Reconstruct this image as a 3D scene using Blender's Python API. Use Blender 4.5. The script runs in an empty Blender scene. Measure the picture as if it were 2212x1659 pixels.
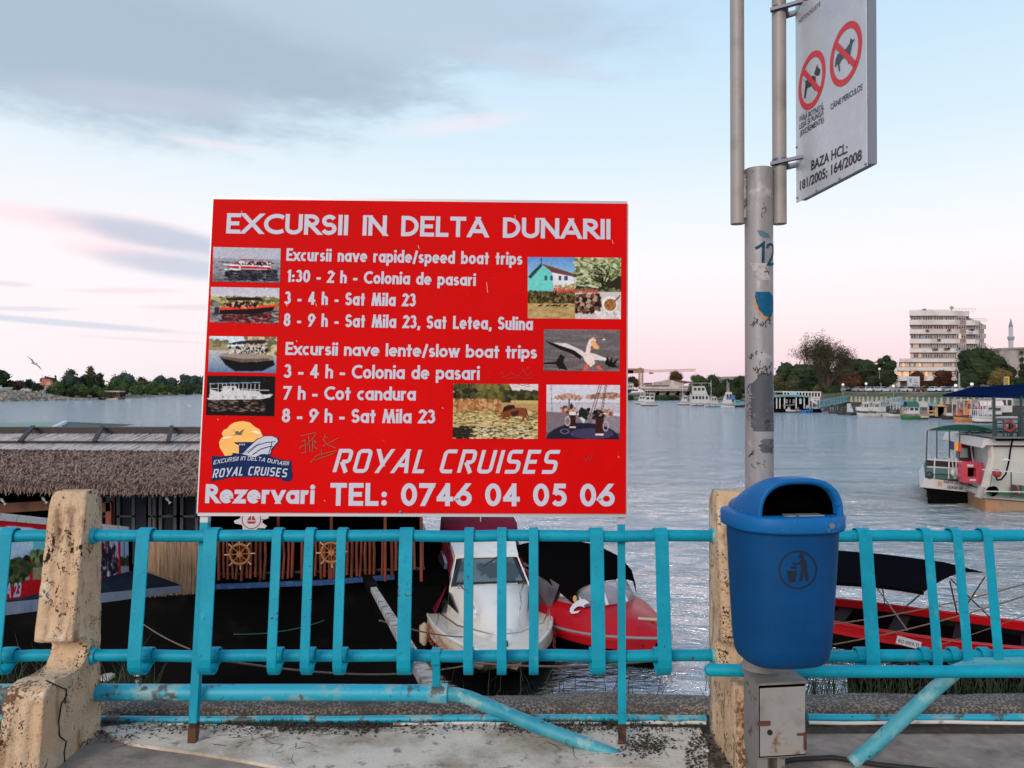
import bpy, math, random
import numpy as np
from mathutils import Vector, Matrix, noise as mnoise
from mathutils.geometry import tessellate_polygon
PI = math.pi
R = math.radians
scene = bpy.context.scene
COL = scene.collection

# ------------------------------------------------------------------ camera
FPX, CX, CY, HOR, EYE = 1664.0, 1106.0, 829.5, 843.0, 1.6
WATER = -3.1
PITCH = math.atan((HOR - CY) / FPX)
cam_d = bpy.data.cameras.new('camera')
cam = bpy.data.objects.new('camera', cam_d)
COL.objects.link(cam)
scene.camera = cam
cam.location = (0, 0, EYE)
cam.rotation_euler = (PI / 2 + PITCH, 0, 0)
cam_d.sensor_width = 36
cam_d.lens = FPX / 2212 * 36
cam_d.clip_start = 0.05
cam_d.clip_end = 20000
cam_d.dof.use_dof = True
cam_d.dof.focus_distance = 3.7
cam_d.dof.aperture_fstop = 9.0

# ------------------------------------------------------------------ world and sun
world = bpy.data.worlds.new('World')
scene.world = world
world.use_nodes = True
scene.view_settings.view_transform = 'Standard'
scene.view_settings.look = 'None'
scene.view_settings.gamma = 1
scene.view_settings.use_curve_mapping = False
scene.view_settings.exposure = 0.12
SUN_EL, SUN_AZ = R(24), R(205)          # low light behind the camera, to the left


class NT:
    """Small helper that builds shader nodes from python expressions."""
    def __init__(s, tree):
        s.t = tree; s.n = tree.nodes; s.l = tree.links
    def put(s, sock, v):
        if isinstance(v, bpy.types.NodeSocket): s.l.new(v, sock)
        elif v is not None: sock.default_value = v
    def math(s, op, a, b=None, c=None, clamp=False):
        n = s.n.new('ShaderNodeMath'); n.operation = op; n.use_clamp = clamp
        s.put(n.inputs[0], a)
        if b is not None: s.put(n.inputs[1], b)
        if c is not None: s.put(n.inputs[2], c)
        return n.outputs[0]
    def ramp(s, v, lo, hi, smooth=True):
        n = s.n.new('ShaderNodeMapRange'); n.interpolation_type = 'SMOOTHSTEP' if smooth else 'LINEAR'
        s.put(n.inputs['Value'], v); n.inputs['From Min'].default_value = lo; n.inputs['From Max'].default_value = hi
        return n.outputs['Result']
    def mix(s, f, a, b, mode='MIX'):
        n = s.n.new('ShaderNodeMix'); n.data_type = 'RGBA'; n.blend_type = mode
        s.put(n.inputs[0], f)
        for i, v in ((6, a), (7, b)):
            if isinstance(v, (tuple, list)): v = (v[0], v[1], v[2], 1)
            s.put(n.inputs[i], v)
        return n.outputs[2]
    def noise(s, vec, scale, detail=4, rough=.55, dist=0):
        n = s.n.new('ShaderNodeTexNoise'); s.put(n.inputs['Vector'], vec)
        n.inputs['Scale'].default_value = scale; n.inputs['Detail'].default_value = detail
        n.inputs['Roughness'].default_value = rough; n.inputs['Distortion'].default_value = dist
        return n.outputs[0]
    def voro(s, vec, scale, feat='F1'):
        n = s.n.new('ShaderNodeTexVoronoi'); s.put(n.inputs['Vector'], vec); n.feature = feat
        n.inputs['Scale'].default_value = scale
        return n.outputs['Distance']
    def mapping(s, vec, sc=(1, 1, 1), loc=(0, 0, 0), rot=(0, 0, 0)):
        n = s.n.new('ShaderNodeMapping'); s.put(n.inputs['Vector'], vec)
        n.inputs['Scale'].default_value = sc; n.inputs['Location'].default_value = loc; n.inputs['Rotation'].default_value = rot
        return n.outputs[0]
    def grad(s, v, stops):
        n = s.n.new('ShaderNodeValToRGB'); s.put(n.inputs[0], v)
        e = n.color_ramp.elements
        while len(e) < len(stops): e.new(.5)
        for el, (p, c) in zip(e, stops):
            el.position = p; el.color = (c[0], c[1], c[2], 1)
        return n.outputs[0]


def build_world():
    t = NT(world.node_tree); t.n.clear()
    out = t.n.new('ShaderNodeOutputWorld'); bg = t.n.new('ShaderNodeBackground')
    t.l.new(bg.outputs[0], out.inputs[0])
    tc = t.n.new('ShaderNodeTexCoord'); d = tc.outputs['Generated']
    sep = t.n.new('ShaderNodeSeparateXYZ'); t.l.new(d, sep.inputs[0])
    x, y, z = sep.outputs
    el = t.math('ARCSINE', z)
    az = t.math('ARCTAN2', x, y)
    # evening sky: pink band above the horizon, pale blue above
    base = t.grad(t.ramp(el, -.02, .75, False), [
        (0.0, (.72, .55, .63)), (.035, (.78, .60, .68)), (.09, (.93, .70, .74)), (.15, (.97, .80, .82)),
        (.225, (.92, .87, .90)), (.32, (.80, .86, .90)), (.42, (.66, .80, .89)), (.62, (.50, .70, .88)), (1.0, (.34, .50, .74))])
    # paler, warmer light towards the left of the river mouth
    left = t.ramp(az, .1, -.75)
    base = t.mix(t.math('MULTIPLY', left, t.ramp(el, .36, .06)), base, (.90, .84, .87))
    sky = t.n.new('ShaderNodeTexSky'); sky.sky_type = 'NISHITA'; sky.sun_disc = False
    sky.sun_elevation = SUN_EL; sky.sun_rotation = SUN_AZ
    base = t.mix(1.0, base, t.mix(1.0, sky.outputs[0], (.004, .004, .004), 'MULTIPLY'), 'ADD')
    col = base
    vec = t.mapping(d, (1, 1, 3.2))
    wob = t.math('SUBTRACT', t.noise(vec, 3.2, 6, .6), .5)
    wob2 = t.math('SUBTRACT', t.noise(vec, 14, 4, .6), .5)
    warp = t.math('ADD', t.math('MULTIPLY', wob, 1.5), t.math('MULTIPLY', wob2, .95))
    def blob(px, py, rx, ry, tilt, amp, c, soft=.55, wk=1.0):
        nonlocal col
        a0 = math.atan((px - CX) / FPX); e0 = math.atan((HOR - py) / FPX * math.cos(a0))
        ax, ay = rx / FPX * .9, ry / FPX * .9
        da = t.math('SUBTRACT', az, a0); de = t.math('SUBTRACT', el, e0)
        ca, sa = math.cos(R(tilt)), math.sin(R(tilt))
        u = t.math('ADD', t.math('MULTIPLY', da, ca / ax), t.math('MULTIPLY', de, sa / ax))
        v = t.math('SUBTRACT', t.math('MULTIPLY', de, ca / ay), t.math('MULTIPLY', da, sa / ay))
        r = t.math('SQRT', t.math('ADD', t.math('MULTIPLY', u, u), t.math('MULTIPLY', v, v)))
        r = t.math('ADD', r, t.math('MULTIPLY', warp, wk))
        m = t.math('MULTIPLY', t.ramp(r, 1.0 + soft * .5, 1.0 - soft), amp)
        col = t.mix(m, col, c)
    G, G2, PK, LV = (.39, .49, .60), (.46, .57, .70), (.93, .66, .70), (.56, .60, .72)
    blob(250, -40, 1150, 150, 4, .35, (.58, .72, .86), .9, .5)
    blob(150, 60, 720, 175, -3, .95, G, .5, .8)
    blob(560, 120, 420, 90, -8, .8, G, .6, .9)
    blob(900, 20, 640, 110, -5, .92, G2, .6, .8)
    blob(1150, 130, 200, 26, -9, .5, LV, .6, .7)
    blob(330, 215, 260, 36, 3, .5, LV, .7, .7)
    blob(990, 268, 190, 22, 7, .45, (.93, .78, .84), .9, .6)
    blob(460, 310, 110, 10, -2, .35, (.93, .76, .80), .7, .4)
    blob(200, 490, 250, 24, -6, .8, (.95, .74, .78), .7, .35)
    blob(300, 480, 130, 16, -4, .7, (.96, .82, .84), .7, .4)
    blob(350, 512, 200, 30, -8, .85, (.52, .57, .69), .6, .35)
    blob(300, 556, 160, 22, -6, .8, (.95, .74, .78), .7, .35)
    blob(400, 576, 170, 26, -4, .8, (.54, .60, .72), .6, .35)
    blob(130, 697, 260, 8, -3, .75, (.62, .66, .76), .6, .25)
    blob(60, 772 - 105, 90, 6, 2, .55, (.66, .66, .76), .6, .3)
    blob(270, 628, 110, 7, 3, .45, (.82, .66, .74), .6, .3)
    blob(420, 664, 120, 7, 2, .5, (.72, .66, .76), .6, .3)
    blob(330, 735, 160, 4, -2, .4, (.74, .68, .76), .6, .2)
    blob(20, 613, 40, 6, 0, .5, (.68, .66, .76), .6, .3)
    blob(1380, 442, 40, 4, -12, .6, (.95, .80, .86), .6, .2)
    blob(1400 + 390, 795, 60, 12, 0, .4, (.97, .78, .78), .8, .5)
    # the same kind of broken cloud goes on around and behind the camera
    back = t.ramp(t.math('ABSOLUTE', az), 1.0, 1.5)
    cl = t.ramp(t.noise(t.mapping(d, (1, 1, 2.4), (3, 1, 2)), 2.2, 7, .6), .52, .66)
    hi = t.ramp(el, .62, .85)
    band = t.math('MULTIPLY', t.math('MAXIMUM', back, hi), cl)
    col = t.mix(t.math('MULTIPLY', band, .7), col, G2)
    col = t.mix(t.ramp(el, -.01, -.06), col, (.16, .16, .16))
    t.l.new(col, bg.inputs[0]); bg.inputs[1].default_value = 1.0


build_world()
sd = bpy.data.lights.new('sun', 'SUN')
sd.energy = 2.0; sd.angle = R(26); sd.color = (1.0, .84, .70)
sun = bpy.data.objects.new('sun', sd); COL.objects.link(sun)
sdir = Vector((math.sin(SUN_AZ) * math.cos(SUN_EL), math.cos(SUN_AZ) * math.cos(SUN_EL), math.sin(SUN_EL)))
sun.rotation_euler = sdir.to_track_quat('Z', 'Y').to_euler()
sun.location = (0, -5, 20)

# ------------------------------------------------------------------ helpers: photo pixel (2212 wide) to place
CP, SP = math.cos(PITCH), math.sin(PITCH)


def ray(px, py):
    x = (px - CX) / FPX; v = (CY - py) / FPX
    return Vector((x, CP - v * SP, SP + v * CP))


def at(px, py, Y):
    r = ray(px, py); k = Y / r.y
    return Vector((r.x * k, Y, EYE + r.z * k))


def gz(px, py, z=0.0):
    r = ray(px, py); k = (z - EYE) / r.z
    return Vector((r.x * k, r.y * k, z))


def px2m(n, Y): return n / FPX * Y


def lin(c):
    """sRGB 0-255 to linear."""
    o = []
    for v in c:
        v = v / 255
        o.append(v / 12.92 if v <= .04045 else ((v + .055) / 1.055) ** 2.4)
    return tuple(o)


_M = {}


def mat(name, c=(.5, .5, .5), rough=.6, metal=0, var=(), bump=None, spec=.5, alpha=None, emit=None, coat=0, two=None):
    """Principled material. var: list of (colour, scale, lo, hi, kind, stretch); bump: list of (scale, strength, kind, stretch)."""
    if name in _M: return _M[name]
    m = bpy.data.materials.new(name); m.use_nodes = True
    t = NT(m.node_tree); b = t.n['Principled BSDF']
    geo = t.n.new('ShaderNodeNewGeometry'); P = geo.outputs['Position']
    col = tuple(c)
    def src(kind, scale, st):
        vec = t.mapping(P, st) if st else P
        if kind == 'v': return t.voro(vec, scale)
        if kind == 'm': return t.math('MULTIPLY', t.noise(vec, scale, 4, .6), t.noise(vec, scale / 14, 3, .6))
        if kind == 'e': return t.voro(vec, scale, 'DISTANCE_TO_EDGE')
        return t.noise(vec, scale, 6 if kind == 'n' else 2, .62)
    for v in var:
        c2, sc, lo, hi = v[:4]; kind = v[4] if len(v) > 4 else 'n'; st = v[5] if len(v) > 5 else None
        col = t.mix(t.ramp(src(kind, sc, st), lo, hi), col, c2)
    if isinstance(col, tuple): b.inputs['Base Color'].default_value = (*col, 1)
    else: t.l.new(col, b.inputs['Base Color'])
    b.inputs['Roughness'].default_value = rough; b.inputs['Metallic'].default_value = metal
    b.inputs['Specular IOR Level'].default_value = spec
    if coat: b.inputs['Coat Weight'].default_value = coat; b.inputs['Coat Roughness'].default_value = .15
    if alpha is not None: b.inputs['Alpha'].default_value = alpha
    if emit:
        b.inputs['Emission Color'].default_value = (*emit[0], 1); b.inputs['Emission Strength'].default_value = emit[1]
    prev = None
    for bp in (bump or ()):
        sc, stg = bp[:2]; kind = bp[2] if len(bp) > 2 else 'n'; st = bp[3] if len(bp) > 3 else None
        n = t.n.new('ShaderNodeBump'); n.inputs['Strength'].default_value = 1; n.inputs['Distance'].default_value = stg
        t.l.new(src(kind, sc, st), n.inputs['Height'])
        if prev: t.l.new(prev, n.inputs['Normal'])
        prev = n.outputs[0]
    if prev: t.l.new(prev, b.inputs['Normal'])
    _M[name] = m
    return m


def glass_mat(name, tint=(.5, .6, .6), alpha=.45):
    return mat(name, tint, .05, 0, alpha=alpha, spec=.9)


def print_mat():
    """Flat print: the ink colours are stored per corner of the print's mesh."""
    if 'print' in _M: return _M['print']
    m = bpy.data.materials.new('print'); m.use_nodes = True
    t = NT(m.node_tree); b = t.n['Principled BSDF']
    a = t.n.new('ShaderNodeVertexColor'); a.layer_name = 'ink'
    t.l.new(a.outputs[0], b.inputs['Base Color']); b.inputs['Roughness'].default_value = .6; b.inputs['Specular IOR Level'].default_value = .08
    _M['print'] = m
    return m


class MB:
    """Collects shapes in world space; build() links them as one mesh object."""
    def __init__(s): s.v = []; s.f = []; s.sm = []
    def add(s, vs, fs, smooth=False):
        o = len(s.v); s.v += [tuple(v) for v in vs]
        s.f += [tuple(i + o for i in f) for f in fs]; s.sm += [smooth] * len(fs)
        return s
    def box(s, c, size, rz=0, rot=None):
        m = rot or Matrix.Rotation(rz, 3, 'Z'); c = Vector(c); hx, hy, hz = [k / 2 for k in size]
        vs = [c + m @ Vector((x, y, z)) for x in (-hx, hx) for y in (-hy, hy) for z in (-hz, hz)]
        return s.add(vs, [(0, 1, 3, 2), (4, 6, 7, 5), (0, 4, 5, 1), (2, 3, 7, 6), (0, 2, 6, 4), (1, 5, 7, 3)])
    def bx(s, x0, x1, y0, y1, z0, z1):
        return s.box(((x0 + x1) / 2, (y0 + y1) / 2, (z0 + z1) / 2), (abs(x1 - x0), abs(y1 - y0), abs(z1 - z0)))
    def bar(s, a, b, w, h=None, up=(0, 0, 1)):
        a, b = Vector(a), Vector(b); h = h or w; d = (b - a)
        if d.length < 1e-9: return s
        d.normalize(); up = Vector(up)
        if abs(d.dot(up)) > .98: up = Vector((0, 1, 0))
        x = d.cross(up).normalized() * w / 2; y = x.cross(d).normalized() * h / 2
        vs = [a - x - y, a + x - y, a + x + y, a - x + y, b - x - y, b + x - y, b + x + y, b - x + y]
        return s.add(vs, [(0, 3, 2, 1), (4, 5, 6, 7), (0, 1, 5, 4), (1, 2, 6, 5), (2, 3, 7, 6), (3, 0, 4, 7)])
    def tube(s, pts, r, n=10, cap=True, smooth=True):
        pts = [Vector(p) for p in pts]; rs = r if isinstance(r, (list, tuple)) else [r] * len(pts)
        vs = []; ref = None
        for i, p in enumerate(pts):
            d = (pts[min(i + 1, len(pts) - 1)] - pts[max(i - 1, 0)]).normalized()
            if ref is None:
                ref = Vector((0, 0, 1)) if abs(d.z) < .9 else Vector((0, 1, 0))
            x = d.cross(ref).normalized(); y = x.cross(d).normalized(); ref = y
            vs += [p + (x * math.cos(2 * PI * k / n) + y * math.sin(2 * PI * k / n)) * rs[i] for k in range(n)]
        fs = [(i * n + k, i * n + (k + 1) % n, (i + 1) * n + (k + 1) % n, (i + 1) * n + k) for i in range(len(pts) - 1) for k in range(n)]
        s.add(vs, fs, smooth)
        if cap:
            e = (len(pts) - 1) * n
            s.add(vs[:n], [tuple(range(n - 1, -1, -1))]); s.add(vs[e:], [tuple(range(n))])
        return s
    def loft(s, rings, cap=True, smooth=True, closed=True):
        n = len(rings[0]); vs = [p for r in rings for p in r]; m = n if closed else n - 1
        fs = [(i * n + k, i * n + (k + 1) % n, (i + 1) * n + (k + 1) % n, (i + 1) * n + k) for i in range(len(rings) - 1) for k in range(m)]
        s.add(vs, fs, smooth)
        if cap and closed:
            s.add(rings[0], [tuple(range(n - 1, -1, -1))]); s.add(rings[-1], [tuple(range(n))])
        return s
    def prism(s, pts, vec, smooth=False):
        """Closed outline extruded by vec; concave outlines are fine."""
        pts = [Vector(p) for p in pts]; vec = Vector(vec); n = len(pts)
        tri = tessellate_polygon([pts])
        s.add(pts + [p + vec for p in pts],
              [tuple(t) for t in tri] + [tuple(i + n for i in t) for t in tri] + [(i, (i + 1) % n, (i + 1) % n + n, i + n) for i in range(n)], smooth)
        return s
    def flat(s, pts):
        pts = [Vector(p) for p in pts]
        return s.add(pts, [tuple(t) for t in tessellate_polygon([pts])])
    def quad(s, a, b, c, d): return s.add([a, b, c, d], [(0, 1, 2, 3)])
    def ball(s, c, r, seg=10, rings=6, sc=(1, 1, 1)):
        c = Vector(c); vs = []
        for i in range(rings + 1):
            th = PI * i / rings
            for k in range(seg):
                ph = 2 * PI * k / seg
                vs.append(c + Vector((math.sin(th) * math.cos(ph) * r * sc[0], math.sin(th) * math.sin(ph) * r * sc[1], math.cos(th) * r * sc[2])))
        return s.add(vs, [(i * seg + k, (i + 1) * seg + k, (i + 1) * seg + (k + 1) % seg, i * seg + (k + 1) % seg) for i in range(rings) for k in range(seg)], True)
    def build(s, name, m, parent=None, kind=None, label=None, bevel=0):
        me = bpy.data.meshes.new(name)
        off = parent_world(parent) if parent else Vector((0, 0, 0))
        v = np.array(s.v, dtype=np.float64).reshape(-1, 3) - np.array(off)
        me.from_pydata(v.tolist(), [], s.f)
        me.polygons.foreach_set('use_smooth', s.sm)
        ms = m if isinstance(m, (list, tuple)) else [m]
        for k in ms: me.materials.append(k)
        me.update()
        o = bpy.data.objects.new(name, me); COL.objects.link(o)
        if parent: o.parent = parent
        if kind: o['kind'] = kind
        if label: o['label'] = label
        if bevel:
            b = o.modifiers.new('bevel', 'BEVEL'); b.width = bevel; b.segments = 2; b.limit_method = 'ANGLE'
        return o


def parent_world(o):
    v = Vector((0, 0, 0))
    while o is not None:
        v += o.location; o = o.parent
    return v


def thing(name, label, cat, loc=(0, 0, 0), group=None):
    o = bpy.data.objects.new(name, None); COL.objects.link(o); o.location = loc
    o.empty_display_size = .2
    return tag(o, label, cat, group)


def tag(o, label, cat, group=None):
    o['label'] = label; o['category'] = cat
    if group: o['group'] = group
    return o


def dup(root, loc, label=None, group=None, rz=None):
    r = root.copy(); COL.objects.link(r); r.location = loc
    if rz is not None: r.rotation_euler = (0, 0, rz)
    if label: r['label'] = label
    if group: r['group'] = group
    for ch in list(root.children):
        c = ch.copy(); COL.objects.link(c); c.parent = r
        for g in ch.children:
            d = g.copy(); COL.objects.link(d); d.parent = c
    return r


def recenter(o, loc):
    """Moves a one-mesh thing's origin to loc."""
    loc = Vector(loc); o.data.transform(Matrix.Translation(-loc)); o.location = loc
    return o


def sm(x): return max(0, min(1, x)) ** 2 * (3 - 2 * max(0, min(1, x)))


class Plane:
    """A flat board in space; photo pixels are carried onto it along their sight lines."""
    def __init__(s, p0, pu, pv):
        s.o = Vector(p0); u = (Vector(pu) - s.o); s.u = u.normalized()
        w = Vector(pv) - s.o; s.v = (w - s.u * w.dot(s.u)).normalized(); s.n = s.u.cross(s.v)
        s.k = 0
    def loc(s, px, py):
        r = ray(px, py); e = Vector((0, 0, EYE)); t = (s.o - e).dot(s.n) / r.dot(s.n); p = e + r * t - s.o
        return p.dot(s.u), p.dot(s.v)
    def pt(s, u, v, off=0.0): return s.o + s.u * u + s.v * v + s.n * off
    def hit(s, px, py, off=0.0): return s.pt(*s.loc(px, py), off)


# ------------------------------------------------------------------ lettering drawn with strokes of constant width
def arc(cx, cy, rx, ry, a0, a1, n=10):
    return [(cx + rx * math.cos(R(a0 + (a1 - a0) * i / n)), cy + ry * math.sin(R(a0 + (a1 - a0) * i / n))) for i in range(n + 1)]


H_ = .64          # lowercase height of the centre line
def bowl(cx=.25): return ('o', arc(cx, H_ / 2, .25, H_ / 2, 0, 360, 20))
GL = {
 'E': (.42, [('s', [(.42, 1), (0, 1), (0, 0), (.42, 0)]), ('s', [(0, .5), (.36, .5)])]),
 'X': (.68, [('x', [(0, 1), (.68, 0)]), ('x', [(0, 0), (.68, 1)])]),
 'C': (.66, [('b', arc(.46, .5, .46, .5, 52, 308, 20))]),
 'U': (.56, [('s', [(0, 1)] + arc(.28, .3, .28, .3, 180, 360, 12) + [(.56, 1)])]),
 'R': (.5, [('s', [(0, 0), (0, 1), (.2, 1)] + arc(.2, .74, .25, .26, 80, -80) + [(.0, .48)]), ('x', [(.18, .48), (.52, 0)])]),
 'S': (.46, [('b', arc(.23, .74, .22, .26, 25, 250) + arc(.22, .26, .24, .26, 72, -160))]),
 'I': (0, [('s', [(0, 0), (0, 1)])]),
 'N': (.6, [('s', [(0, 0), (0, 1)]), ('s', [(.6, 0), (.6, 1)]), ('x', [(0, 1), (.6, 0)])]),
 'D': (.56, [('s', [(0, 0), (0, 1), (.16, 1)] + arc(.16, .5, .4, .5, 85, -85, 12) + [(0, 0)])]),
 'L': (.36, [('s', [(0, 1), (0, 0), (.36, 0)])]),
 'T': (.5, [('s', [(0, 1), (.5, 1)]), ('s', [(.25, .95), (.25, 0)])]),
 'A': (.7, [('x', [(0, 0), (.35, 1)]), ('x', [(.35, 1), (.7, 0)]), ('b', [(.14, .26), (.56, .26)])]),
 'M': (.84, [('x', [(0, 0), (.15, 1)]), ('x', [(.15, 1), (.42, .06)]), ('x', [(.42, .06), (.69, 1)]), ('x', [(.69, 1), (.84, 0)])]),
 '0': (.48, [('o', arc(.24, .5, .24, .5, 0, 360, 24))]),
 '1': (.18, [('b', [(0, .78), (.18, .97)]), ('s', [(.18, 1), (.18, 0)])]),
 '2': (.46, [('b', arc(.22, .72, .22, .28, 165, -28, 12)), ('x', [(.43, .66), (.02, 0)]), ('s', [(.02, 0), (.46, 0)])]),
 '3': (.44, [('b', arc(.2, .76, .19, .24, 155, -80, 12)), ('b', arc(.2, .28, .24, .28, 88, -155, 12))]),
 '4': (.5, [('x', [(.36, 1), (.36, 0)]), ('b', [(.36, 1), (0, .3)]), ('s', [(0, .26), (.5, .26)])]),
 '5': (.46, [('s', [(.42, 1), (.13, 1)]), ('b', [(.13, 1), (.06, .52)]), ('b', arc(.21, .32, .25, .32, 130, -145, 14))]),
 '6': (.5, [('o', arc(.25, .3, .25, .3, 0, 360, 20)), ('x', [(.03, .42), (.38, 1)])]),
 '7': (.46, [('s', [(0, 1), (.46, 1)]), ('x', [(.46, 1), (.1, 0)])]),
 '8': (.46, [('o', arc(.23, .77, .19, .23, 0, 360, 18)), ('o', arc(.23, .27, .23, .27, 0, 360, 18))]),
 '9': (.5, [('o', arc(.25, .7, .25, .3, 0, 360, 20)), ('x', [(.47, .58), (.12, 0)])]),
 ':': (.1, [('dot', [(.05, .04)]), ('dot', [(.05, .5)])]), '-': (.24, [('b', [(-.1, .3), (.34, .3)])]),
 '/': (.3, [('b', [(0, -.2), (.32, 1.1)])]), ',': (.05, [('b', [(.08, .1), (0, -.28)])]),
 'a': (.5, [bowl(), ('s', [(.5, H_), (.5, 0)])]), 'b': (.5, [bowl(), ('s', [(0, 1.02), (0, 0)])]),
 'd': (.5, [bowl(), ('s', [(.5, 1.02), (.5, 0)])]), 'p': (.5, [bowl(), ('s', [(0, H_), (0, -.3)])]),
 'o': (.5, [bowl()]), 'c': (.4, [('b', arc(.26, H_ / 2, .26, H_ / 2, 58, 302, 16))]),
 'e': (.5, [('b', [(.02, H_ / 2), (.5, H_ / 2)] + arc(.25, H_ / 2, .25, H_ / 2, 6, 318, 18))]),
 'h': (.42, [('s', [(0, 1.02), (0, 0)]), ('s', arc(.21, H_ - .2, .21, .2, 180, 0, 10) + [(.42, 0)])]),
 'n': (.42, [('s', [(0, H_), (0, 0)]), ('s', arc(.21, H_ - .2, .21, .2, 180, 0, 10) + [(.42, 0)])]),
 'u': (.42, [('s', [(.42, H_), (.42, 0)]), ('s', [(0, H_)] + arc(.21, .2, .21, .2, 180, 360, 10))]),
 'i': (0, [('s', [(0, H_), (0, 0)]), ('dot', [(0, 1.0)])]), 'l': (0, [('s', [(0, 1.02), (0, 0)])]),
 'r': (.24, [('s', [(0, H_), (0, 0)]), ('b', arc(.22, H_ - .24, .22, .24, 165, 68, 8))]),
 's': (.34, [('b', arc(.17, H_ - .16, .15, .16, 30, 250) + arc(.16, .165, .17, .165, 72, -155))]),
 't': (.26, [('s', [(.13, .92), (.13, 0)]), ('b', [(-.1, H_ - .03), (.36, H_ - .03)])]),
 'v': (.5, [('x', [(0, H_), (.25, 0)]), ('x', [(.25, 0), (.5, H_)])]),
 'w': (.72, [('x', [(0, H_), (.18, 0)]), ('x', [(.18, 0), (.36, H_)]), ('x', [(.36, H_), (.54, 0)]), ('x', [(.54, 0), (.72, H_)])]),
 'x': (.46, [('x', [(0, H_), (.46, 0)]), ('x', [(0, 0), (.46, H_)])]),
 'z': (.4, [('s', [(0, H_), (.4, H_)]), ('x', [(.4, H_), (0, 0)]), ('s', [(0, 0), (.4, 0)])]),
}
q = .16
TG = {   # squared italic capitals
 'R': (.56, [('b', [(0, -.06), (0, 1), (.56 - q, 1)] + arc(.56 - q, 1 - q, q, q, 90, 0, 5) + [(.56, .62)] + arc(.56 - q, .62, q, q, 0, -90, 5) + [(.22, .46)]), ('b', [(.22, .46), (.56, -.08)])]),
 'O': (.56, [('o', arc(q, 1 - q, q, q, 180, 90, 5) + arc(.56 - q, 1 - q, q, q, 90, 0, 5) + arc(.56 - q, q, q, q, 0, -90, 5) + arc(q, q, q, q, -90, -180, 5) + [(0, 1 - q)])]),
 'Y': (.6, [('x', [(0, 1), (.3, .42)]), ('x', [(.62, 1), (.2, 0)])]),
 'A': (.62, [('x', [(-.02, 0), (.42, 1)]), ('x', [(.42, 1), (.6, 0)]), ('b', [(.2, .3), (.54, .3)])]),
 'L': (.42, [('b', [(0, 1.07), (0, 0), (.46, 0)])]),
 'C': (.5, [('b', [(.54, 1), (q, 1)] + arc(q, 1 - q, q, q, 90, 180, 5) + arc(q, q, q, q, 180, 270, 5) + [(.54, 0)])]),
 'U': (.56, [('b', [(0, 1.07), (0, q)] + arc(q, q, q, q, 180, 270, 5) + arc(.56 - q, q, q, q, 270, 360, 5) + [(.56, 1.07)])]),
 'I': (0, [('b', [(0, 1.07), (0, -.07)])]),
 'S': (.54, [('b', [(.58, 1), (q, 1)] + arc(q, 1 - q, q, q, 90, 180, 5) + arc(q, .5 + q, q, q, 180, 270, 5) + arc(.54 - q, .5 - q, q, q, 90, 0, 5) + arc(.54 - q, q, q, q, 0, -90, 5) + [(-.04, 0)])]),
 'E': (.5, [('b', [(.54, 1), (0, 1), (0, 0), (.5, 0)]), ('b', [(0, .5), (.46, .5)])]),
 'X': (.6, [('x', [(0, 1), (.6, 0)]), ('x', [(0, 0), (.6, 1)])]),
 'N': (.56, [('b', [(0, -.06), (0, 1), (.56 - q, 1)] + arc(.56 - q, 1 - q, q, q, 90, 0, 5) + [(.56, -.06)])]),
 'D': (.56, [('b', [(.56 - q, 0), (0, 0), (0, 1), (.56 - q, 1)] + arc(.56 - q, 1 - q, q, q, 90, 0, 5) + arc(.56 - q, q, q, q, 0, -90, 5))]),
 'T': (.5, [('b', [(-.05, 1), (.58, 1)]), ('b', [(.26, .95), (.26, -.07)])]),
}


def clip_y(poly, lo, hi):
    for s_, lim in ((1, lo), (-1, hi)):
        out = []
        for i, a in enumerate(poly):
            b = poly[(i + 1) % len(poly)]
            ia = s_ * (a[1] - lim) >= -1e-9; ib = s_ * (b[1] - lim) >= -1e-9
            if ia: out.append(a)
            if ia != ib:
                t = (lim - a[1]) / (b[1] - a[1]); out.append((a[0] + (b[0] - a[0]) * t, lim))
        poly = out
        if not poly: return []
    return poly


def stroke_polys(pts, w, mode):
    """Ribbon polygons round a centre line."""
    P = [Vector(p) for p in pts]
    if mode == 'dot':
        return [[(P[0].x + w * .6 * math.cos(k * PI / 6), P[0].y + w * .6 * math.sin(k * PI / 6)) for k in range(12)]]
    closed = mode == 'o'
    if closed and (P[0] - P[-1]).length < 1e-6: P = P[:-1]
    Q = [P[0]]
    for p in P[1:]:
        if (p - Q[-1]).length > 1e-6: Q.append(p)
    P = Q; n = len(P)
    if not closed and mode in 'sx':
        e = w * (.5 if mode == 's' else 1.2)
        P = [P[0] + (P[0] - P[1]).normalized() * e] + P[1:-1] + [P[-1] + (P[-1] - P[-2]).normalized() * e]
    L, Rr = [], []
    for i in range(n):
        a = P[i - 1] if (i or closed) else None; b = P[(i + 1) % n] if (i < n - 1 or closed) else None
        d1 = (P[i] - a).normalized() if a is not None else None; d2 = (b - P[i]).normalized() if b is not None else None
        d1 = d1 or d2; d2 = d2 or d1
        n1 = Vector((-d1.y, d1.x)); n2 = Vector((-d2.y, d2.x)); mm = (n1 + n2)
        mm = mm / max(mm.length_squared, .35) * 2 if mm.length > 1e-6 else n1
        L.append(P[i] + mm * w / 2); Rr.append(P[i] - mm * w / 2)
    m = n if closed else n - 1
    return [[tuple(L[i]), tuple(Rr[i]), tuple(Rr[(i + 1) % n]), tuple(L[(i + 1) % n])] for i in range(m)]


class Words(list):
    def build(s, name, m, parent=None):
        return [w.build(name, m, parent) for w in s if w.v]


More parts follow.
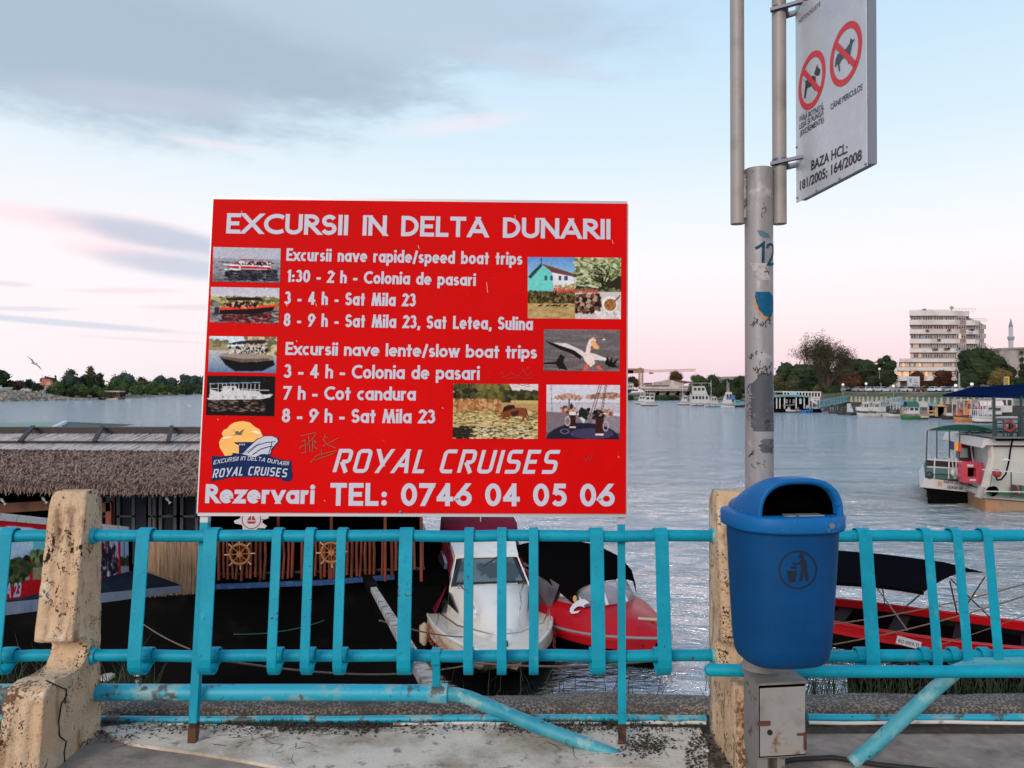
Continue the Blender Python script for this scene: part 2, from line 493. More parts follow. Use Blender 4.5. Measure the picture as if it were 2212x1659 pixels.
def stroke_text(pl, txt, p0, p1, cap, w, font=GL, gap=.13, space=.34, shear=0, off=.0015, mb=None, warp=None):
    """Lettering on plane pl: baseline from photo pixel p0 to p1, cap height and stroke width in metres."""
    a = Vector(pl.loc(*p0)); b = Vector(pl.loc(*p1)); d = b - a; L = d.length; d.normalize(); nrm = Vector((-d.y, d.x))
    h = cap - w
    fix = 0; wsum = 0
    for ch in txt:
        if ch == ' ': fix += space * cap; continue
        wsum += font[ch][0] * h; fix += w + gap * cap
    fix -= gap * cap
    sx = (L - fix - shear * cap) / wsum
    mb = MB(); out = [mb]; x = 0; k = 0
    for ch in txt:
        if ch == ' ':
            x += space * cap; mb = MB(); out.append(mb); continue
        W, strokes = font[ch]
        for mode, pts in strokes:
            cp = [(x + w / 2 + p[0] * h * sx, w / 2 + p[1] * h) for p in pts]
            k += 1
            lowc = ch.islower()
            hi = (H_ * h + w) if (lowc and mode == 'x') else cap
            for po in stroke_polys(cp, w, mode):
                if mode == 'x' : po = clip_y(po, 0, hi)
                if len(po) < 3: continue
                vs = []; k += 1
                for (u, v) in po:
                    u += v * shear
                    if warp: v += warp(u / L) * cap
                    q_ = a + d * u + nrm * v
                    vs.append(pl.pt(q_.x, q_.y, off + (k % 11) * .00007))
                mb.add(vs, [tuple(range(len(vs)))])
        x += W * h * sx + w + gap * cap
    return Words(out)


_txt = {}


def font_text(pl, txt, p0, p1, cap=None, bold=0.0, off=.0015, mb=None, shear=0):
    """Lettering with the built-in typeface, fitted between two photo pixels on plane pl."""
    key = (txt, bold)
    if key not in _txt:
        cu = bpy.data.curves.new('t', 'FONT'); cu.body = txt; cu.size = 1; cu.offset = bold; cu.resolution_u = 3
        ob = bpy.data.objects.new('t', cu); me = bpy.data.meshes.new_from_object(ob)
        _txt[key] = ([tuple(v.co[:2]) for v in me.vertices], [tuple(p.vertices) for p in me.polygons])
        bpy.data.objects.remove(ob); bpy.data.curves.remove(cu); bpy.data.meshes.remove(me)
    vs, fs = _txt[key]
    x0 = min(v[0] for v in vs); x1 = max(v[0] for v in vs)
    a = Vector(pl.loc(*p0)); b = Vector(pl.loc(*p1)); d = b - a; L = d.length; d.normalize(); nrm = Vector((-d.y, d.x))
    sx = L / (x1 - x0); sy = (cap / .73) if cap else sx
    mb = mb or MB(); out = []
    for (x, y) in vs:
        q_ = a + d * ((x - x0) * sx + y * sy * shear) + nrm * (y * sy)
        out.append(pl.pt(q_.x, q_.y, off))
    # one mesh per word
    lab = list(range(len(vs)))
    def find(i):
        while lab[i] != i: lab[i] = lab[lab[i]]; i = lab[i]
        return i
    for f in fs:
        for i in f[1:]: lab[find(i)] = find(f[0])
    comp = {}
    for i in range(len(vs)): comp.setdefault(find(i), []).append(i)
    cs = sorted(comp.values(), key=lambda c: min(vs[i][0] for i in c)); groups = []; edge = -1e9
    for c in cs:
        if min(vs[i][0] for i in c) > edge + .17: groups.append(set())
        groups[-1] |= set(c); edge = max(edge, max(vs[i][0] for i in c))
    res = Words()
    for g in groups:
        ix = sorted(g); m_ = {j: k for k, j in enumerate(ix)}
        res.append(MB().add([out[i] for i in ix], [tuple(m_[i] for i in f) for f in fs if f[0] in g]))
    return res


# ------------------------------------------------------------------ small painted pictures (flat print)
class Paint:
    def __init__(s, w, h, bg, seed=0):
        s.w, s.h = w, h; s.a = np.zeros((h, w, 3)); s.a[:] = lin(bg); s.r = np.random.RandomState(seed)
        s.X, s.Y = np.meshgrid((np.arange(w) + .5) / w, (np.arange(h) + .5) / h)
    def put(s, m, c, k=1.0):
        c = np.array(lin(c)); s.a[m] = s.a[m] * (1 - k) + c * k
        return s
    def grad(s, y0, y1, c0, c1):
        m = (s.Y >= y0) & (s.Y <= y1); t = ((s.Y - y0) / (y1 - y0))[..., None]
        g = np.array(lin(c0)) * (1 - t) + np.array(lin(c1)) * t; s.a[m] = g[m]
        return s
    def rect(s, x0, y0, x1, y1, c, k=1): return s.put((s.X >= x0) & (s.X < x1) & (s.Y >= y0) & (s.Y < y1), c, k)
    def ell(s, cx, cy, rx, ry, c, k=1): return s.put(((s.X - cx) / rx) ** 2 + ((s.Y - cy) / ry) ** 2 < 1, c, k)
    def ring(s, cx, cy, rx, ry, t, c):
        d = ((s.X - cx) / rx) ** 2 + ((s.Y - cy) / ry) ** 2
        return s.put((d < 1) & (d > (1 - t) ** 2), c)
    def poly(s, pts, c, k=1):
        m = np.zeros_like(s.X, bool); n = len(pts)
        for i in range(n):
            x0, y0 = pts[i]; x1, y1 = pts[(i + 1) % n]
            if y0 == y1: continue
            c_ = ((y0 > s.Y) != (y1 > s.Y)) & (s.X < (x1 - x0) * (s.Y - y0) / (y1 - y0) + x0); m ^= c_
        return s.put(m, c, k)
    def line(s, pts, w, c, k=1):
        asp = s.h / s.w
        for (x0, y0), (x1, y1) in zip(pts, pts[1:]):
            dx, dy = x1 - x0, (y1 - y0) * asp; L2 = dx * dx + dy * dy + 1e-12
            t = np.clip(((s.X - x0) * dx + (s.Y - y0) * asp * dy) / L2, 0, 1)
            m = (s.X - x0 - t * dx) ** 2 + ((s.Y - y0) * asp - t * dy) ** 2 < (w / 2) ** 2; s.put(m, c, k)
        return s
    def blobs(s, x0, y0, x1, y1, cols, n, r, fl=1.0):
        for i in range(n):
            cx, cy = x0 + (x1 - x0) * s.r.rand(), y0 + (y1 - y0) * s.r.rand(); q_ = r * (.5 + s.r.rand())
            c = cols[s.r.randint(len(cols))]
            ax, bx = int(max(0, (cx - q_) * s.w)), int(min(s.w, (cx + q_) * s.w + 2))
            ay, by = int(max(0, (cy - q_ * fl * s.w / s.h) * s.h)), int(min(s.h, (cy + q_ * fl * s.w / s.h) * s.h + 2))
            if ax >= bx or ay >= by: continue
            X, Y = s.X[ay:by, ax:bx], s.Y[ay:by, ax:bx]
            m = ((X - cx) / q_) ** 2 + ((Y - cy) / (q_ * fl * s.w / s.h)) ** 2 < 1
            s.a[ay:by, ax:bx][m] = lin(c)
        return s
    def grain(s, k=.06):
        p = np.pad(s.a, ((1, 1), (1, 1), (0, 0)), 'edge'); b = sum(p[i:i + s.h, j:j + s.w] for i in range(3) for j in range(3)) / 9
        s.a = s.a * .45 + b * .55; q_ = s.r.randn(s.h // 4 + 2, s.w // 4 + 2, 1).repeat(4, 0).repeat(4, 1)[:s.h, :s.w]
        s.a = np.clip(s.a * (1 + k * 1.6 * s.r.randn(s.h, s.w, 1) + k * 1.2 * q_), 0, 1); return s
    def build(s, corner, parent, name='photo_print'):
        """corner(u, v) gives the place of picture coordinate u right, v down."""
        w, h = s.w, s.h
        p00, p10, p01, p11 = [np.array(corner(*c)) for c in ((0, 0), (1, 0), (0, 1), (1, 1))]
        off = np.array(parent_world(parent))
        u, v = np.meshgrid(np.arange(w + 1) / w, np.arange(h + 1) / h); u = u[..., None]; v = v[..., None]
        V = (p00 * (1 - u) * (1 - v) + p10 * u * (1 - v) + p01 * (1 - u) * v + p11 * u * v - off).reshape(-1, 3)
        i = np.arange(h)[:, None] * (w + 1) + np.arange(w)[None]
        F = np.stack([i, i + w + 1, i + w + 2, i + 1], -1).reshape(-1, 4)
        me = bpy.data.meshes.new(name); me.from_pydata(V.tolist(), [], F.tolist())
        ca = me.color_attributes.new('ink', 'FLOAT_COLOR', 'CORNER')
        c = np.ones((w * h, 4, 4)); c[:, :, :3] = s.a.reshape(-1, 1, 3)
        ca.data.foreach_set('color', c.ravel()); me.materials.append(print_mat()); me.update()
        o = bpy.data.objects.new(name, me); COL.objects.link(o); o.parent = parent
        return o

# ================================================================== ground at the quay
M_asph = mat('old_asphalt', (.22, .17, .14), .9, var=[((.33, .265, .225), 9, .35, .7), ((.07, .058, .05), 3.3, .5, .72), ((.42, .38, .35), 260, .62, .7)], bump=[(160, .004), (18, .006)])
M_conc = mat('pale_concrete', (.60, .52, .43), .9, var=[((.34, .27, .20), 2.2, .42, .62), ((.58, .53, .48), 6, .55, .75), ((.20, .16, .125), 13, .55, .72), ((.1, .08, .06), 45, .66, .72)], bump=[(60, .004), (9, .006)])
M_aggr = mat('washed_aggregate', (.10, .078, .062), .9, var=[((.30, .24, .20), 64, .58, .26, 'v'), ((.44, .38, .33), 50, .17, .09, 'v', (1, 1.3, 1)), ((.07, .055, .042), 5, .46, .70)], bump=[(64, -.010, 'v')])
M_quay = mat('quay_wall_stone', (.09, .08, .07), .95, var=[((.04, .045, .03), 2, .4, .7)], bump=[(6, .03)])
M_soil = mat('dark_soil', (.035, .025, .018), 1.0, var=[((.09, .065, .045), 30, .5, .7)], bump=[(70, .012)])


def sheet(x0, x1, y0, y1, z, nx, ny, amp=0.004, sc=3.0):
    mb = MB(); vs = []
    for j in range(ny + 1):
        for i in range(nx + 1):
            x = x0 + (x1 - x0) * i / nx; y = y0 + (y1 - y0) * j / ny
            vs.append((x, y, z + amp * mnoise.noise(Vector((x * sc, y * sc, z)))))
    mb.add(vs, [(j * (nx + 1) + i, j * (nx + 1) + i + 1, (j + 1) * (nx + 1) + i + 1, (j + 1) * (nx + 1) + i) for j in range(ny) for i in range(nx)], True)
    return mb


sheet(-6, 6, -4, 3.775, 0, 60, 40).build('pavement', M_asph, kind='structure')
far_ground = MB().bx(-60, -6, -40, 3.775, -.3, -.002).bx(6, 60, -40, 3.775, -.3, -.002).bx(-6, 6, -40, -4, -.3, -.002)
far_ground.build('pavement_beyond', M_asph, kind='structure')
# pale poured apron: outline in photo pixels on the ground
apx = [(213, 1577), (300, 1566), (470, 1570), (560, 1575), (800, 1578), (1000, 1572), (1300, 1574), (1512, 1578), (1528, 1612), (1530, 1680), (1400, 1664), (1250, 1664), (1180, 1690), (700, 1690), (600, 1662), (480, 1640), (400, 1628), (285, 1612), (250, 1600)]
a_ = [gz(x, y) for x, y in apx]; mb = MB(); mb.prism([p + Vector((0, 0, -.01)) for p in a_], (0, 0, .023)); mb.build('concrete_apron', M_conc, kind='structure')
# strip of soil under the pipes, then the stone edge of the quay
sheet(-8, 8, 3.60, 3.80, .004, 160, 8, .006, 9).build('soil_strip', M_soil, kind='structure')
led = MB(); random.seed(4)
nx = 220; rows = [(3.795, -.02), (3.80, .028), (3.86, .036), (3.93, .034), (3.99, .03), (4.03, .008), (4.04, -.4), (4.06, -3.6)]
vs = []
for j, (y, z) in enumerate(rows):
    for i in range(nx + 1):
        x = -8 + 16 * i / nx; n_ = mnoise.noise(Vector((x * 2.2, j * .9, 3))) ; n2 = mnoise.noise(Vector((x * 12, y * 30, 8)))
        e = 0.05 * mnoise.noise(Vector((x * 1.1, 5, 0))) + .02 * n_ if j in (4, 5) else 0
        vs.append((x, y + e + (.01 * n2 if j > 1 else 0), z + (.012 * n_ + .008 * n2 if 0 < j < 6 else 0)))
led.add(vs, [(j * (nx + 1) + i, j * (nx + 1) + i + 1, (j + 1) * (nx + 1) + i + 1, (j + 1) * (nx + 1) + i) for j in range(len(rows) - 1) for i in range(nx)], True)
led.build('quay_edge', M_aggr, kind='structure')
MB().bx(-60, -8, 3.7, 4.05, -3.6, .02).bx(8, 60, 3.7, 4.05, -3.6, .02).build('quay_wall', M_quay, kind='structure')

# ================================================================== fluted concrete fence posts
M_post = mat('cream_painted_concrete', (.62, .42, .26), .95, var=[((.68, .52, .36), 3.5, .4, .65), ((.46, .41, .30), 1.6, .5, .68), ((.70, .62, .50), 9, .60, .72), ((.36, .22, .13), 12, .53, .66, 'n', (1, 1, .25)), ((.17, .10, .06), 70, .30, .35, 'm', (1, 1, .7)), ((.05, .028, .018), 110, .33, .36, 'm'), ((.035, .022, .015), 30, .365, .385, 'm', (1, 1, .6))], spec=.1,
             bump=[(120, .006), (34, .012), (9, .012)])
PROF = [(-.12, 3.135), (.12, 3.155), (.325, 3.18), (.36, 3.20), (.372, 3.27), (.358, 3.37), (.352, 3.42), (.365, 3.465), (.40, 3.50), (.44, 3.515), (.474, 3.50), (.484, 3.45), (.487, 3.405), (.50, 3.385), (.54, 3.387), (.8, 3.435), (1.08, 3.487), (1.118, 3.497), (1.138, 3.515)]


def make_post(X0, X1):
    P_ = []
    for (z0, d0), (z1, d1) in zip(PROF, PROF[1:]):
        n = max(1, int(math.hypot(z1 - z0, d1 - d0) / .02))
        P_ += [(z0 + (z1 - z0) * k / n, d0 + (d1 - d0) * k / n) for k in range(n)]
    P_.append(PROF[-1]); n = len(P_)
    L = [0]
    for a, b in zip(P_, P_[1:]): L.append(L[-1] + math.hypot(b[0] - a[0], b[1] - a[1]))
    rings = []
    for i, (z, d) in enumerate(P_):
        zb = -.12 + 1.258 * (L[i] / L[-1]); ring = []
        gk = 1 if (z < .31 or z > .53) else 0
        if z > 1.05: gk = max(0, 1 - (z - 1.05) / .05) * .6
        top = sm((z - 1.10) / .04) * .014
        for k in range(19):
            f = k / 18; x = X0 + top + (X1 - X0 - 2 * top) * f
            g = (.017 * math.exp(-((f - .34) / .08) ** 2) + .017 * math.exp(-((f - .72) / .08) ** 2)) * gk
            e = .004 * (math.exp(-(f / .04) ** 2) + math.exp(-((1 - f) / .04) ** 2))
            ring.append(Vector((x, d + g + e, z)))
        for k in range(1, 7):
            f = k / 7; ring.append(Vector((X1 - top, d + (3.62 - d) * f, z + (zb - z) * f)))
        for k in range(5): ring.append(Vector((X1 - top - (X1 - X0 - 2 * top) * k / 4, 3.62 - top, zb)))
        for k in range(1, 7):
            f = 1 - k / 7; ring.append(Vector((X0 + top, d + (3.62 - d) * f, z + (zb - z) * f)))
        q2 = []
        for p in ring:
            nz = mnoise.noise(p * 14) * .0022 + mnoise.noise(p * 60) * .0014
            q2.append(p + Vector((nz, nz, nz * .6)))
        rings.append(q2)
    return MB().loft(rings, cap=True, smooth=True)


POSTW = .168
cp = make_post(-2.095, -2.095 + POSTW).build('concrete_post', M_post)
recenter(cp, (-2.01, 3.4, 0))
tag(cp, 'cream fluted concrete fence post with dark pits, left of the red board', 'fence post', 'cream concrete posts of the quay fence')
cp2 = cp.copy(); COL.objects.link(cp2); cp2.location = (-2.01 + 3.02, 3.4, 0)
cp2['label'] = 'cream fluted concrete fence post mostly hidden behind the blue litter bin'
crk = MB(); random.seed(2)
for pts in ([(145, 1500), (132, 1520), (126, 1560), (128, 1590), (140, 1600)], [(143, 1600), (138, 1625), (140, 1659)], [(100, 1470), (125, 1482), (143, 1490), (140, 1520)]):
    pl = []
    for px, py in pts:
        r_ = ray(px, py); X = -2.095 + POSTW + .001; k = X / r_.x; pl.append(Vector((X, r_.y * k, EYE + r_.z * k)))
    for a, b in zip(pl, pl[1:]): crk.bar(a, b, .008, .003)
o = crk.build('crack', mat('crack_dark', (.02, .012, .008), 1), cp)

# ================================================================== turquoise railing
M_turq = mat('turquoise_paint', (.0, .25, .36), .5, var=[((.002, .31, .43), 5, .4, .7), ((.0, .19, .29), 24, .58, .74), ((.015, .035, .045), 60, .665, .70), ((.09, .045, .025), 48, .395, .41, 'm'), ((.05, .32, .40), 12, .36, .46, 'm', (1, 1, .4))], bump=[(40, .0015), (180, .0006)], spec=.22)
M_pipe = mat('flaking_turquoise_paint', (.01, .33, .47), .5, var=[((.17, .35, .38), 3.2, .50, .56), ((.06, .08, .08), 6.5, .545, .59), ((.01, .30, .42), 9, .60, .64), ((.02, .02, .02), 40, .66, .72)], bump=[(9, .003), (60, .001)])
M_fade = mat('faded_turquoise_paint', (.06, .31, .37), .55, var=[((.01, .24, .33), 3, .45, .6), ((.20, .38, .38), 8, .55, .65), ((.05, .06, .06), 22, .62, .68), ((.02, .02, .02), 60, .68, .73)], bump=[(20, .002)])
M_rust = mat('rust', (.09, .035, .015), .9, var=[((.03, .015, .01), 20, .5, .6)], bump=[(60, .002)])
RY, ZT, ZB = 3.55, .93, .38


def bar_path():
    top = [(RY + .034, ZT + .004), (RY + .026, ZT + .028), (RY, ZT + .036), (RY - .026, ZT + .030), (RY - .037, ZT + .012)]
    low = [(3.437, ZB + .02)] + [(3.492 + .055 * math.cos(R(a)), ZB - .005 + .055 * math.sin(R(a))) for a in range(190, 300, 18)]
    wrap = [(RY + .036 * math.cos(R(a)), ZB + .036 * math.sin(R(a))) for a in range(-100, 190, 24)]
    return top + low + wrap


def bar_mesh(w):
    p = [(y - RY, z) for y, z in bar_path()]; th = .007; mb = MB(); rings = []
    for i, (y, z) in enumerate(p):
        a = p[max(i - 1, 0)]; b = p[min(i + 1, len(p) - 1)]
        d = Vector((b[0] - a[0], b[1] - a[1])).normalized(); n = Vector((d.y, -d.x))
        o_ = .5 * th
        rings.append([Vector((-w / 2, y - n.x * o_, z - n.y * o_)), Vector((w / 2, y - n.x * o_, z - n.y * o_)), Vector((w / 2, y + n.x * o_, z + n.y * o_)), Vector((-w / 2, y + n.x * o_, z + n.y * o_))])
    return mb.loft(rings, smooth=False)


def railing(xl, xr, bars, label):
    t = thing('railing', label, 'railing', ((xl + xr) / 2, RY, 0), 'turquoise railing sections between the posts')
    for nm, z, r in (('top_rail', ZT, .027), ('bottom_rail', ZB, .0265)):
        pts = [(xl + (xr - xl) * k / 12, RY + .004 * math.sin(k * 1.7), z + .003 * math.sin(k * 2.3 + z)) for k in range(13)]
        MB().tube(pts, r, 16).build(nm, M_turq, t)
    shared = {}
    for px, w in bars:
        X = (px - CX) / FPX * 3.51
        if w not in shared:
            o = bar_mesh(w).build('bar', M_turq); o.modifiers.new('bevel', 'BEVEL').width = .002; shared[w] = o; o.parent = t
        else:
            o = shared[w].copy(); COL.objects.link(o); o.parent = t
        o.location = (X - t.location.x, 0, 0)
        o.rotation_euler = (0, 0, R(random.uniform(-1.5, 1.5)))
    return t


B1, B2 = .062, .043
rl = railing(-3.4, -2.09, [(12, B1), (-130, B2), (-200, B2)], 'turquoise pipe railing section left of the pitted concrete post')
rm = railing(-1.935, .93, [(310, B1), (455, B1), (598, B2), (668, B2), (738, B2), (877, B1), (1013, B2), (1084, B2), (1153, B2), (1289, B1), (1429, B1)], 'turquoise railing section of flat hooked bars below the red board')
rr = railing(1.09, 3.6, [(1868, B1), (2003, B2), (2067, B2), (2133, B2), (2300, B1)], 'turquoise railing section of flat hooked bars right of the litter bin')
for side, px in ((-1, 205), (1, 1541)):
    X = (px - CX) / FPX * RY
    for z in (ZT, ZB):
        MB().tube([(X - .012, RY, z), (X + .012, RY, z)], [.042, .036] if side < 0 else [.034, .044], 14).build('weld_collar', M_pipe, rm)
# short upright under the bottom rail
xs = (943 - CX) / FPX * 3.56
MB().box((xs, 3.56, .285), (.036, .012, .19)).box((xs, 3.549, ZB), (.042, .06, .062)).build('stanchion', M_turq, rm, bevel=.003)

# big flaking pipe along the foot, dropping to the ground
bp_ = thing('ground_pipe', 'thick flaking turquoise pipe that bends down to the ground under the red board', 'pipe', (-.6, 3.58, 0))
pt = [at(150, 1495, 3.6), at(400, 1496, 3.585), at(700, 1496, 3.58), at(940, 1497, 3.575)]
MB().tube(pt, .0375, 20).build('pipe_run', M_pipe, bp_)
pt = [at(940, 1497, 3.575), at(985, 1500, 3.57), at(1015, 1508, 3.56), at(1060, 1527, 3.54), at(1120, 1552, 3.51), at(1180, 1576, 3.48), at(1250, 1602, 3.44), at(1310, 1624, 3.41), at(1350, 1640, 3.39)]
MB().tube(pt, [.031, .032, .032, .032, .031, .031, .030, .028, .024], 18).build('bent_end', M_fade, bp_)
MB().tube([at(925, 1497, 3.577), at(967, 1498, 3.573)], .0445, 20).build('pipe_sleeve', M_pipe, bp_, bevel=.003)
gp = MB().tube([at(-400, 1497, 3.6), at(54, 1495, 3.6), at(90, 1495, 3.6)], .0375, 18).build('ground_pipe', M_pipe)
tag(recenter(gp, (-2.6, 3.6, 0)), 'stub of thick turquoise pipe left of the pitted concrete post', 'pipe')

thin = thing('water_pipe', 'thin turquoise pipe lying along the soil strip below the railing', 'pipe', (-.5, 3.7, 0))
for a, b in ((-300, 30), (213, 1525), (1745, 2500)):
    n = 24; pts = []
    for k in range(n + 1):
        px = a + (b - a) * k / n; pts.append(at(px, 1552 + 3 * math.sin(px * .004) + (2 if px > 700 else 0) - (6 if px > 1600 else 0), 3.72))
    MB().tube(pts, .0175, 10).build('pipe_run', M_pipe, thin)
wp = thing('conduit', 'thin white plastic pipe lying in front of the thin turquoise one', 'pipe', (.3, 3.69, 0))
M_wht = mat('white_plastic', (.62, .58, .54), .4, var=[((.3, .22, .16), 12, .55, .7)])
for a, b, y in ((850, 1300, 1564), (1345, 1525, 1562), (1748, 2500, 1561)):
    MB().tube([at(a + (b - a) * k / 10, y + 1.5 * math.sin(k * 1.3), 3.685) for k in range(11)], .009, 8).build('pipe_run', M_wht, wp)

fr = thing('guard_pipe', 'turquoise pipe with rounded end crossing in front of the hidden concrete post', 'pipe', (1.6, 3.3, 0))
MB().tube([at(1523, 1447, 3.12), at(1530, 1447, 3.12), at(1700, 1450, 3.16), at(2000, 1451, 3.18), at(2500, 1449, 3.2)], [.014, .0245, .0245, .0245, .0245], 16).build('pipe_run', M_turq, fr)
dg = tag(recenter(MB().tube([at(1838, 1650, 3.31), at(1880, 1618, 3.33), at(1950, 1553, 3.36), at(2020, 1488, 3.4), at(2062, 1452, 3.42), at(2100, 1434, 3.45), at(2180, 1431, 3.45), at(2500, 1425, 3.45)], [.027, .031, .031, .031, .031, .028, .023, .023], 16).build('brace_pipe', M_fade), (1.6, 3.35, 0)),
         'slanting faded turquoise pipe rising from the ground at the right', 'pipe')

# ================================================================== red board
M_red = mat('red_print', (.60, .0005, .001), .6, var=[((.54, .0005, .001), .9, .42, .7), ((.66, .001, .001), 2.1, .5, .8), ((.40, .004, .004), 3, .60, .80, 'n', (3, 1, .3)), ((.78, .03, .03), 40, .68, .74)], spec=.06, bump=[(1.2, .004)])
M_white = mat('white_print', (.50, .51, .60), .5, spec=.2)
M_alu = mat('aluminium_frame', (.42, .43, .47), .4, .3)
M_navy = mat('navy_print', (.004, .022, .085), .6, spec=.08)
bd = thing('advertising_board', 'large red excursion board with white lettering and eight small photographs', 'billboard', (-.4, 3.47, 0))
pl = Plane(at(427, 1107, 3.56), at(1352, 1110, 3.56), at(461, 430, 3.72))
cor = [pl.hit(*p) for p in ((427, 1107), (1352, 1110), (1354.5, 440), (461, 430))]
MB().prism([c - pl.n * .012 for c in cor], pl.n * .012).build('panel', M_red, bd)
frm = MB()
e_ = [pl.hit(*p) for p in ((425.5, 1109), (1353, 1112), (1355.5, 438.5), (460, 428.5))]
for i in range(4):
    a, b = e_[i], e_[(i + 1) % 4]
    frm.bar(a - pl.n * .014, b - pl.n * .014, .024 if i in (0, 2) else .012, .012, up=pl.n)
frm.build('frame', M_alu, bd)
for (xt, yt, xb, yb) in ((436, 1108, 413, 1612), (1344, 1112, 1344, 1614)):
    top = pl.hit(xt, yt, -.03); mid = pl.hit(xt, yt, -.03); base = gz(xb, yb)
    up = top + (top - base).normalized() * .9
    d = (top - base).normalized()
    wz = base + d * ((top - base).length - .045)
    def angle(a, b, m, nm):
        MB().bar(a, b, .036, .004, up=(0, 1, 0)).bar(a + Vector((.016, .018, 0)), b + Vector((.016, .018, 0)), .004, .036, up=(0, 1, 0)).build(nm, m, bd)
    angle(base + d * .10, wz, M_turq, 'leg'); angle(wz, up, M_alu, 'leg_top'); angle(base - d * .02, base + d * .10, M_rust, 'leg_foot')

W1 = pl
MBt = lambda m, nm, mb: mb.build(nm, m, bd)
TT = [
 ('EXCURSII IN DELTA DUNARII', (488.5, 504.5), (1318.5, 517.5), 46.5, 10.6, .075, .62),
 ('Excursii nave rapide/speed boat trips', (618.4, 563.6), (1128.5, 572.5), 28.5, 6.2, .05, .43),
 ('1:30 - 2 h - Colonia de pasari', (619, 609.3), (1027.5, 618), 28, 6.3, .05, .43),
 ('3 - 4 h - Sat Mila 23', (614, 657.4), (898, 662.3), 29, 6.4, .05, .43),
 ('8 - 9 h - Sat Mila 23, Sat Letea, Sulina', (612.5, 704.7), (1151, 713.6), 29, 6.3, .05, .43),
 ('Excursii nave lente/slow boat trips', (616.4, 766.8), (1160, 774.8), 28.5, 6.4, .05, .43),
 ('3 - 4 h - Colonia de pasari', (612.5, 816.2), (1036, 820.8), 30, 6.5, .05, .43),
 ('7 h - Cot candura', (611.4, 863.2), (898, 865.6), 29.5, 6.6, .05, .43),
 ('8 - 9 h - Sat Mila 23', (608.8, 912.4), (940, 914.8), 30, 6.8, .05, .43),
 ('Rezervari', (443, 1086.8), (679, 1088.8), 40, 10.5, .06, .4),
 ('TEL: 0746 04 05 06', (712.7, 1092.4), (1328, 1094.2), 48, 11.6, .09, .5),
]
for s_, p0, p1, cap, w, gap, spc in TT:
    k = 3.62 / FPX
    stroke_text(pl, s_, p0, p1, cap * k, w * k * .86, gap=gap, space=spc).build('lettering', M_white, bd)
k = 3.58 / FPX
stroke_text(pl, 'ROYAL CRUISES', (718, 1021.3), (1213, 1023.8), 51.5 * k, 8.2 * k, TG, .17, .42, .26).build('lettering', M_white, bd)


def z6(x, y): return (432 + x * .2188, 760.4 + y * .2188)


lg = MB().flat([pl.hit(*z6(*p), .0012) for p in [(300, 720), (340, 695), (420, 682), (490, 695), (545, 740), (590, 765), (620, 830), (640, 900), (600, 1020), (440, 1035), (250, 1030), (225, 990), (195, 940), (190, 890), (205, 860), (235, 850), (225, 825), (215, 805), (235, 770), (270, 755), (285, 735)]])
M_yel = mat('yellow_print', (.83, .42, .03), .4)
lg.build('logo_sun', mat('orange_print', (.80, .36, .035), .4, var=[((.82, .50, .07), 3, .4, .6)]), bd)
for pts in ([(208, 852), (240, 838), (300, 833), (330, 842), (240, 856)], [(505, 785), (550, 775), (598, 792), (606, 812), (560, 805)]):
    MB().flat([pl.hit(*z6(*p), .0016) for p in pts]).build('logo_cloud', mat('pale_print', (.75, .70, .52), .4), bd)
MB().flat([pl.hit(*z6(*p), .0018) for p in [(320, 753), (350, 785), (375, 780), (390, 795), (405, 778), (440, 760), (418, 795), (408, 808), (428, 808), (395, 822), (360, 815), (318, 832), (352, 808), (345, 785)]]).build('logo_bird', mat('black_print', (.012, .012, .02), .4), bd)
MB().flat([pl.hit(*z6(*p), .0018) for p in [(338, 890), (545, 888), (520, 920), (430, 1000), (385, 1005), (385, 920), (345, 902)]]).build('logo_ship', M_navy, bd)
MB().flat([pl.hit(*z6(*p), .0022) for p in [(415, 1010), (470, 945), (560, 860), (640, 826), (720, 824), (770, 848), (784, 880), (750, 920), (715, 965), (705, 1010), (620, 1030), (540, 1042)]]).build('logo_hull', M_navy, bd)
MB().flat([pl.hit(*z6(*p), .0026) for p in [(420, 1008), (478, 948), (565, 868), (640, 833), (715, 832), (760, 852), (772, 880), (742, 915), (705, 955), (697, 1000), (620, 1024), (540, 1036)]]).build('logo_hull', M_white, bd)
for pts, w in (([(470, 1000), (560, 925), (650, 895), (745, 885)], 8), ([(520, 1015), (600, 960), (680, 935), (720, 932)], 9), ([(712, 890), (700, 945), (680, 1000)], 8), ([(440, 995), (500, 960), (600, 890)], 4)):
    mb = MB()
    for a, b in zip(pts, pts[1:]):
        d = Vector((b[0] - a[0], b[1] - a[1])).normalized(); n_ = Vector((-d.y, d.x)) * w / 2
        mb.flat([pl.hit(*z6(q_[0], q_[1]), .003) for q_ in ((a[0] - n_.x, a[1] - n_.y), (a[0] + n_.x, a[1] + n_.y), (b[0] + n_.x, b[1] + n_.y), (b[0] - n_.x, b[1] - n_.y))])
    mb.build('logo_line', M_navy, bd)
MB().flat([pl.hit(*z6(*p), .0032) for p in [(118, 1025), (210, 1030), (315, 1020), (330, 995), (375, 1002), (415, 1005), (480, 1030), (540, 1042), (600, 1010), (640, 1005), (700, 1025), (735, 1040), (830, 1068), (905, 1072), (905, 1150), (915, 1220), (905, 1262), (870, 1280), (815, 1270), (805, 1248), (700, 1235), (500, 1232), (300, 1238), (190, 1262), (112, 1278), (125, 1180), (118, 1100)]]).build('logo_ribbon', M_navy, bd)
for w in ((390, 1), (412, 1), (434, 1)):
    MB().flat([pl.hit(*z6(*p), .0036) for p in [(w[0], 906), (w[0] + 12, 906), (w[0] + 12, 920), (w[0], 920)]]).build('logo_window', M_white, bd)
k = 3.58 / FPX
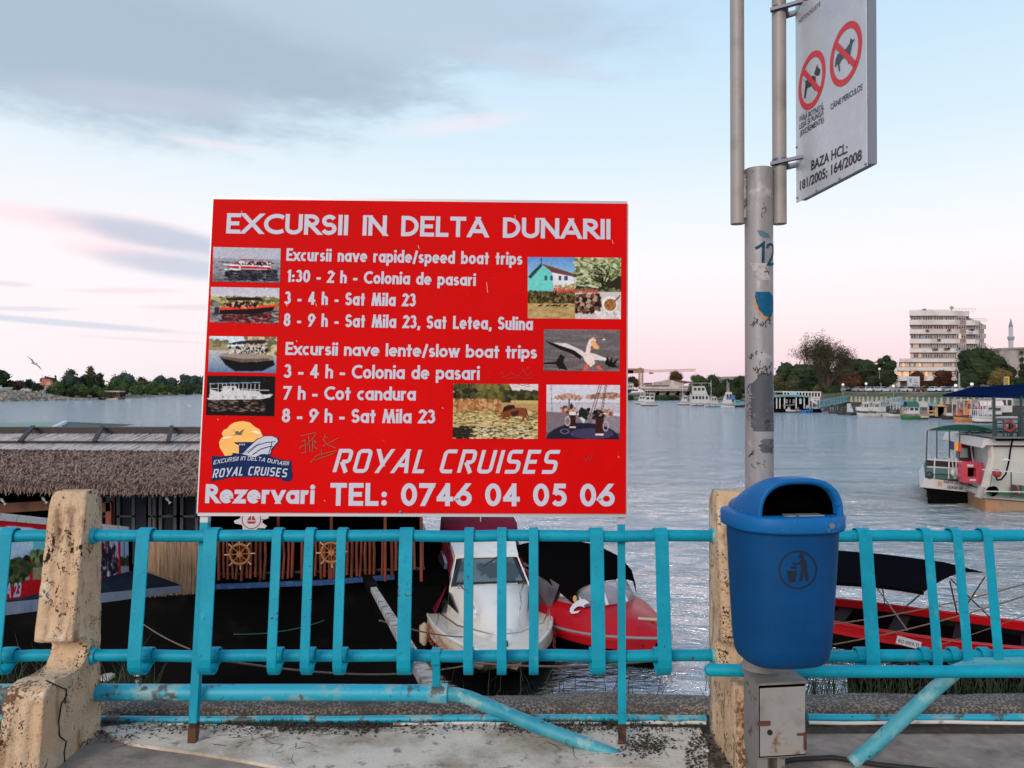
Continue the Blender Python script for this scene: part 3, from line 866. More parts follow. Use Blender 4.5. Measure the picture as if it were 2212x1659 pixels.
stroke_text(pl, 'EXCURSII IN DELTA DUNARII', z6(134, 1112), z6(884, 1120), 9 * k, 1.5 * k, TG, .15, .42, .2, .0042, warp=lambda u: 1.1 * math.sin(PI * min(1, u * 1.1))).build('lettering', M_white, bd)
stroke_text(pl, 'ROYAL CRUISES', z6(124, 1246), z6(872, 1240), 19 * k, 3.0 * k, TG, .15, .42, .2, .0042, warp=lambda u: .28 * math.sin(PI * u)).build('lettering', M_white, bd)


def poly_line(pl_, pts, w, off, mb):
    for po in stroke_polys([Vector(pl_.loc(*p)) for p in pts], w, 'b'):
        mb.flat([pl_.pt(u, v, off) for u, v in po])
    return mb


gr = MB(); random.seed(11)
for pts in ([(985, 955), (1005, 930), (1060, 920), (1150, 810)], [(1000, 830), (1150, 795)], [(1075, 820), (1090, 985)], [(1010, 880), (1040, 870), (1050, 990), (1005, 1000)], [(1120, 860), (1110, 990)], [(1115, 870), (1150, 890), (1120, 925), (1160, 960)], [(1240, 810), (1230, 850), (1265, 840)], [(1215, 860), (1265, 920), (1345, 950)], [(1215, 930), (1370, 850)], [(1200, 960), (1205, 1020)], [(1095, 1090), (1160, 1020), (1360, 972)], [(1130, 1070), (1330, 1000)]):
    poly_line(pl, [z6(*p) for p in pts], .0028, .0045, gr)
gr.build('graffiti', mat('green_marker', (.10, .075, .02), .5), bd); gr = MB()
def z7(x, y): return (898.7 + x * .2188, 760.4 + y * .2188)
gr = MB()
for pts in ([(825, 230), (850, 190), (880, 250), (940, 200), (1000, 260), (1060, 180), (1120, 160)], [(850, 250), (920, 270), (1010, 230), (1090, 280), (1160, 230)], [(980, 310), (1050, 330), (1110, 320), (1120, 340), (1080, 345)], [(1050, 160), (1100, 240), (1150, 200)]):
    poly_line(pl, [z7(*p) for p in pts], .0012, .0046, gr)
gr.build('graffiti', mat('dark_red_scratch', (.16, .02, .02), .5), bd); gr = MB()
for pts in ([(1650, 1040), (1680, 1080), (1700, 1040), (1720, 1075), (1745, 990)],): poly_line(pl, [z7(*p) for p in pts], .0016, .0046, gr)
gr.build('graffiti', mat('dark_red_scratch', (.16, .02, .02), .5), bd)
sc_ = MB()
for px, py, l in ((522, 455, 9), (492, 472, 3), (903, 530, 8), (1112, 465, 14), (1322, 518, 9), (1051, 610, 22), (682, 655, 7), (618, 657, 5), (1325, 580, 10), (808, 655, 2), (1195, 770, 8), (747, 1045, 5), (470, 905, 3), (1385 - 50, 985, 4), (640, 735, 4), (1233, 905, 4), (955, 880, 3), (700, 1120 - 40, 3)):
    poly_line(pl, [(px, py), (px + 2.5, py + l)], .0022, .0015, MB()).build('scratch', mat('pale_scratch', (.62, .40, .34), .5), bd)
MB().ball(pl.hit(865, 1106, .004), .006).build('bolt', M_turq, bd)


def place(px4):
    """corner function of a print from its four photo-pixel corners TL TR BR BL."""
    c = [pl.hit(p[0], p[1], .002) for p in px4]
    return lambda u, v: c[0] * (1 - u) * (1 - v) + c[1] * u * (1 - v) + c[2] * u * v + c[3] * (1 - u) * v


# 1 speed boat on grey water
p = Paint(146, 78, (176, 177, 190), 1); p.grad(.32, 1, (150, 152, 162), (96, 98, 106))
p.blobs(0, .42, 1, 1, [(70, 72, 80), (120, 122, 132), (150, 152, 160)], 260, .03, .25)
p.blobs(.2, .62, .95, .95, [(20, 20, 28), (34, 34, 44), (60, 60, 70)], 420, .03, .3)
p.poly([(.15, .50), (.86, .52), (.86, .57), (.8, .63), (.3, .62)], (228, 228, 232)); p.poly([(.17, .53), (.86, .55), (.85, .62), (.3, .62)], (176, 24, 40))
p.poly([(.3, .47), (.42, .34), (.52, .33), (.82, .36), (.82, .37), (.52, .36), (.44, .37), (.38, .48)], (150, 60, 80)); p.poly([(.34, .49), (.43, .38), (.46, .5)], (60, 62, 78))
p.blobs(.4, .40, .86, .5, [(40, 20, 30), (20, 16, 24), (140, 30, 50), (90, 20, 40), (210, 200, 200)], 70, .014, 1.2); p.ell(.4, .56, .012, .03, (240, 240, 230)); p.blobs(.18, .6, .4, .66, [(225, 228, 232)], 20, .02, .3)
p.grain().build(place([(461, 533.5), (606.5, 537), (605, 611), (459.5, 608)]), bd)
# 2 red open boat by the reeds
p = Paint(146, 80, (190, 190, 200), 2); p.grad(0, .3, (184, 184, 196), (196, 194, 200)); p.rect(0, .3, 1, .62, (150, 140, 96)); p.blobs(0, .28, 1, .6, [(170, 158, 104), (120, 112, 66), (90, 86, 50), (190, 180, 130)], 300, .03, .7)
p.rect(0, .6, 1, 1, (120, 116, 120)); p.blobs(0, .66, 1, 1, [(150, 148, 150), (90, 84, 90), (70, 50, 54)], 200, .04, .25); p.blobs(.2, .7, .9, .98, [(110, 34, 40), (70, 20, 26), (140, 60, 60), (30, 20, 24)], 220, .03, .3)
p.poly([(.22, .32), (.4, .28), (.7, .27), (.75, .32), (.78, .40), (.7, .36), (.24, .38)], (28, 18, 22)); p.poly([(.14, .60), (.97, .47), (.9, .66), (.66, .76), (.14, .76)], (18, 12, 14)); p.poly([(.12, .58), (.6, .52), (.98, .46), (.96, .52), (.6, .60), (.14, .65)], (226, 62, 40))
p.blobs(.2, .42, .7, .55, [(24, 18, 20), (50, 30, 28), (200, 150, 130)], 60, .018, 1.4); p.ell(.09, .5, .05, .09, (120, 122, 128)); p.rect(.06, .58, .13, .76, (40, 40, 46))
p.grain().build(place([(456, 620), (604, 622.5), (602, 699), (453.5, 696)]), bd)
# 3 canopied boat on a quiet channel
p = Paint(146, 80, (196, 214, 226), 3); p.blobs(0, .14, .25, .3, [(150, 140, 104), (110, 100, 74)], 60, .03); p.blobs(.55, .0, 1, .4, [(150, 140, 110), (190, 180, 150), (100, 94, 70)], 220, .03); p.rect(0, .3, 1, .42, (150, 136, 100)); p.grad(.4, 1, (176, 184, 186), (84, 112, 150)); p.blobs(.4, .3, 1, .5, [(196, 180, 140), (110, 96, 70)], 90, .025)
p.poly([(.15, .55), (.95, .6), (.98, .78), (.8, .95), (.4, .97), (.25, .8)], (10, 10, 12)); p.poly([(.16, .50), (.35, .44), (.95, .52), (.96, .64), (.7, .7), (.18, .6)], (150, 134, 124)); p.poly([(.18, .56), (.5, .62), (.9, .60), (.9, .66), (.5, .72), (.2, .62)], (96, 82, 76))
p.poly([(.28, .2), (.45, .13), (.8, .08), (.86, .14), (.8, .2), (.5, .22), (.3, .24)], (52, 30, 36)); p.blobs(.3, .28, .85, .46, [(30, 26, 26), (16, 14, 16), (190, 184, 176)], 90, .02)
for x_ in (.35, .5, .6, .75): p.line([(x_, .46), (x_ + .06, .2)], .008, (226, 226, 226)); p.line([(x_ + .08, .46), (x_ - .02, .2)], .006, (226, 226, 226))
p.grain().build(place([(452.5, 726), (599, 728), (596.5, 806), (450, 803.5)]), bd)
# 4 white passenger ship on black water
p = Paint(146, 86, (9, 9, 11), 4); p.blobs(0, 0, 1, .2, [(20, 20, 16), (8, 8, 8), (30, 22, 16)], 80, .04)
p.poly([(.01, .57), (.98, .45), (.93, .53), (.8, .58), (.03, .62)], (206, 204, 204)); p.poly([(.05, .35), (.2, .42), (.24, .36), (.24, .27), (.42, .26), (.5, .36), (.76, .38), (.82, .47), (.9, .47), (.9, .55), (.04, .58)], (198, 198, 200))
for k_ in range(13): p.line([(.05 + k_ * .06, .4), (.05 + k_ * .06, .2)], .006, (200, 204, 206))
p.line([(.04, .21), (.78, .16)], .012, (110, 150, 180)); p.line([(.05, .33), (.24, .34)], .006, (220, 220, 220)); p.line([(.5, .33), (.92, .36)], .006, (220, 220, 220)); p.rect(.37, .29, .4, .37, (20, 20, 24)); p.rect(.31, .3, .33, .33, (20, 20, 24)); p.rect(.44, .28, .46, .33, (20, 20, 24))
for x_ in (.24, .43, .56, .68, .72): p.ring(x_, .54, .017, .028, .45, (14, 14, 16))
p.blobs(.05, .62, .85, .9, [(90, 76, 66), (120, 100, 88), (50, 42, 38), (6, 6, 8)], 190, .028, .22); p.grain()
p.build(place([(448, 811), (594.5, 813), (592.5, 899), (445, 896.5)]), bd)
# 5 collage
p = Paint(200, 132, (150, 120, 80), 5); p.rect(0, 0, .505, .56, (96, 146, 200)); p.grad(0, .4, (86, 140, 196), (150, 190, 220)); p.rect(.505, 0, 1, .56, (196, 196, 170))
p.poly([(0, .3), (.14, .1), (.27, .26), (.28, .54), (0, .56)], (104, 196, 190)); p.poly([(0, .32), (.14, .1), (.16, .14), (.03, .36)], (50, 60, 66)); p.poly([(.14, .1), (.5, .27), (.5, .34), (.26, .25)], (108, 62, 56)); p.poly([(.26, .25), (.5, .32), (.5, .46), (.28, .52)], (216, 214, 224))
for x_ in (.36, .48, .66, .78, .8): p.rect(x_ * .5, .3, x_ * .5 + .028, .38, (40, 84, 92))
p.line([(.145, .12), (.145, .02)], .006, (40, 50, 60)); p.line([(.125, .05), (.165, .05)], .005, (40, 50, 60)); p.poly([(.28, .54), (.5, .42), (.5, .56), (.2, .56)], (176, 160, 110)); p.blobs(.28, .46, .5, .56, [(196, 180, 130), (150, 134, 86)], 50, .014)
p.blobs(.5, .0, 1, .45, [(60, 70, 34), (90, 104, 54), (130, 146, 90), (176, 176, 140)], 420, .016, .7)
for k_ in range(26):
    x_ = .55 + .45 * p.r.rand(); y_ = .05 + .4 * p.r.rand(); p.line([(.8, .5), ((x_ + .8) / 2 + .05, y_ + .08), (x_, y_)], .008, (34, 28, 24))
p.poly([(.52, .46), (.75, .5), (1, .3), (1, .56), (.5, .56)], (40, 40, 24)); p.blobs(.5, .5, 1, .56, [(80, 90, 50), (120, 120, 80)], 50, .012)
p.rect(0, .56, .505, .76, (64, 60, 30)); p.blobs(0, .56, .5, .74, [(84, 80, 40), (40, 38, 22), (120, 110, 60), (60, 40, 28)], 260, .014); p.rect(0, .755, .505, 1, (176, 146, 96)); p.blobs(0, .76, .5, 1, [(186, 158, 108), (160, 130, 84)], 90, .03, .3)
for x_ in (.13, .21, .26, .29, .33, .40): p.poly([(x_ - .022, .79), (x_ + .02, .77), (x_ + .032, .755), (x_ + .03, .78), (x_ + .016, .80), (x_ + .018, .825), (x_ + .008, .80), (x_ - .012, .80), (x_ - .018, .825)], (24, 16, 14))
p.rect(.51, .56, 1, 1, (196, 188, 184)); p.poly([(.51, .62), (.62, .58), (.78, .66), (.8, .8), (.7, .9), (.51, .9)], (60, 34, 26)); p.blobs(.52, .6, .78, .9, [(96, 62, 48), (50, 28, 22), (170, 140, 120), (120, 84, 64), (30, 16, 14)], 160, .016)
p.ell(.88, .76, .085, .13, (224, 220, 214)); p.ell(.885, .77, .065, .1, (150, 98, 56)); p.blobs(.84, .7, .93, .84, [(170, 116, 66), (130, 80, 44)], 40, .014); p.line([(.93, .72), (.99, .62)], .014, (40, 34, 36)); p.blobs(.7, .88, 1, 1, [(216, 214, 210), (180, 176, 176)], 60, .012)
p.grain(.04).build(place([(1140, 555.5), (1341.5, 557), (1341, 689.5), (1140, 688)]), bd)
font_text(pl, 'Pădurea Letea', (1196, 632), (1292, 632.5), 10.5 * 3.62 / FPX, .03, .0026).build('lettering', mat('crimson_print', (.55, .01, .015), .4), bd)
# 6 pelican
p = Paint(164, 90, (110, 100, 100), 6); p.grad(0, 1, (104, 96, 100), (92, 84, 80)); p.blobs(0, 0, 1, 1, [(112, 104, 106), (96, 90, 92)], 80, .12, .1)
p.poly([(0, .26), (.1, .32), (.25, .4), (.42, .52), (.52, .6), (.48, .72), (.36, .58), (.2, .48), (.08, .36)], (16, 14, 18)); p.poly([(.12, .32), (.3, .34), (.5, .5), (.55, .58), (.52, .66), (.4, .5), (.2, .38)], (206, 196, 198))
p.poly([(.60, .56), (.66, .58), (.84, .70), (.86, .76), (.74, .74), (.62, .72)], (214, 204, 204)); p.poly([(.50, .58), (.58, .52), (.64, .62), (.68, .82), (.62, .9), (.54, .76)], (222, 204, 196))
p.poly([(.55, .55), (.57, .38), (.60, .24), (.66, .2), (.68, .28), (.62, .4), (.61, .56)], (228, 206, 196)); p.ell(.655, .25, .03, .06, (230, 216, 208)); p.poly([(.62, .28), (.66, .26), (.73, .42), (.72, .48), (.66, .46), (.63, .38)], (222, 164, 104)); p.line([(.66, .22), (.70, .21)], .014, (200, 70, 60)); p.ell(.79, .24, .02, .02, (220, 216, 210))
p.poly([(.80, .82), (.84, .62), (.86, .78), (.90, .64), (.90, .8), (.99, .66), (.94, .84), (.99, .92), (.86, .9)], (18, 16, 18)); p.poly([(.54, .88), (.58, .82), (.59, .95), (.53, .98)], (226, 90, 60)); p.poly([(.68, .86), (.74, .88), (.78, .98), (.72, .95)], (226, 90, 60)); p.poly([(0, .8), (.16, .78), (.22, .6), (.28, .66), (.26, .78), (.32, .98), (.2, .95), (.16, .84), (0, .84)], (24, 20, 22))
p.grain().build(place([(1175, 711.5), (1339, 712.5), (1338.5, 802), (1174, 801)]), bd)
# 7 horses grazing
p = Paint(184, 120, (180, 156, 106), 7); p.rect(0, 0, 1, .3, (204, 196, 196)); p.blobs(0, .02, .5, .32, [(40, 42, 24), (70, 68, 36), (96, 88, 50), (28, 30, 18)], 330, .03); p.blobs(.3, .04, .66, .34, [(96, 92, 44), (120, 110, 60), (70, 66, 34)], 260, .03); p.blobs(.6, .14, 1, .32, [(60, 56, 30), (84, 78, 44), (40, 38, 22)], 160, .025)
p.rect(0, .34, 1, .56, (170, 138, 88)); p.blobs(0, .3, .55, .5, [(156, 100, 60), (176, 120, 76), (130, 84, 50), (190, 150, 100)], 260, .02, 1.2); p.blobs(0, .5, 1, .95, [(190, 172, 116), (166, 146, 90), (120, 104, 60), (206, 190, 140), (90, 80, 44)], 900, .02, .3)
p.blobs(.0, .78, .25, 1, [(30, 26, 18), (50, 44, 26)], 130, .03, .4); p.blobs(.2, .78, 1, 1, [(60, 50, 34), (196, 184, 150), (216, 206, 176), (80, 70, 46)], 260, .022, .25); p.rect(.68, .3, 1, .36, (186, 160, 104))
p.poly([(.58, .5), (.6, .42), (.66, .38), (.72, .38), (.74, .46), (.7, .52), (.6, .56)], (40, 22, 16)); p.poly([(.62, .5), (.72, .44), (.8, .43), (.86, .44), (.875, .52), (.87, .6), (.90, .66), (.88, .67), (.85, .6), (.83, .68), (.81, .67), (.82, .58), (.72, .6), (.68, .58), (.66, .66), (.64, .6), (.60, .65), (.57, .6), (.56, .53)], (120, 60, 34)); p.poly([(.68, .52), (.78, .48), (.76, .58), (.7, .6)], (56, 26, 18)); p.line([(.86, .46), (.89, .62)], .012, (30, 16, 12))
p.grain(.05).build(place([(979.5, 829), (1162.5, 830), (1161.5, 948), (978, 947.5)]), bd)
# 8 straw parasols on a beach terrace
p = Paint(160, 118, (198, 198, 210), 8); p.rect(0, .34, 1, .52, (180, 178, 188)); p.line([(0, .335), (1, .335)], .006, (130, 134, 146)); p.poly([(0, .5), (.4, .52), (.5, .7), (0, .9)], (116, 104, 112)); p.poly([(.55, .5), (1, .58), (1, .95), (.5, .8)], (132, 124, 134)); p.rect(0, .88, 1, 1, (80, 74, 84))
p.poly([(.1, .25), (.2, .18), (.3, .15), (.4, .18), (.5, .26), (.4, .27), (.2, .27)], (176, 136, 116)); p.poly([(.52, .23), (.66, .16), (.9, .13), (1, .16), (1, .24), (.7, .25), (.54, .26)], (150, 110, 94)); p.blobs(.1, .2, .5, .27, [(150, 112, 96), (190, 156, 136)], 60, .014); p.blobs(.54, .16, 1, .25, [(126, 90, 76), (176, 140, 122)], 70, .016)
p.line([(.31, .26), (.31, .48)], .014, (60, 44, 44)); p.line([(.06, 0), (.08, .6)], .008, (120, 96, 96))
for a_, b_ in ((.72, .57), (.75, .6), (.8, .72), (.82, .74)): p.line([(a_, 0), (b_, .7)], .011, (104, 66, 54))
p.blobs(.2, .40, .42, .52, [(150, 100, 80), (190, 150, 130), (90, 56, 48)], 40, .016); p.blobs(.66, .46, .92, .58, [(150, 104, 84), (186, 150, 130), (110, 70, 58)], 50, .016); p.ell(.34, .4, .02, .06, (40, 36, 50))
p.ell(.5, 1.02, .5, .32, (30, 28, 46)); p.ell(.62, .9, .3, .1, (60, 56, 84)); p.blobs(.45, .44, .58, .62, [(30, 30, 30), (20, 22, 22)], 36, .018); p.rect(.31, .53, .40, .82, (52, 22, 22)); p.rect(.31, .5, .40, .56, (214, 206, 204)); p.rect(.31, .77, .40, .8, (200, 190, 190)); p.ring(.29, .67, .035, .09, .25, (190, 180, 184)); p.rect(.67, .6, .78, .93, (58, 20, 20)); p.rect(.67, .9, .78, .93, (210, 200, 200)); p.ring(.81, .76, .04, .1, .25, (170, 160, 170)); p.blobs(.64, .48, .78, .62, [(30, 34, 30), (20, 20, 20)], 30, .016); p.ring(.25, .86, .06, .045, .2, (120, 116, 140))
p.grain(.04).build(place([(1180.5, 831), (1339, 832), (1338.5, 949), (1180, 948)]), bd)

# ================================================================== pole with twin pipes
M_pole = mat('worn_grey_pole', (.28, .27, .275), .5, metal=.15, var=[((.20, .185, .19), 4, .45, .65, 'n', (2, 2, .4)), ((.44, .42, .44), 9, .55, .7), ((.09, .08, .08), 30, .66, .72), ((.05, .045, .045), 90, .70, .73)], bump=[(40, .001)])
M_pole2 = mat('grey_green_pipe', (.30, .275, .265), .55, metal=.1, var=[((.22, .21, .20), 6, .45, .65), ((.08, .075, .07), 40, .68, .72)], bump=[(60, .001)])
PX, PY, PR = (1640 - CX) / FPX * 3.05, 3.05, .0545
pz = lambda y: EYE + (HOR - y) / FPX * 3.0
po = thing('sign_pole', 'tall worn grey steel pole topped by two thinner pipes, marked 12 in blue', 'pole', (PX, PY, 0))
MB().tube([(PX, PY, -.1), (PX, PY, pz(374) + .03)], PR, 32).build('pole', M_pole, po)
for px in (1594, 1685):
    X = (px - CX) / FPX * 3.05
    MB().tube([(X, PY, at(0, 484, PY).z), (X, PY, 4.6)], .0272, 20).build('upper_pipe', M_pole2, po)
for px in (1611, 1669):
    X = (px - CX) / FPX * 3.03
    MB().tube([(X, PY - .012, at(0, 478, PY).z + .01), (X, PY - .012, at(0, 380, PY).z)], .008, 8).build('weld', mat('weld_bead', (.30, .28, .27), .7, bump=[(80, .006)], var=[((.08, .07, .07), 30, .5, .65)]), po)


def pole_pt(px, py, off=.0008):
    s_ = max(-.97, min(.97, (px - 1640) / 30.5)); a = math.asin(s_); r = PR + off
    D = PY - r * math.cos(a)
    return Vector((PX + r * math.sin(a), D, EYE + (HOR - py) / FPX * D))


def pole_stroke(pts, w, mb, off=.001):
    P2 = []
    for a, b in zip(pts, pts[1:]):
        n = max(1, int(math.hypot(b[0] - a[0], b[1] - a[1]) / 3)); P2 += [(a[0] + (b[0] - a[0]) * i / n, a[1] + (b[1] - a[1]) * i / n) for i in range(n)]
    P2.append(pts[-1])
    for po_ in stroke_polys(P2, w, 'b'): mb.add([pole_pt(x, y, off) for x, y in po_], [(0, 1, 2, 3)])
    return mb


def pole_patch(rows, off=.0006, jag=1.5, seed=0, step=4):
    """rows: (y, left, right) photo pixels of a paint patch on the pole."""
    rnd = random.Random(seed); mb = MB(); ys = []; y = rows[0][0]
    while y <= rows[-1][0]: ys.append(y); y += step
    grid = []
    for y in ys:
        i = max(k for k in range(len(rows)) if rows[k][0] <= y + 1e-6); i = min(i, len(rows) - 2)
        t = (y - rows[i][0]) / (rows[i + 1][0] - rows[i][0])
        l = rows[i][1] * (1 - t) + rows[i + 1][1] * t + rnd.uniform(-jag, jag); r = rows[i][2] * (1 - t) + rows[i + 1][2] * t + rnd.uniform(-jag, jag)
        grid.append([pole_pt(l + (r - l) * k / 10, y, off) for k in range(11)])
    return mb.loft(grid, closed=False, smooth=True)


def z3(x, y): return (1538 + x * .1875, 293.8 + y * .1875)
def z4(x, y): return (1347.9 + x * .1953, 622.1 + y * .1953)
M_ink = mat('petrol_blue_paint', (.004, .05, .10), .6, var=[((.01, .08, .14), 30, .45, .7)], spec=.15)
mb = MB()
pole_stroke([z3(*p) for p in [(460, 1295), (510, 1262), (545, 1235), (543, 1350), (540, 1460)]], 6.4, mb)
pole_stroke([z3(*p) for p in [(590, 1290), (600, 1255), (630, 1240), (672, 1255), (688, 1300), (670, 1370), (620, 1450), (600, 1478), (650, 1476), (695, 1470)]], 5.6, mb, .0013)
mb.build('painted_number', M_ink, po)
pole_patch([(497, 1626, 1636), (505, 1630, 1652), (513, 1640, 1656)], seed=5, jag=2).build('paint_smear', mat('teal_smear', (.06, .13, .16), .6), po)
pole_patch([(636, 1622, 1650), (650, 1622, 1658), (665, 1623, 1662), (680, 1628, 1662), (688, 1640, 1656)], seed=6, off=.0006).build('paint_blob', mat('orange_sticker', (.50, .21, .07), .6, var=[((.25, .2, .2), 40, .5, .6)]), po)
pole_patch([(630, 1624, 1655), (640, 1624, 1664), (655, 1626, 1665), (668, 1630, 1665), (680, 1640, 1661), (686, 1648, 1656)], seed=7, off=.0012, jag=1, step=3).build('paint_blob', mat('blue_blob_paint', (.003, .08, .17), .6, var=[((.01, .12, .22), 60, .5, .7)], spec=.15), po)
M_dk = mat('dark_grey_smudge', (.055, .06, .072), .6, var=[((.10, .11, .125), 16, .5, .68), ((.20, .20, .21), 45, .62, .70), ((.03, .045, .035), 8, .55, .7)])
pole_patch([(806, 1633, 1658), (815, 1626, 1664), (826, 1622, 1668), (832, 1612, 1669), (900, 1612, 1669), (925, 1618, 1669), (934, 1624, 1666)], seed=8, off=.0007, jag=2.5, step=3).build('dirt_patch', M_dk, po)
pole_patch([(948, 1640, 1664), (965, 1630, 1668), (978, 1636, 1660)], seed=9, jag=4, step=3).build('dirt_patch', M_dk, po)
pole_patch([(568, 1614, 1650), (580, 1618, 1648), (600, 1630, 1655), (606, 1636, 1650)], seed=10, jag=4, step=3).build('peeled_sticker', mat('peeled_paper', (.42, .39, .40), .8, var=[((.22, .18, .17), 50, .5, .62)]), po)
M_blk = mat('black_marker', (.015, .014, .018), .5)
mb = MB(); rnd = random.Random(3)
for cx, cy, n, sx_, sy_ in ((1640, 800, 30, 24, 12), (1622, 698, 8, 8, 9), (1652, 692, 8, 8, 7), (1640, 704, 5, 14, 10), (1620, 975, 6, 5, 16), (1658, 960, 6, 5, 16), (1644, 580, 5, 10, 8), (1640, 452, 5, 4, 14), (1636, 1000, 8, 20, 20), (1645, 912, 5, 10, 10), (1630, 765, 5, 15, 12)):
    for _ in range(n):
        x, y = cx + rnd.gauss(0, sx_ * .45), cy + rnd.gauss(0, sy_ * .45); q_ = [(x, y)]
        for _k in range(rnd.randint(1, 3)): q_.append((q_[-1][0] + rnd.uniform(-4, 4), q_[-1][1] + rnd.uniform(-6, 6)))
        pole_stroke([(min(1668, max(1612, a)), b) for a, b in q_], rnd.uniform(.9, 2.2), mb, .0016)
    mb.build('scribble', M_blk, po); mb = MB()

# ================================================================== rules sign on the pole
sp = Plane(at(1720, 438, 3.05), at(1872, 358, 2.55), at(1720, 438, 3.05) + Vector((0, 0, 1)))
W_s = Vector(sp.loc(1872, 358)).x; Ht = 1.32
sg = thing('rules_sign', 'white metal sign with red prohibition rings for dogs, bracketed to the grey pole', 'sign', tuple(sp.o))
M_sw = mat('white_sign_sheet', (.56, .58, .62), .28, metal=.25, var=[((.48, .50, .55), 2.2, .4, .7), ((.64, .64, .66), 5, .55, .8)], bump=[(2.5, .012)])
M_sf = mat('sign_frame_grey', (.20, .21, .25), .4, metal=.4)
MB().prism([sp.pt(u, v, .0) for u, v in ((0, 0), (W_s, 0), (W_s, Ht), (0, Ht))], sp.n * -.004).build('sheet', M_sw, sg)
MB().prism([sp.pt(u, v, -.005) for u, v in ((.012, .006), (W_s + .003, .006), (W_s + .003, Ht), (.012, Ht))], sp.n * -.03).build('frame', M_sf, sg)
M_dred = mat('sign_red', (.58, .012, .02), .4); M_dk2 = mat('sign_black', (.012, .014, .025), .4)


def ring(pl_, c, r0, r1, off, mb, n=40):
    for k_ in range(n):
        a, b = 2 * PI * k_ / n, 2 * PI * (k_ + 1) / n
        mb.quad(*[pl_.pt(c[0] + r * math.cos(t), c[1] + r * math.sin(t), off) for r, t in ((r0, a), (r1, a), (r1, b), (r0, b))])
    return mb


def z2(x, y): return (1538 + x * .1875, y * .1875)
cL = sp.loc(*z2(1148, 928)); cR = sp.loc(*z2(1538, 625)); cT = (cL[0], sp.loc(1738, 11)[1] + .108)
for c in (cL, cR, cT, (cR[0], cT[1] + .07)):
    mb = ring(sp, c, .083, .106, .0012, MB())
    d = Vector((1, -1)).normalized(); n_ = Vector((1, 1)).normalized() * .0105
    mb.quad(*[sp.pt(c[0] + d.x * k1 * .09 + n_.x * k2, c[1] + d.y * k1 * .09 + n_.y * k2, .0024) for k1, k2 in ((-1, -1), (1, -1), (1, 1), (-1, 1))])
    mb.build('prohibition_ring', M_dred, sg)
MB().flat([sp.hit(*z2(*p), .0018) for p in [(1180, 850), (1218, 735), (1222, 775), (1252, 800), (1240, 865), (1205, 872)]]).flat([sp.hit(*z2(*p), .0018) for p in [(1058, 910), (1082, 935), (1165, 870), (1196, 880), (1198, 960), (1192, 1052), (1180, 1030), (1150, 990), (1100, 1012), (1078, 1135), (1063, 1132), (1078, 1000), (1082, 948)]]).build('dog_symbol', M_dk2, sg)
MB().flat([sp.hit(*z2(*p), .0018) for p in [(1455, 620), (1520, 600), (1590, 500), (1600, 440), (1622, 458), (1650, 450), (1618, 500), (1592, 640), (1590, 730), (1572, 735), (1560, 650), (1500, 680), (1470, 740), (1478, 815), (1465, 825), (1450, 720), (1430, 775), (1420, 765), (1430, 680)]]).build('dog_symbol', mat('sign_slate', (.03, .05, .08), .4), sg)
for s_, a, b, cap, bold in (('MOTOCICLETE', (1000, 280), (1250, 62), .0165, .0), ('FĂRĂ BOTNIȚĂ,', (1010, 1405), (1290, 1255), .021, .012), ('LESĂ ȘI PUNGĂ', (1010, 1490), (1288, 1325), .021, .012), ('(EXCREMENTE)', (1015, 1572), (1290, 1405), .021, .012), ('CÂINE PERICULOS', (1368, 1268), (1735, 1030), .021, .012)):
    font_text(sp, s_, z2(*a), z2(*b), cap, bold, .0014).build('lettering', M_dk2, sg)
for s_, a, b in (('BAZA HCL:', (1145, 395), (1562, 190)), ('181/2005; 164/2008', (1015, 625), (1727, 272))):
    font_text(sp, s_, z3(*a), z3(*b), .037, .02, .0014).build('lettering', M_dk2, sg)
for p in [(978, 130), (985, 712), (1210, 628), (1475, 488), (1775, 322)]:
    MB().ball(sp.hit(*z3(*p), .001), .005, 8, 4).build('rivet', M_sf, sg)
for py in (22, 352):
    a = at(1685, py, 3.05); zc = a.z
    b = sp.pt(.06, zc - sp.o.z + .0, -.02)
    MB().tube([(a.x, a.y, zc - .014), (a.x, a.y, zc + .014)], .0315, 16).bar((a.x - .045, a.y - .02, zc - .01), (b.x, b.y, zc + .012), .02, .012).bar((a.x + .02, a.y + .03, zc - .012), (b.x + .01, b.y + .05, zc), .012, .02).build('bracket', mat('galvanised_dark', (.11, .12, .15), .45, .6), sg)

# ================================================================== blue litter bin
TH = R(7); Fw = Vector((math.sin(TH), -math.cos(TH), 0)); Rt = Vector((math.cos(TH), math.sin(TH), 0)); O_ = Vector((PX, PY, 0))
def BL(u, w, z): return O_ + Rt * (u * .925 + .002) + Fw * w + Vector((0, 0, z))
M_blue_shaded = mat('blue_plastic_shaded', (.001, .056, .18), .5, var=[((.006, .066, .17), 1.6, .55, .75, 'n', (2, 2, .5)), ((.03, .09, .16), 130, .70, .72), ((.001, .042, .145), 2.5, .4, .7), ((.002, .07, .22), 7, .6, .8), ((.004, .04, .12), 60, .70, .74)], bump=[(3, .004), (90, .0004)], spec=.18)  # lid's plastic darkened, shade of the downward-facing body put into the colour
M_blue2 = mat('blue_plastic_lid', (.002, .115, .35), .5, var=[((.002, .11, .32), 4, .4, .7), ((.03, .17, .30), 90, .35, .37, 'm'), ((.01, .03, .06), 60, .36, .38, 'm')], bump=[(70, .0004)], spec=.22)
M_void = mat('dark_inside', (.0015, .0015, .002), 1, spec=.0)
bn = thing('litter_bin', 'blue plastic litter bin with domed lid hung on the grey pole', 'litter bin', tuple(BL(0, .22, .6)))
BACK = .058
LV = [(.594, .11, .075), (.597, .14, .10), (.607, .158, .12), (.63, .17, .135), (.68, .178, .142), (.8, .186, .148), (.95, .194, .155), (1.12, .203, .162)]


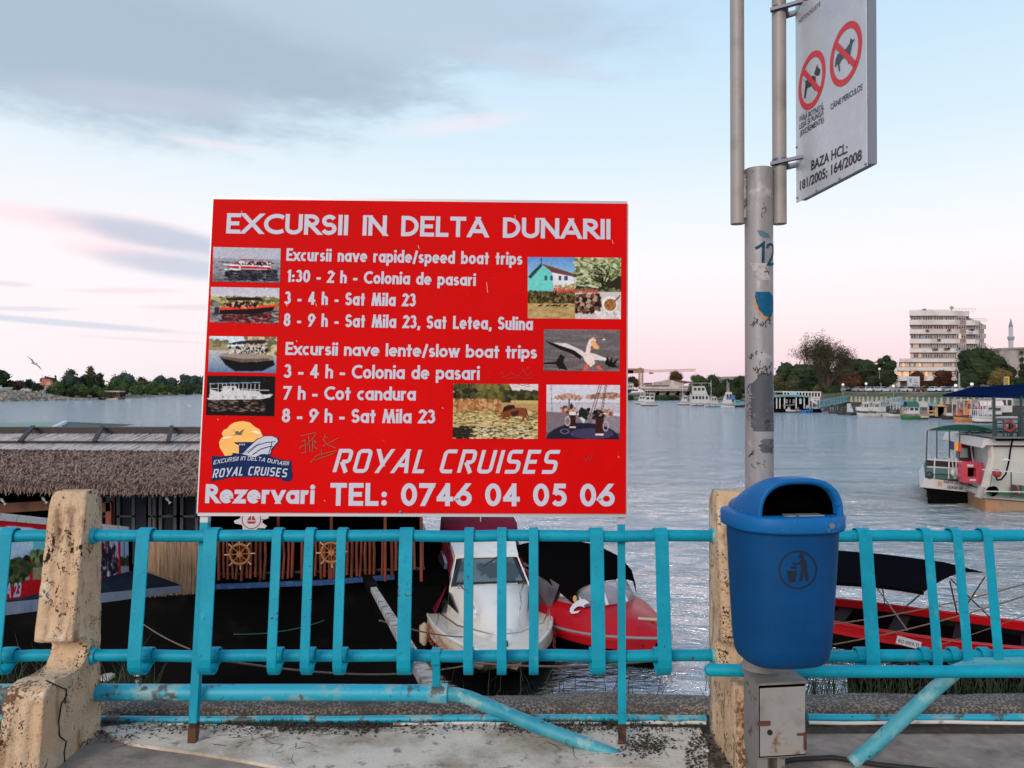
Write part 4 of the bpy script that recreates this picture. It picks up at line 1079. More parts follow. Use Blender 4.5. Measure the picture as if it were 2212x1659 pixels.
def bin_ring(z, a, b, n=48, ex=2.6, wc=None):
    wc = BACK + .162 * .85 + (b - .162) * .35 if wc is None else wc
    out = []
    for k_ in range(n):
        t = 2 * PI * k_ / n; c, s_ = math.cos(t), math.sin(t)
        e2 = 2 / (ex if s_ > 0 else 5)
        out.append(BL(a * math.copysign(abs(c) ** (2 / ex), c), wc + b * math.copysign(abs(s_) ** e2, s_), z))
    return out


WC = BACK + .162 * .85
mb_body = MB().loft([bin_ring(z, a, b) for z, a, b in LV]); mb_body.build('body', M_blue_shaded, bn)
rr_ = [bin_ring(1.100, .210, .168, wc=WC), bin_ring(1.098, .219, .177, wc=WC), bin_ring(1.105, .222, .180, wc=WC), bin_ring(1.146, .222, .180, wc=WC), bin_ring(1.153, .218, .176, wc=WC), bin_ring(1.156, .205, .163, wc=WC), bin_ring(1.156, .12, .1, wc=WC)]
MB().loft(rr_).build('rim', M_blue2, bn)
NF = 28; hood = []
wb_, wf_ = BACK - .005, WC + .132
for i in range(15):
    t = i / 14; w = wb_ + (wf_ - wb_) * t
    a = .165 + .028 * sm(t * 2.2) - .022 * t * t; h = .045 + .092 * sm(.12 + t * 1.15)
    hood.append([BL(-a * math.copysign(abs(math.cos(PI * k_ / NF)) ** (.72), math.cos(PI * k_ / NF)), w, 1.152 + h * abs(math.sin(PI * k_ / NF)) ** .8) for k_ in range(NF + 1)])
def archr(a, h, w, z0=1.152): return [BL(-a * math.copysign(abs(math.cos(PI * k_ / NF)) ** (.72), math.cos(PI * k_ / NF)), w, z0 + h * abs(math.sin(PI * k_ / NF)) ** .8) for k_ in range(NF + 1)]
aF = .175
hood += [archr(.170, .137, wf_ + .004), archr(.157, .122, wf_ + .002), archr(.150, .114, wf_ - .01), archr(.150, .114, wf_ - .06)]
mb = MB().loft(hood, closed=False); mb.flat(hood[0]); mb.build('hood', M_blue2, bn)
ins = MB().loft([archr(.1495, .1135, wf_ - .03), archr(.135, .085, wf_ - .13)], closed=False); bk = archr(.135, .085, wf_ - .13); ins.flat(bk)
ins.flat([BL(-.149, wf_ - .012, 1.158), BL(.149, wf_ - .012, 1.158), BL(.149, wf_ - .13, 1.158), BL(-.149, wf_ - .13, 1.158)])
ins.build('inside', M_void, bn)  # near-black lining paints in the shade of the cavity
MB().prism([BL(u, w, 1.157) for u, w in ((-.075, wf_ + .018), (.085, wf_ + .018), (.075, wf_ - .022), (-.065, wf_ - .022))], (0, 0, .004)).build('stub_plate', mat('stub_plate_steel', (.35, .34, .33), .45, .5, var=[((.12, .11, .1), 60, .5, .65)]), bn)


from mathutils.bvhtree import BVHTree
_bt = BVHTree.FromPolygons([Vector(v) for v in mb_body.v], mb_body.f)


def bin_surf(px, py, off):
    """photo pixel onto the curved front of the bin."""
    h_, n_, _i, _d = _bt.ray_cast(Vector((0, 0, EYE)), ray(px, py).normalized())
    return h_ + Fw * off


def zb(x, y): return (1469 + x * .1953, 1002.3 + y * .1953)
sy = MB(); cc = zb(1302, 1170)
for k_ in range(48):
    a, b = 2 * PI * k_ / 48, 2 * PI * (k_ + 1) / 48
    sy.quad(*[bin_surf(cc[0] + r * math.cos(t), cc[1] + r * math.sin(t), .0015) for r, t in ((38.2, a), (41.8, a), (41.8, b), (38.2, b))])
sy.flat([bin_surf(*zb(1342 + 31 * math.cos(k_ * PI / 8), 1020 + 31 * math.sin(k_ * PI / 8)), .0015) for k_ in range(16)])
sy.flat([bin_surf(*zb(*p), .0015) for p in [(1240, 1090), (1300, 1095), (1335, 1062), (1365, 1045), (1392, 1065), (1408, 1170), (1425, 1290), (1395, 1300), (1370, 1210), (1345, 1295), (1315, 1300), (1322, 1265), (1340, 1150), (1338, 1102), (1310, 1114), (1245, 1114)]])
sy.flat([bin_surf(*zb(*p), .0015) for p in [(1180, 1180), (1295, 1180), (1272, 1305), (1200, 1305)]])
sy.flat([bin_surf(*zb(1258 + 34 * math.cos(k_ * PI / 5) * (1 + .2 * (k_ % 2)), 1145 + 17 * math.sin(k_ * PI / 5)), .0015) for k_ in range(10)])
sy.build('tidy_symbol', mat('symbol_black', (.004, .008, .025), .5), bn)
MB().box(BL(0, .052, .9), (.06, .02, .3), rz=TH).build('hanger', M_sf, bn)

MB().tube([BL(.10, WC + .168, 1.126), BL(.10, WC + .176, 1.126)], .010, 12).build('lock', M_sf, bn)
MB().box(BL(-.204, WC, 1.126), (.002, .12, .018), rz=TH).build('seam', M_void, bn)

# ================================================================== grey cabinet on the pole
M_cab = mat('grey_cabinet_paint', (.20, .19, .18), .6, metal=.1, var=[((.13, .12, .115), 5, .45, .65), ((.11, .065, .04), 18, .55, .66), ((.04, .03, .025), 60, .70, .74)], bump=[(30, .001)])
M_cab2 = mat('grey_cabinet_door', (.29, .28, .275), .5, metal=.1, var=[((.20, .185, .17), 6, .45, .68), ((.17, .10, .06), 14, .57, .68), ((.05, .03, .02), 50, .70, .74)], bump=[(30, .001)])
cb = thing('meter_cabinet', 'rusty grey steel cabinet with a hinged door at the pole foot under the bin', 'cabinet', tuple(BL(.03, .14, .1)))
def cabx(px, py, w):
    e = Vector((0, 0, EYE)); r = ray(px, py); t = ((O_ + Fw * w) - e).dot(Fw) / r.dot(Fw); p = e + r * t
    return (p - O_).dot(Rt), p.z
u0, zt = cabx(1640, 1480, .16); u1, zt2 = cabx(1741, 1475, .16); _, zb_ = cabx(1690, 1640, .16)
def lb(u0, u1, w0, w1, z0, z1, mb=None):
    mb = mb or MB(); return mb.box(BL((u0 + u1) / 2, (w0 + w1) / 2, (z0 + z1) / 2), (abs(u1 - u0), abs(w1 - w0), abs(z1 - z0)), rz=TH)
lb(u0, u1, .02, .15, zb_, zt).build('body', M_cab, cb, bevel=.004)
lb(u0 + .002, u1, .1485, .1515, zb_ + .006, zt - .004).build('door_seal', M_void, cb)
lb(u0 + .004, u1 - .002, .151, .158, zb_ + .012, zt - .014).build('door', M_cab2, cb, bevel=.003)
lb(u0 - .006, u1 + .006, .014, .166, zt, zt + .008).build('lid', M_cab, cb)
lb(u0 - .012, u0 + .034, .158, .166, zt - .15, zt - .135).build('hasp', M_rust, cb)
MB().tube([BL(u0 + .036, .158, zt - .178), BL(u0 + .036, .163, zt - .178)], .010, 12).build('keyhole', mat('keyhole_black', (.006, .006, .006), .8), cb)
lb(u1 - .03, u1 + .004, .158, .163, zb_ + .085, zb_ + .093).build('hinge', M_rust, cb)
lb(u1 - .003, u1 + .007, .140, .163, zb_ + .03, zb_ + .095).build('hinge', M_rust, cb)
dpl = Plane(BL(u0, .1595, zb_), BL(u1, .1595, zb_), BL(u0, .1595, zt))
def zc5(x, y): return (1573 + x * .1458, 1417 + y * .1458)
M_ol = mat('faded_orange_print', (.36, .25, .16), .6)
font_text(dpl, 'UMD', zc5(760, 1240), zc5(890, 1235), .009, .02, .0005).build('lettering', M_ol, cb)
font_text(dpl, 'INFO ~ 20', zc5(650, 1345), zc5(950, 1335), .009, .02, .0005).build('lettering', M_ol, cb)
font_text(dpl, 'ELECTRICA SA', zc5(600, 1450), zc5(1030, 1420), .010, .02, .0005).build('lettering', M_ol, cb)
lb(u0 + .0, u0 + .04, .02, .13, -.05, zb_ - .002).build('foot', M_cab, cb)
lb(u0 + .09, u0 + .12, .06, .12, -.05, zb_ - .002).build('foot', M_cab, cb)
# ring clamp where the pole meets the cabinet
MB().tube([(PX, PY, zt + .008), (PX, PY, zt + .04)], [.075, .058], 24).build('pole_boot', M_cab, cb)

# ================================================================== black cable, litter, roots, weeds on the ground
cbl = MB().tube([gz(x, y, .012) for x, y in ((1560, 1690), (1600, 1652), (1660, 1650), (1720, 1640), (1800, 1636), (1900, 1652), (2060, 1668), (2300, 1690))], .011, 8).build('cable', mat('black_rubber', (.01, .009, .009), .7))
tag(recenter(cbl, gz(1720, 1640)), 'black cable running over the pavement under the cabinet', 'cable')
rt = MB(); rnd = random.Random(8)
def root(x, y, a, l, w, dep=0):
    p = gz(x, y, .010); n = 6; pts = [p]
    for i in range(n):
        a += rnd.uniform(-.55, .55); p = p + Vector((math.cos(a), math.sin(a), 0)) * l / n; p.z = .0105 + rnd.uniform(0, .004); pts.append(p)
        if dep < 2 and rnd.random() < .4:
            pass
    rt.tube(pts, [w * (1 - .12 * i) for i in range(len(pts))], 4)
    if dep < 2:
        for _ in range(2):
            q_ = pts[rnd.randint(1, n - 1)]; k_ = (-1) ** _
            s_ = (q_ - Vector((0, 0, EYE))); px = CX + q_.x / q_.y * FPX; py = HOR + (EYE - q_.z) / q_.y * FPX
            root(px, py, a + k_ * rnd.uniform(.5, 1.1), l * .6, w * .6, dep + 1)
for x, y, a, l in ((430, 1600, 2.9, .22), (430, 1602, .5, .2), (455, 1605, -.3, .16), (490, 1596, .6, .2), (560, 1590, -.5, .25), (590, 1590, -2.2, .2), (640, 1600, -.8, .28), (380, 1605, 3.0, .14), (300, 1600, -2.5, .12), (520, 1575, -.6, .22), (680, 1610, -2, .12), (700, 1590, -.3, .2), (620, 1580, -.2, .2), (1180, 1600, -.9, .15), (1240, 1610, -2.2, .16), (1140, 1590, -.5, .1)):
    root(x, y, a, l, .0022)
rt.build('dry_roots', mat('root_brown', (.045, .026, .016), .9), kind='stuff')
lt = MB(); rnd = random.Random(9)
def chip(p, s_):
    a = rnd.uniform(0, 6.3); b = rnd.uniform(-.6, .6)
    d = Vector((math.cos(a), math.sin(a), b * .6)) * s_; e = Vector((-math.sin(a), math.cos(a), rnd.uniform(-.5, .7))) * s_ * rnd.uniform(.3, .8)
    lt.add([p - d, p + e, p + d, p - e], [(0, 1, 2, 3)])
for _ in range(5200):
    px = rnd.choice([rnd.uniform(170, 620), rnd.uniform(600, 1340), rnd.uniform(600, 820), rnd.uniform(1080, 1540)])
    lowy = 1585 if 180 < px < 560 else 1578
    y = rnd.gauss(1570, 7)
    if px < 300: y = rnd.uniform(1550, 1610 - (px - 170) * .1)
    p = gz(px, y, .008 + abs(rnd.gauss(0, .010))); chip(p, rnd.uniform(.003, .010))
for _ in range(700):
    p = gz(rnd.gauss(1395, 30), rnd.gauss(1608, 13), .01 + abs(rnd.gauss(0, .008))); chip(p, rnd.uniform(.004, .011))
for _ in range(1200):
    p = gz(rnd.uniform(1480, 1640), rnd.uniform(1585, 1690), .01 + abs(rnd.gauss(0, .008))); chip(p, rnd.uniform(.004, .012))
lt.build('leaf_litter', mat('litter_brown', (.035, .022, .014), .9, var=[((.11, .07, .04), 25, .55, .7), ((.02, .03, .012), 14, .5, .62)]), kind='stuff')
gs = MB(); rnd = random.Random(10)
def blade(p, h, w, lean):
    a = rnd.uniform(0, 6.3); d = Vector((math.cos(a), math.sin(a), 0)); s_ = Vector((-d.y, d.x, 0)) * w
    m_ = p + d * lean * h * .4 + Vector((0, 0, h * .6)); t = p + d * lean * h + Vector((0, 0, h))
    gs.add([p - s_, p + s_, m_ + s_ * .7, m_ - s_ * .7, t], [(0, 1, 2, 3), (3, 2, 4)])
for _ in range(5200):
    z_ = rnd.choice([rnd.uniform(1.15, 3.2), rnd.uniform(1.15, 3.2), rnd.uniform(-3.0, -2.05), rnd.uniform(-.4, .9)])
    if -1 < z_ < 1 and rnd.random() < .85: continue
    blade(Vector((z_, 4.10 + rnd.uniform(0, .5), -.10 - rnd.uniform(0, .35))), rnd.uniform(.05, .20) * (1.5 if rnd.random() < .1 else 1), .003, rnd.uniform(.1, .9))
for _ in range(700):
    px = rnd.choice([rnd.gauss(590, 25), rnd.gauss(1210, 50), rnd.uniform(200, 1500), rnd.gauss(1330, 40)])
    blade(gz(px, rnd.gauss(1566, 5), .01), rnd.uniform(.01, .035), .002, rnd.uniform(.2, 1))
gs.build('weeds', mat('weed_green', (.035, .06, .018), .8, var=[((.11, .10, .035), 7, .5, .65), ((.02, .03, .012), 3, .45, .6)]), kind='stuff')
# steep earth slope below the quay edge
sl = MB(); vs = []
for j, (y, z) in enumerate([(4.04, -.12), (4.3, -.22), (4.65, -.45), (5.2, -1.4), (5.9, -3.4)]):
    for i in range(81):
        x = -12 + 24 * i / 80; vs.append((x, y + .12 * mnoise.noise(Vector((x, j, 1))), z + .06 * mnoise.noise(Vector((x * 2, j, 7))) - (.25 if -1.9 < x < .9 and 0 < j < 3 else 0)))
sl.add(vs, [(j * 81 + i, j * 81 + i + 1, (j + 1) * 81 + i + 1, (j + 1) * 81 + i) for j in range(4) for i in range(80)], True)
sl.build('earth_bank', mat('dark_bank_earth', (.03, .026, .016), 1, var=[((.05, .06, .02), 3, .45, .65)], bump=[(20, .02)]), kind='structure')
# small litter pieces
for nm, lab, px, py, sz, c in (('cigarette_butt', 'white cigarette butt on the concrete, nearer the pitted post', 366, 1565, (.016, .006, .006), (.6, .58, .54)), ('cigarette_butt', 'longer white cigarette butt on the concrete beside the board leg', 389, 1564, (.026, .006, .006), (.6, .58, .54))):
    o = MB().tube([(-sz[0] / 2, 0, 0), (sz[0] / 2, 0, 0)], .0035, 8).build(nm, mat('butt_paper', c, .8)); o.location = gz(px, py, .024); o.rotation_euler = (0, 0, rnd.uniform(-.4, .4)); tag(o, lab, 'cigarette butt')
o = MB(); a, b = gz(1728 - 0, 1, .0) if False else (gz(1490, 1600, .02)), gz(1528, 1622, .02)
for k_ in range(8): o.ball(a.lerp(b, k_ / 7), .006 + .004 * (k_ == 7), 6, 4, (1, 1, .6))
o = o.build('plastic_strip', mat('strip_plastic', (.5, .53, .58), .3)); tag(recenter(o, a), 'twisted strip of clear white plastic beside the hidden concrete post', 'litter')

# ================================================================== river
def build_water():
    m = bpy.data.materials.new('river_water'); m.use_nodes = True
    t = NT(m.node_tree); b = t.n['Principled BSDF']
    geo = t.n.new('ShaderNodeNewGeometry'); P = geo.outputs['Position']
    b.inputs['Roughness'].default_value = .10
    b.inputs['IOR'].default_value = 8
    n1 = t.noise(t.mapping(P, (.8, 1.5, 1)), 1.1, 3, .55)
    n2 = t.noise(t.mapping(P, (1, 1.9, 1), (5, 2, 0)), 3.6, 4, .6)
    n4 = t.noise(t.mapping(P, (1, 2.0, 1), (2, 7, 0)), 11, 3, .6)
    n3 = t.noise(t.mapping(P, (1, 1.7, 1), (9, 1, 0)), .16, 3, .5)
    h = t.math('ADD', t.math('ADD', t.math('ADD', t.math('MULTIPLY', n1, .66), t.math('MULTIPLY', n2, .34)), t.math('MULTIPLY', n4, .07)), t.math('MULTIPLY', n3, 1.6))
    n = t.n.new('ShaderNodeBump'); n.inputs['Strength'].default_value = 1; n.inputs['Distance'].default_value = 1.0
    # gusts: calm streaks and rougher ones
    g = t.noise(t.mapping(P, (.25, 1, 1)), .05, 3, .6)
    sp_ = t.n.new('ShaderNodeSeparateXYZ'); t.l.new(P, sp_.inputs[0])
    lee_shade = t.math('MAXIMUM', t.ramp(sp_.outputs[0], -.5, 4), t.ramp(sp_.outputs[1], 14.5, 19))   # calm in the lee of the moored boats
    t.l.new(t.mix(lee_shade, (.008, .008, .007), (.16, .20, .20)), b.inputs['Base Color'])  # shade and dark hull reflections painted into the sheltered water's colour
    h = t.math('MULTIPLY', h, t.math('ADD', .05, t.math('MULTIPLY', lee_shade, .95)))
    t.l.new(t.math('MULTIPLY', h, t.math('ADD', .65, t.math('MULTIPLY', t.ramp(g, .35, .65), .5))), n.inputs['Height'])
    t.l.new(n.outputs[0], b.inputs['Normal'])
    vs = []; fs = []
    rs = [4.1] + [5 * 1.028 ** k for k in range(120)]; rs += [rs[-1] * 1.25 ** k for k in range(1, 21)]
    NA = 260
    for r in rs:
        for k in range(NA + 1):
            a = R(-75 + 150 * k / NA); x, y = r * math.sin(a) / math.cos(a) if r < 12 else r * math.sin(a), r if r < 12 else r * math.cos(a)
            x = max(-9000, min(9000, x)); p = Vector((x, y, 0))
            d = max(0, 1 - r / 110)
            z = d * (.05 * mnoise.noise(p * .9 + Vector((0, p.y * .6, 3))) + .03 * mnoise.noise(Vector((p.x * 1.8, p.y * 3.4, 9)))) * (.15 + .85 * max(sm((x + .5) / 4.5), sm((y - 14.5) / 5)))
            vs.append((x, y, WATER + z))
    for i in range(len(rs) - 1):
        for k in range(NA): fs.append((i * (NA + 1) + k, i * (NA + 1) + k + 1, (i + 1) * (NA + 1) + k + 1, (i + 1) * (NA + 1) + k))
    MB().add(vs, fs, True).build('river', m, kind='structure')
    return m


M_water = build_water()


class Frame:
    """Local frame of a boat: x forward, y to port, z up from the waterline."""
    def __init__(s, x, y, heading, z=WATER):
        s.o = Vector((x, y, z)); s.f = Vector((math.cos(R(heading)), math.sin(R(heading)), 0)); s.l = Vector((-s.f.y, s.f.x, 0))
        s.rz = R(heading)
    def __call__(s, x, y, z): return s.o + s.f * x + s.l * y + Vector((0, 0, z))
    def box(s, mb, x0, x1, y0, y1, z0, z1): return mb.box(s((x0 + x1) / 2, (y0 + y1) / 2, (z0 + z1) / 2), (abs(x1 - x0), abs(y1 - y0), abs(z1 - z0)), rz=s.rz)


def hull_rings(F, L, B, H, draft=.3, sheer=.25, bow=.45, n=16, flare=.85, stern=.8, z0=0, pw=2.2, tip=.012, rake=.10):
    """stations from stern to bow; each ring runs port gunwale - keel - starboard gunwale."""
    out = []
    for i in range(n + 1):
        t = i / n; x = -L / 2 + L * t
        w = B / 2 * (stern + (1 - stern) * sm(t / .35)) * (1 - (1 - tip) * max(0, (t - bow) / (1 - bow)) ** pw)
        w = max(w, .012); g = H + sheer * max(0, t - .3) ** 2 * 2
        k = -draft * (1 - max(0, (t - .6) / .4) ** 2 * 1.0) + g * .25 * max(0, (t - .85) / .15) ** 2
        xk = x - (L * rake) * max(0, (t - .7) / .3) ** 2
        ring = []
        for yy, zz, xx in ((1, g, x), (flare + .08, g * .45 + .02, x * .5 + xk * .5), (flare * .85, -.02, xk), (flare * .55, k * .7, xk), (0, k, xk)):
            ring.append((xx, yy * w, zz + z0))
        ring = ring + [(a, -b, c) for a, b, c in reversed(ring[:-1])]
        out.append([F(*p) for p in ring])
    return out


def hull(F, mb=None, **k):
    rs = hull_rings(F, **k); mb = mb or MB()
    mb.loft(rs, closed=False, smooth=True); n = len(rs[0])
    mb.add(rs[0], [tuple(range(n))]); mb.add(rs[-1], [tuple(range(n - 1, -1, -1))])
    return mb, rs


def deck(rs, i0=0, i1=None, inset=0, dz=0, mb=None):
    mb = mb or MB(); i1 = len(rs) if i1 is None else i1; ed = []
    for r in rs[i0:i1]:
        a, b = r[0], r[-1]; c = (a + b) / 2
        ed.append((a.lerp(c, inset) + Vector((0, 0, dz)), c + Vector((0, 0, dz + .015)), b.lerp(c, inset) + Vector((0, 0, dz))))
    for p, q_ in zip(ed, ed[1:]):
        mb.quad(p[0], p[1], q_[1], q_[0]); mb.quad(p[1], p[2], q_[2], q_[1])
    return mb


def rail_line(rs, i0, i1, r, dz=0, both=True, mb=None):
    mb = mb or MB()
    for k in ((0, -1) if both else (0,)): mb.tube([q_[k] + Vector((0, 0, dz)) for q_ in rs[i0:i1]], r, 6)
    return mb


M_black = mat('black_hull', (.003, .003, .0035), .6, var=[((.008, .007, .006), 2, .5, .7)], spec=.03)
M_dark = mat('dark_interior', (.003, .0028, .0025), .95, spec=.0)  # near-black; on rooms and walls it paints in the interior shade
M_wood = mat('varnished_rust_wood', (.20, .035, .010), .6, var=[((.10, .018, .006), 9, .4, .65, 'n', (1, 1, .2)), ((.28, .06, .02), 30, .6, .75)], bump=[(40, .004)])
M_dwood = mat('dark_stained_wood', (.022, .012, .012), .55, var=[((.05, .03, .028), 14, .5, .7)], bump=[(30, .003)])
M_gel = mat('cream_gelcoat', (.78, .69, .56), .3, var=[((.56, .47, .37), 2.4, .5, .75), ((.38, .27, .17), 9, .66, .78)], coat=.2)
M_gelw = mat('white_gelcoat', (.80, .75, .68), .3, var=[((.60, .55, .48), 3, .5, .75)])
M_maroon = mat('maroon_canvas', (.16, .006, .025), .75, var=[((.11, .004, .018), 3, .4, .7)], bump=[(5, .02)], spec=.15)
M_bcanvas = mat('black_canvas', (.0035, .003, .0035), .95, bump=[(4, .02)], spec=.0)
M_chrome = mat('stainless', (.5, .5, .5), .25, .9)
M_dglass = mat('dark_glass', (.012, .018, .02), .06, spec=.9)
M_gglass = mat('greenish_glass', (.10, .15, .15), .05, spec=1, alpha=.55)
M_rope = mat('hemp_rope', (.22, .15, .10), .9, var=[((.10, .07, .05), 60, .45, .6)])

# ================================================================== thatched floating bar
fb = thing('floating_bar', 'floating bar with a long thatched roof and stick railing moored below the quay', 'houseboat', (-5, 15.5, WATER))
Xl, Xr = -16.0, at(868, 1043, 13.4).x
rt_, ev = Vector((0, 16.5, .66)), Vector((0, 13.3, .0))
def roofp(x, t, off=0): # t 0 ridge .. 1 eave
    sag = .05 * math.sin(x * .35); n = Vector((0, -.25, .97)); bulge = .06 * math.sin(PI * t)
    return Vector((x, rt_.y + (ev.y - rt_.y) * t, rt_.z + (ev.z - rt_.z) * t + bulge + (sag if t > .1 else 0) * t)) + n * off
def capt(py):   # slope fraction for a photo row
    lo, hi = 0, 1
    for _ in range(30):
        m_ = (lo + hi) / 2; p = roofp(-4, m_); y = HOR + (EYE - p.z) / p.y * FPX
        if y < py: lo = m_
        else: hi = m_
    return lo
tb, tc = capt(967), capt(981)
NXR = 90; mb = MB()
rows = [0, .1, .2, tc, tc + .02, .55, .65, .75, .85, .95, 1.0]; grid = []
for t in rows:
    grid.append([roofp(Xl + (Xr - Xl) * i / NXR, t, (.05 if t <= tc else .0) + .02 * mnoise.noise(Vector((i * .9, t * 9, 0)))) for i in range(NXR + 1)])
grid.append([p + Vector((0, .03, -.16 + .03 * mnoise.noise(Vector((i * 1.3, 3, 0))))) for i, p in enumerate(grid[-1])])
grid.append([p + Vector((0, .6, .02)) for p in grid[-1]])
mb.loft(grid, closed=False)
mb.quad(Vector((Xl, rt_.y, rt_.z)), Vector((Xr, rt_.y, rt_.z)), Vector((Xr, 19.5, 0)), Vector((Xl, 19.5, 0)))
mb.flat([roofp(Xr, 0), roofp(Xr, 1), Vector((Xr, 13.4, -.12)), Vector((Xr, 19.5, -.12)), Vector((Xr, 19.5, 0))])
M_th = mat('thatch_reed', (.075, .046, .040), .95, var=[((.19, .125, .11), 26, .5, .66), ((.02, .012, .010), 60, .55, .66)], bump=[(70, .03)])
M_straw = mat('thatch_straw', (.32, .215, .165), .9, var=[((.13, .085, .075), 11, .45, .62), ((.52, .41, .37), 40, .55, .68)], spec=.1)
M_cap = mat('reed_ridge', (.62, .52, .47), .9, var=[((.30, .23, .20), 9, .48, .64, 'n', (3, .3, 1)), ((.62, .52, .47), 30, .58, .70)])
roof = mb.build('thatch_roof', M_th, fb)
rnd = random.Random(21); vs = []; fs = []
for _ in range(26000):
    x = rnd.uniform(-11.5, Xr) if rnd.random() < .9 else rnd.uniform(Xl, -11.5); t = tc + (1.0 - tc) * rnd.random() ** .95
    a = rnd.gauss(-PI / 2, .75); l = rnd.uniform(.03, .10); w = rnd.uniform(.004, .009)
    p = roofp(x, t, rnd.uniform(.0, .04)); d = Vector((math.cos(a) * l, math.sin(a) * l * .97, math.sin(a) * l * .25 - rnd.uniform(-.02, .035)))
    s_ = Vector((-math.sin(a), math.cos(a), rnd.uniform(-.5, .9))) * w; k = len(vs)
    vs += [p - d - s_, p - d + s_, p + d + s_ * .3, p + d - s_ * .3]; fs.append((k, k + 1, k + 2, k + 3))
for i in range(3200):  # frayed eave
    x = Xl + (Xr - Xl) * rnd.random(); p = roofp(x, 1, 0) + Vector((0, rnd.uniform(-.03, .06), rnd.uniform(-.14, .02))); k = len(vs)
    d = Vector((rnd.gauss(0, .03), -rnd.uniform(.0, .05), -rnd.uniform(.02, .09))); s_ = Vector((.006, 0, 0))
    vs += [p - s_, p + s_, p + d + s_ * .4, p + d - s_ * .4]; fs.append((k, k + 1, k + 2, k + 3))
o = MB().add(vs, fs).build('straw', M_straw, roof, kind='stuff')
vs = MB(); x = Xl
while x < Xr:
    x += rnd.uniform(.022, .036); r = rnd.uniform(.010, .017); sk = rnd.uniform(.10, .2)
    p0 = roofp(x + sk, .03, .06); p1 = roofp(x, tc + rnd.uniform(-.02, .012), .055)
    vs.tube([p0, (p0 + p1) / 2 + Vector((0, 0, .008)), p1], r, 4, cap=False)
vs.build('ridge_reeds', M_cap, roof, kind='stuff')
mb = MB(); mb.bar((Xl, rt_.y - .05, rt_.z + .03), (Xr, rt_.y - .05, rt_.z + .03), .30, .05, up=Vector((0, .9, .42)).normalized())
z0 = at(0, 922, rt_.y).z; z1 = at(0, 938, rt_.y - .25).z
MB().bx(Xl, Xr, rt_.y - .28, rt_.y - .22, z1, z0).bx(Xl, Xr, rt_.y - .25, rt_.y + .1, z0 - .04, z0).build('ridge_board', M_dwood, fb)
MB().tube([roofp(Xl, tb, .10), roofp(Xr, tb, .10)], .026, 6).build('ridge_pole', M_dwood, fb)
bat = None; step = at(377, 925, 16.3).x - at(228, 925, 16.3).x; x = at(78, 925, 16.3).x
xs_ = [x + step * k for k in range(-5, 6) if Xl < x + step * k < Xr - .3]
for X in xs_:
    a = Vector((X, rt_.y - .3, z0 + .02)); dx = at(42, 968, 15.2).x - at(78, 925, 16.3).x
    b = roofp(X + dx, tb + .03, .13)
    MB().bar(a, b, .075, .05).build('batten', M_dwood, fb)
# hull, deck, walls
yF = 13.9
mb = MB(); mb.prism([Vector((Xl, yF + .1, WATER - .4)), Vector((Xr + .6, yF + .55, WATER - .4)), Vector((Xr + .6, 19, WATER - .4)), Vector((Xl, 19, WATER - .4))], (0, 0, 1.48))
mb.build('hull', M_black, fb)
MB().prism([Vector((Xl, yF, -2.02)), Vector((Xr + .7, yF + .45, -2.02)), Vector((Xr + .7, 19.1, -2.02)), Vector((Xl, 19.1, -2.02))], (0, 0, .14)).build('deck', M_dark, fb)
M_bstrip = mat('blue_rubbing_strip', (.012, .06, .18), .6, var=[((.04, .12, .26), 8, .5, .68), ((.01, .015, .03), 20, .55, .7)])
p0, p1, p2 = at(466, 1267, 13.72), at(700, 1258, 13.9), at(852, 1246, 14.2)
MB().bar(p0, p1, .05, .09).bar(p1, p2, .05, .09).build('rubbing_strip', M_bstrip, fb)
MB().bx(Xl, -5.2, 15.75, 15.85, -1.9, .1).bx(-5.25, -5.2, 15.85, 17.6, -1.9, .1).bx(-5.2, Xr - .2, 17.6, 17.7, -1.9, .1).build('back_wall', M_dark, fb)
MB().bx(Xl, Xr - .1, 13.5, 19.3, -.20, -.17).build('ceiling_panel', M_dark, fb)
for (a, b, yy) in ((-60, 112, 1097), (208, 241, 1093)):
    MB().bar(at(a, yy + 4, 13.9), at(b, yy - 6 if a < 0 else yy, 13.9), .1, .17).build('beam', mat('rust_beam', (.11, .035, .012), .7, var=[((.05, .018, .008), 5, .5, .7)]), fb)
MB().bar(at(237, 1085, 13.9), at(237, 1150, 13.9), .10).build('post', M_wood, fb)
M_wf = mat('window_frame_grey', (.13, .14, .155), .45, .2); M_pane = mat('window_pane_dusk', (.035, .042, .055), .15, var=[((.05, .06, .075), 2, .4, .7)], spec=.5)
for a, b in ((215, 236), (252, 291), (320, 336), (343, 381), (389, 428)):
    f = MB(); x0, x1 = at(a, 1100, 15.4).x, at(b, 1100, 15.4).x; z1, z0 = at(0, 1066, 15.4).z, at(0, 1160, 15.4).z
    for (u0, u1, v0, v1) in ((x0, x0 + .06, z0, z1), (x1 - .06, x1, z0, z1), (x0, x1, z1 - .06, z1), (x0, x1, z0, z0 + .06), (x0, x1, z0 + (z1 - z0) * .45, z0 + (z1 - z0) * .45 + .04)): f.bx(u0, u1, 15.4, 15.45, v0, v1)
    fo = f.build('window', M_wf, fb)
    MB().bx(x0, x1, 15.47, 15.48, z0, z1).build('pane', M_pane, fo)
for a, b, c in ((291, 320, (.006, .012, .04)), ((236), 252, (.10, .11, .12)), (336, 343, (.02, .02, .02))):
    MB().bx(at(a, 0, 15.42).x, at(b, 0, 15.42).x, 15.42, 15.5, -2, -.2).build('wall_panel', mat('wall_%d' % a, c, .6), fb)
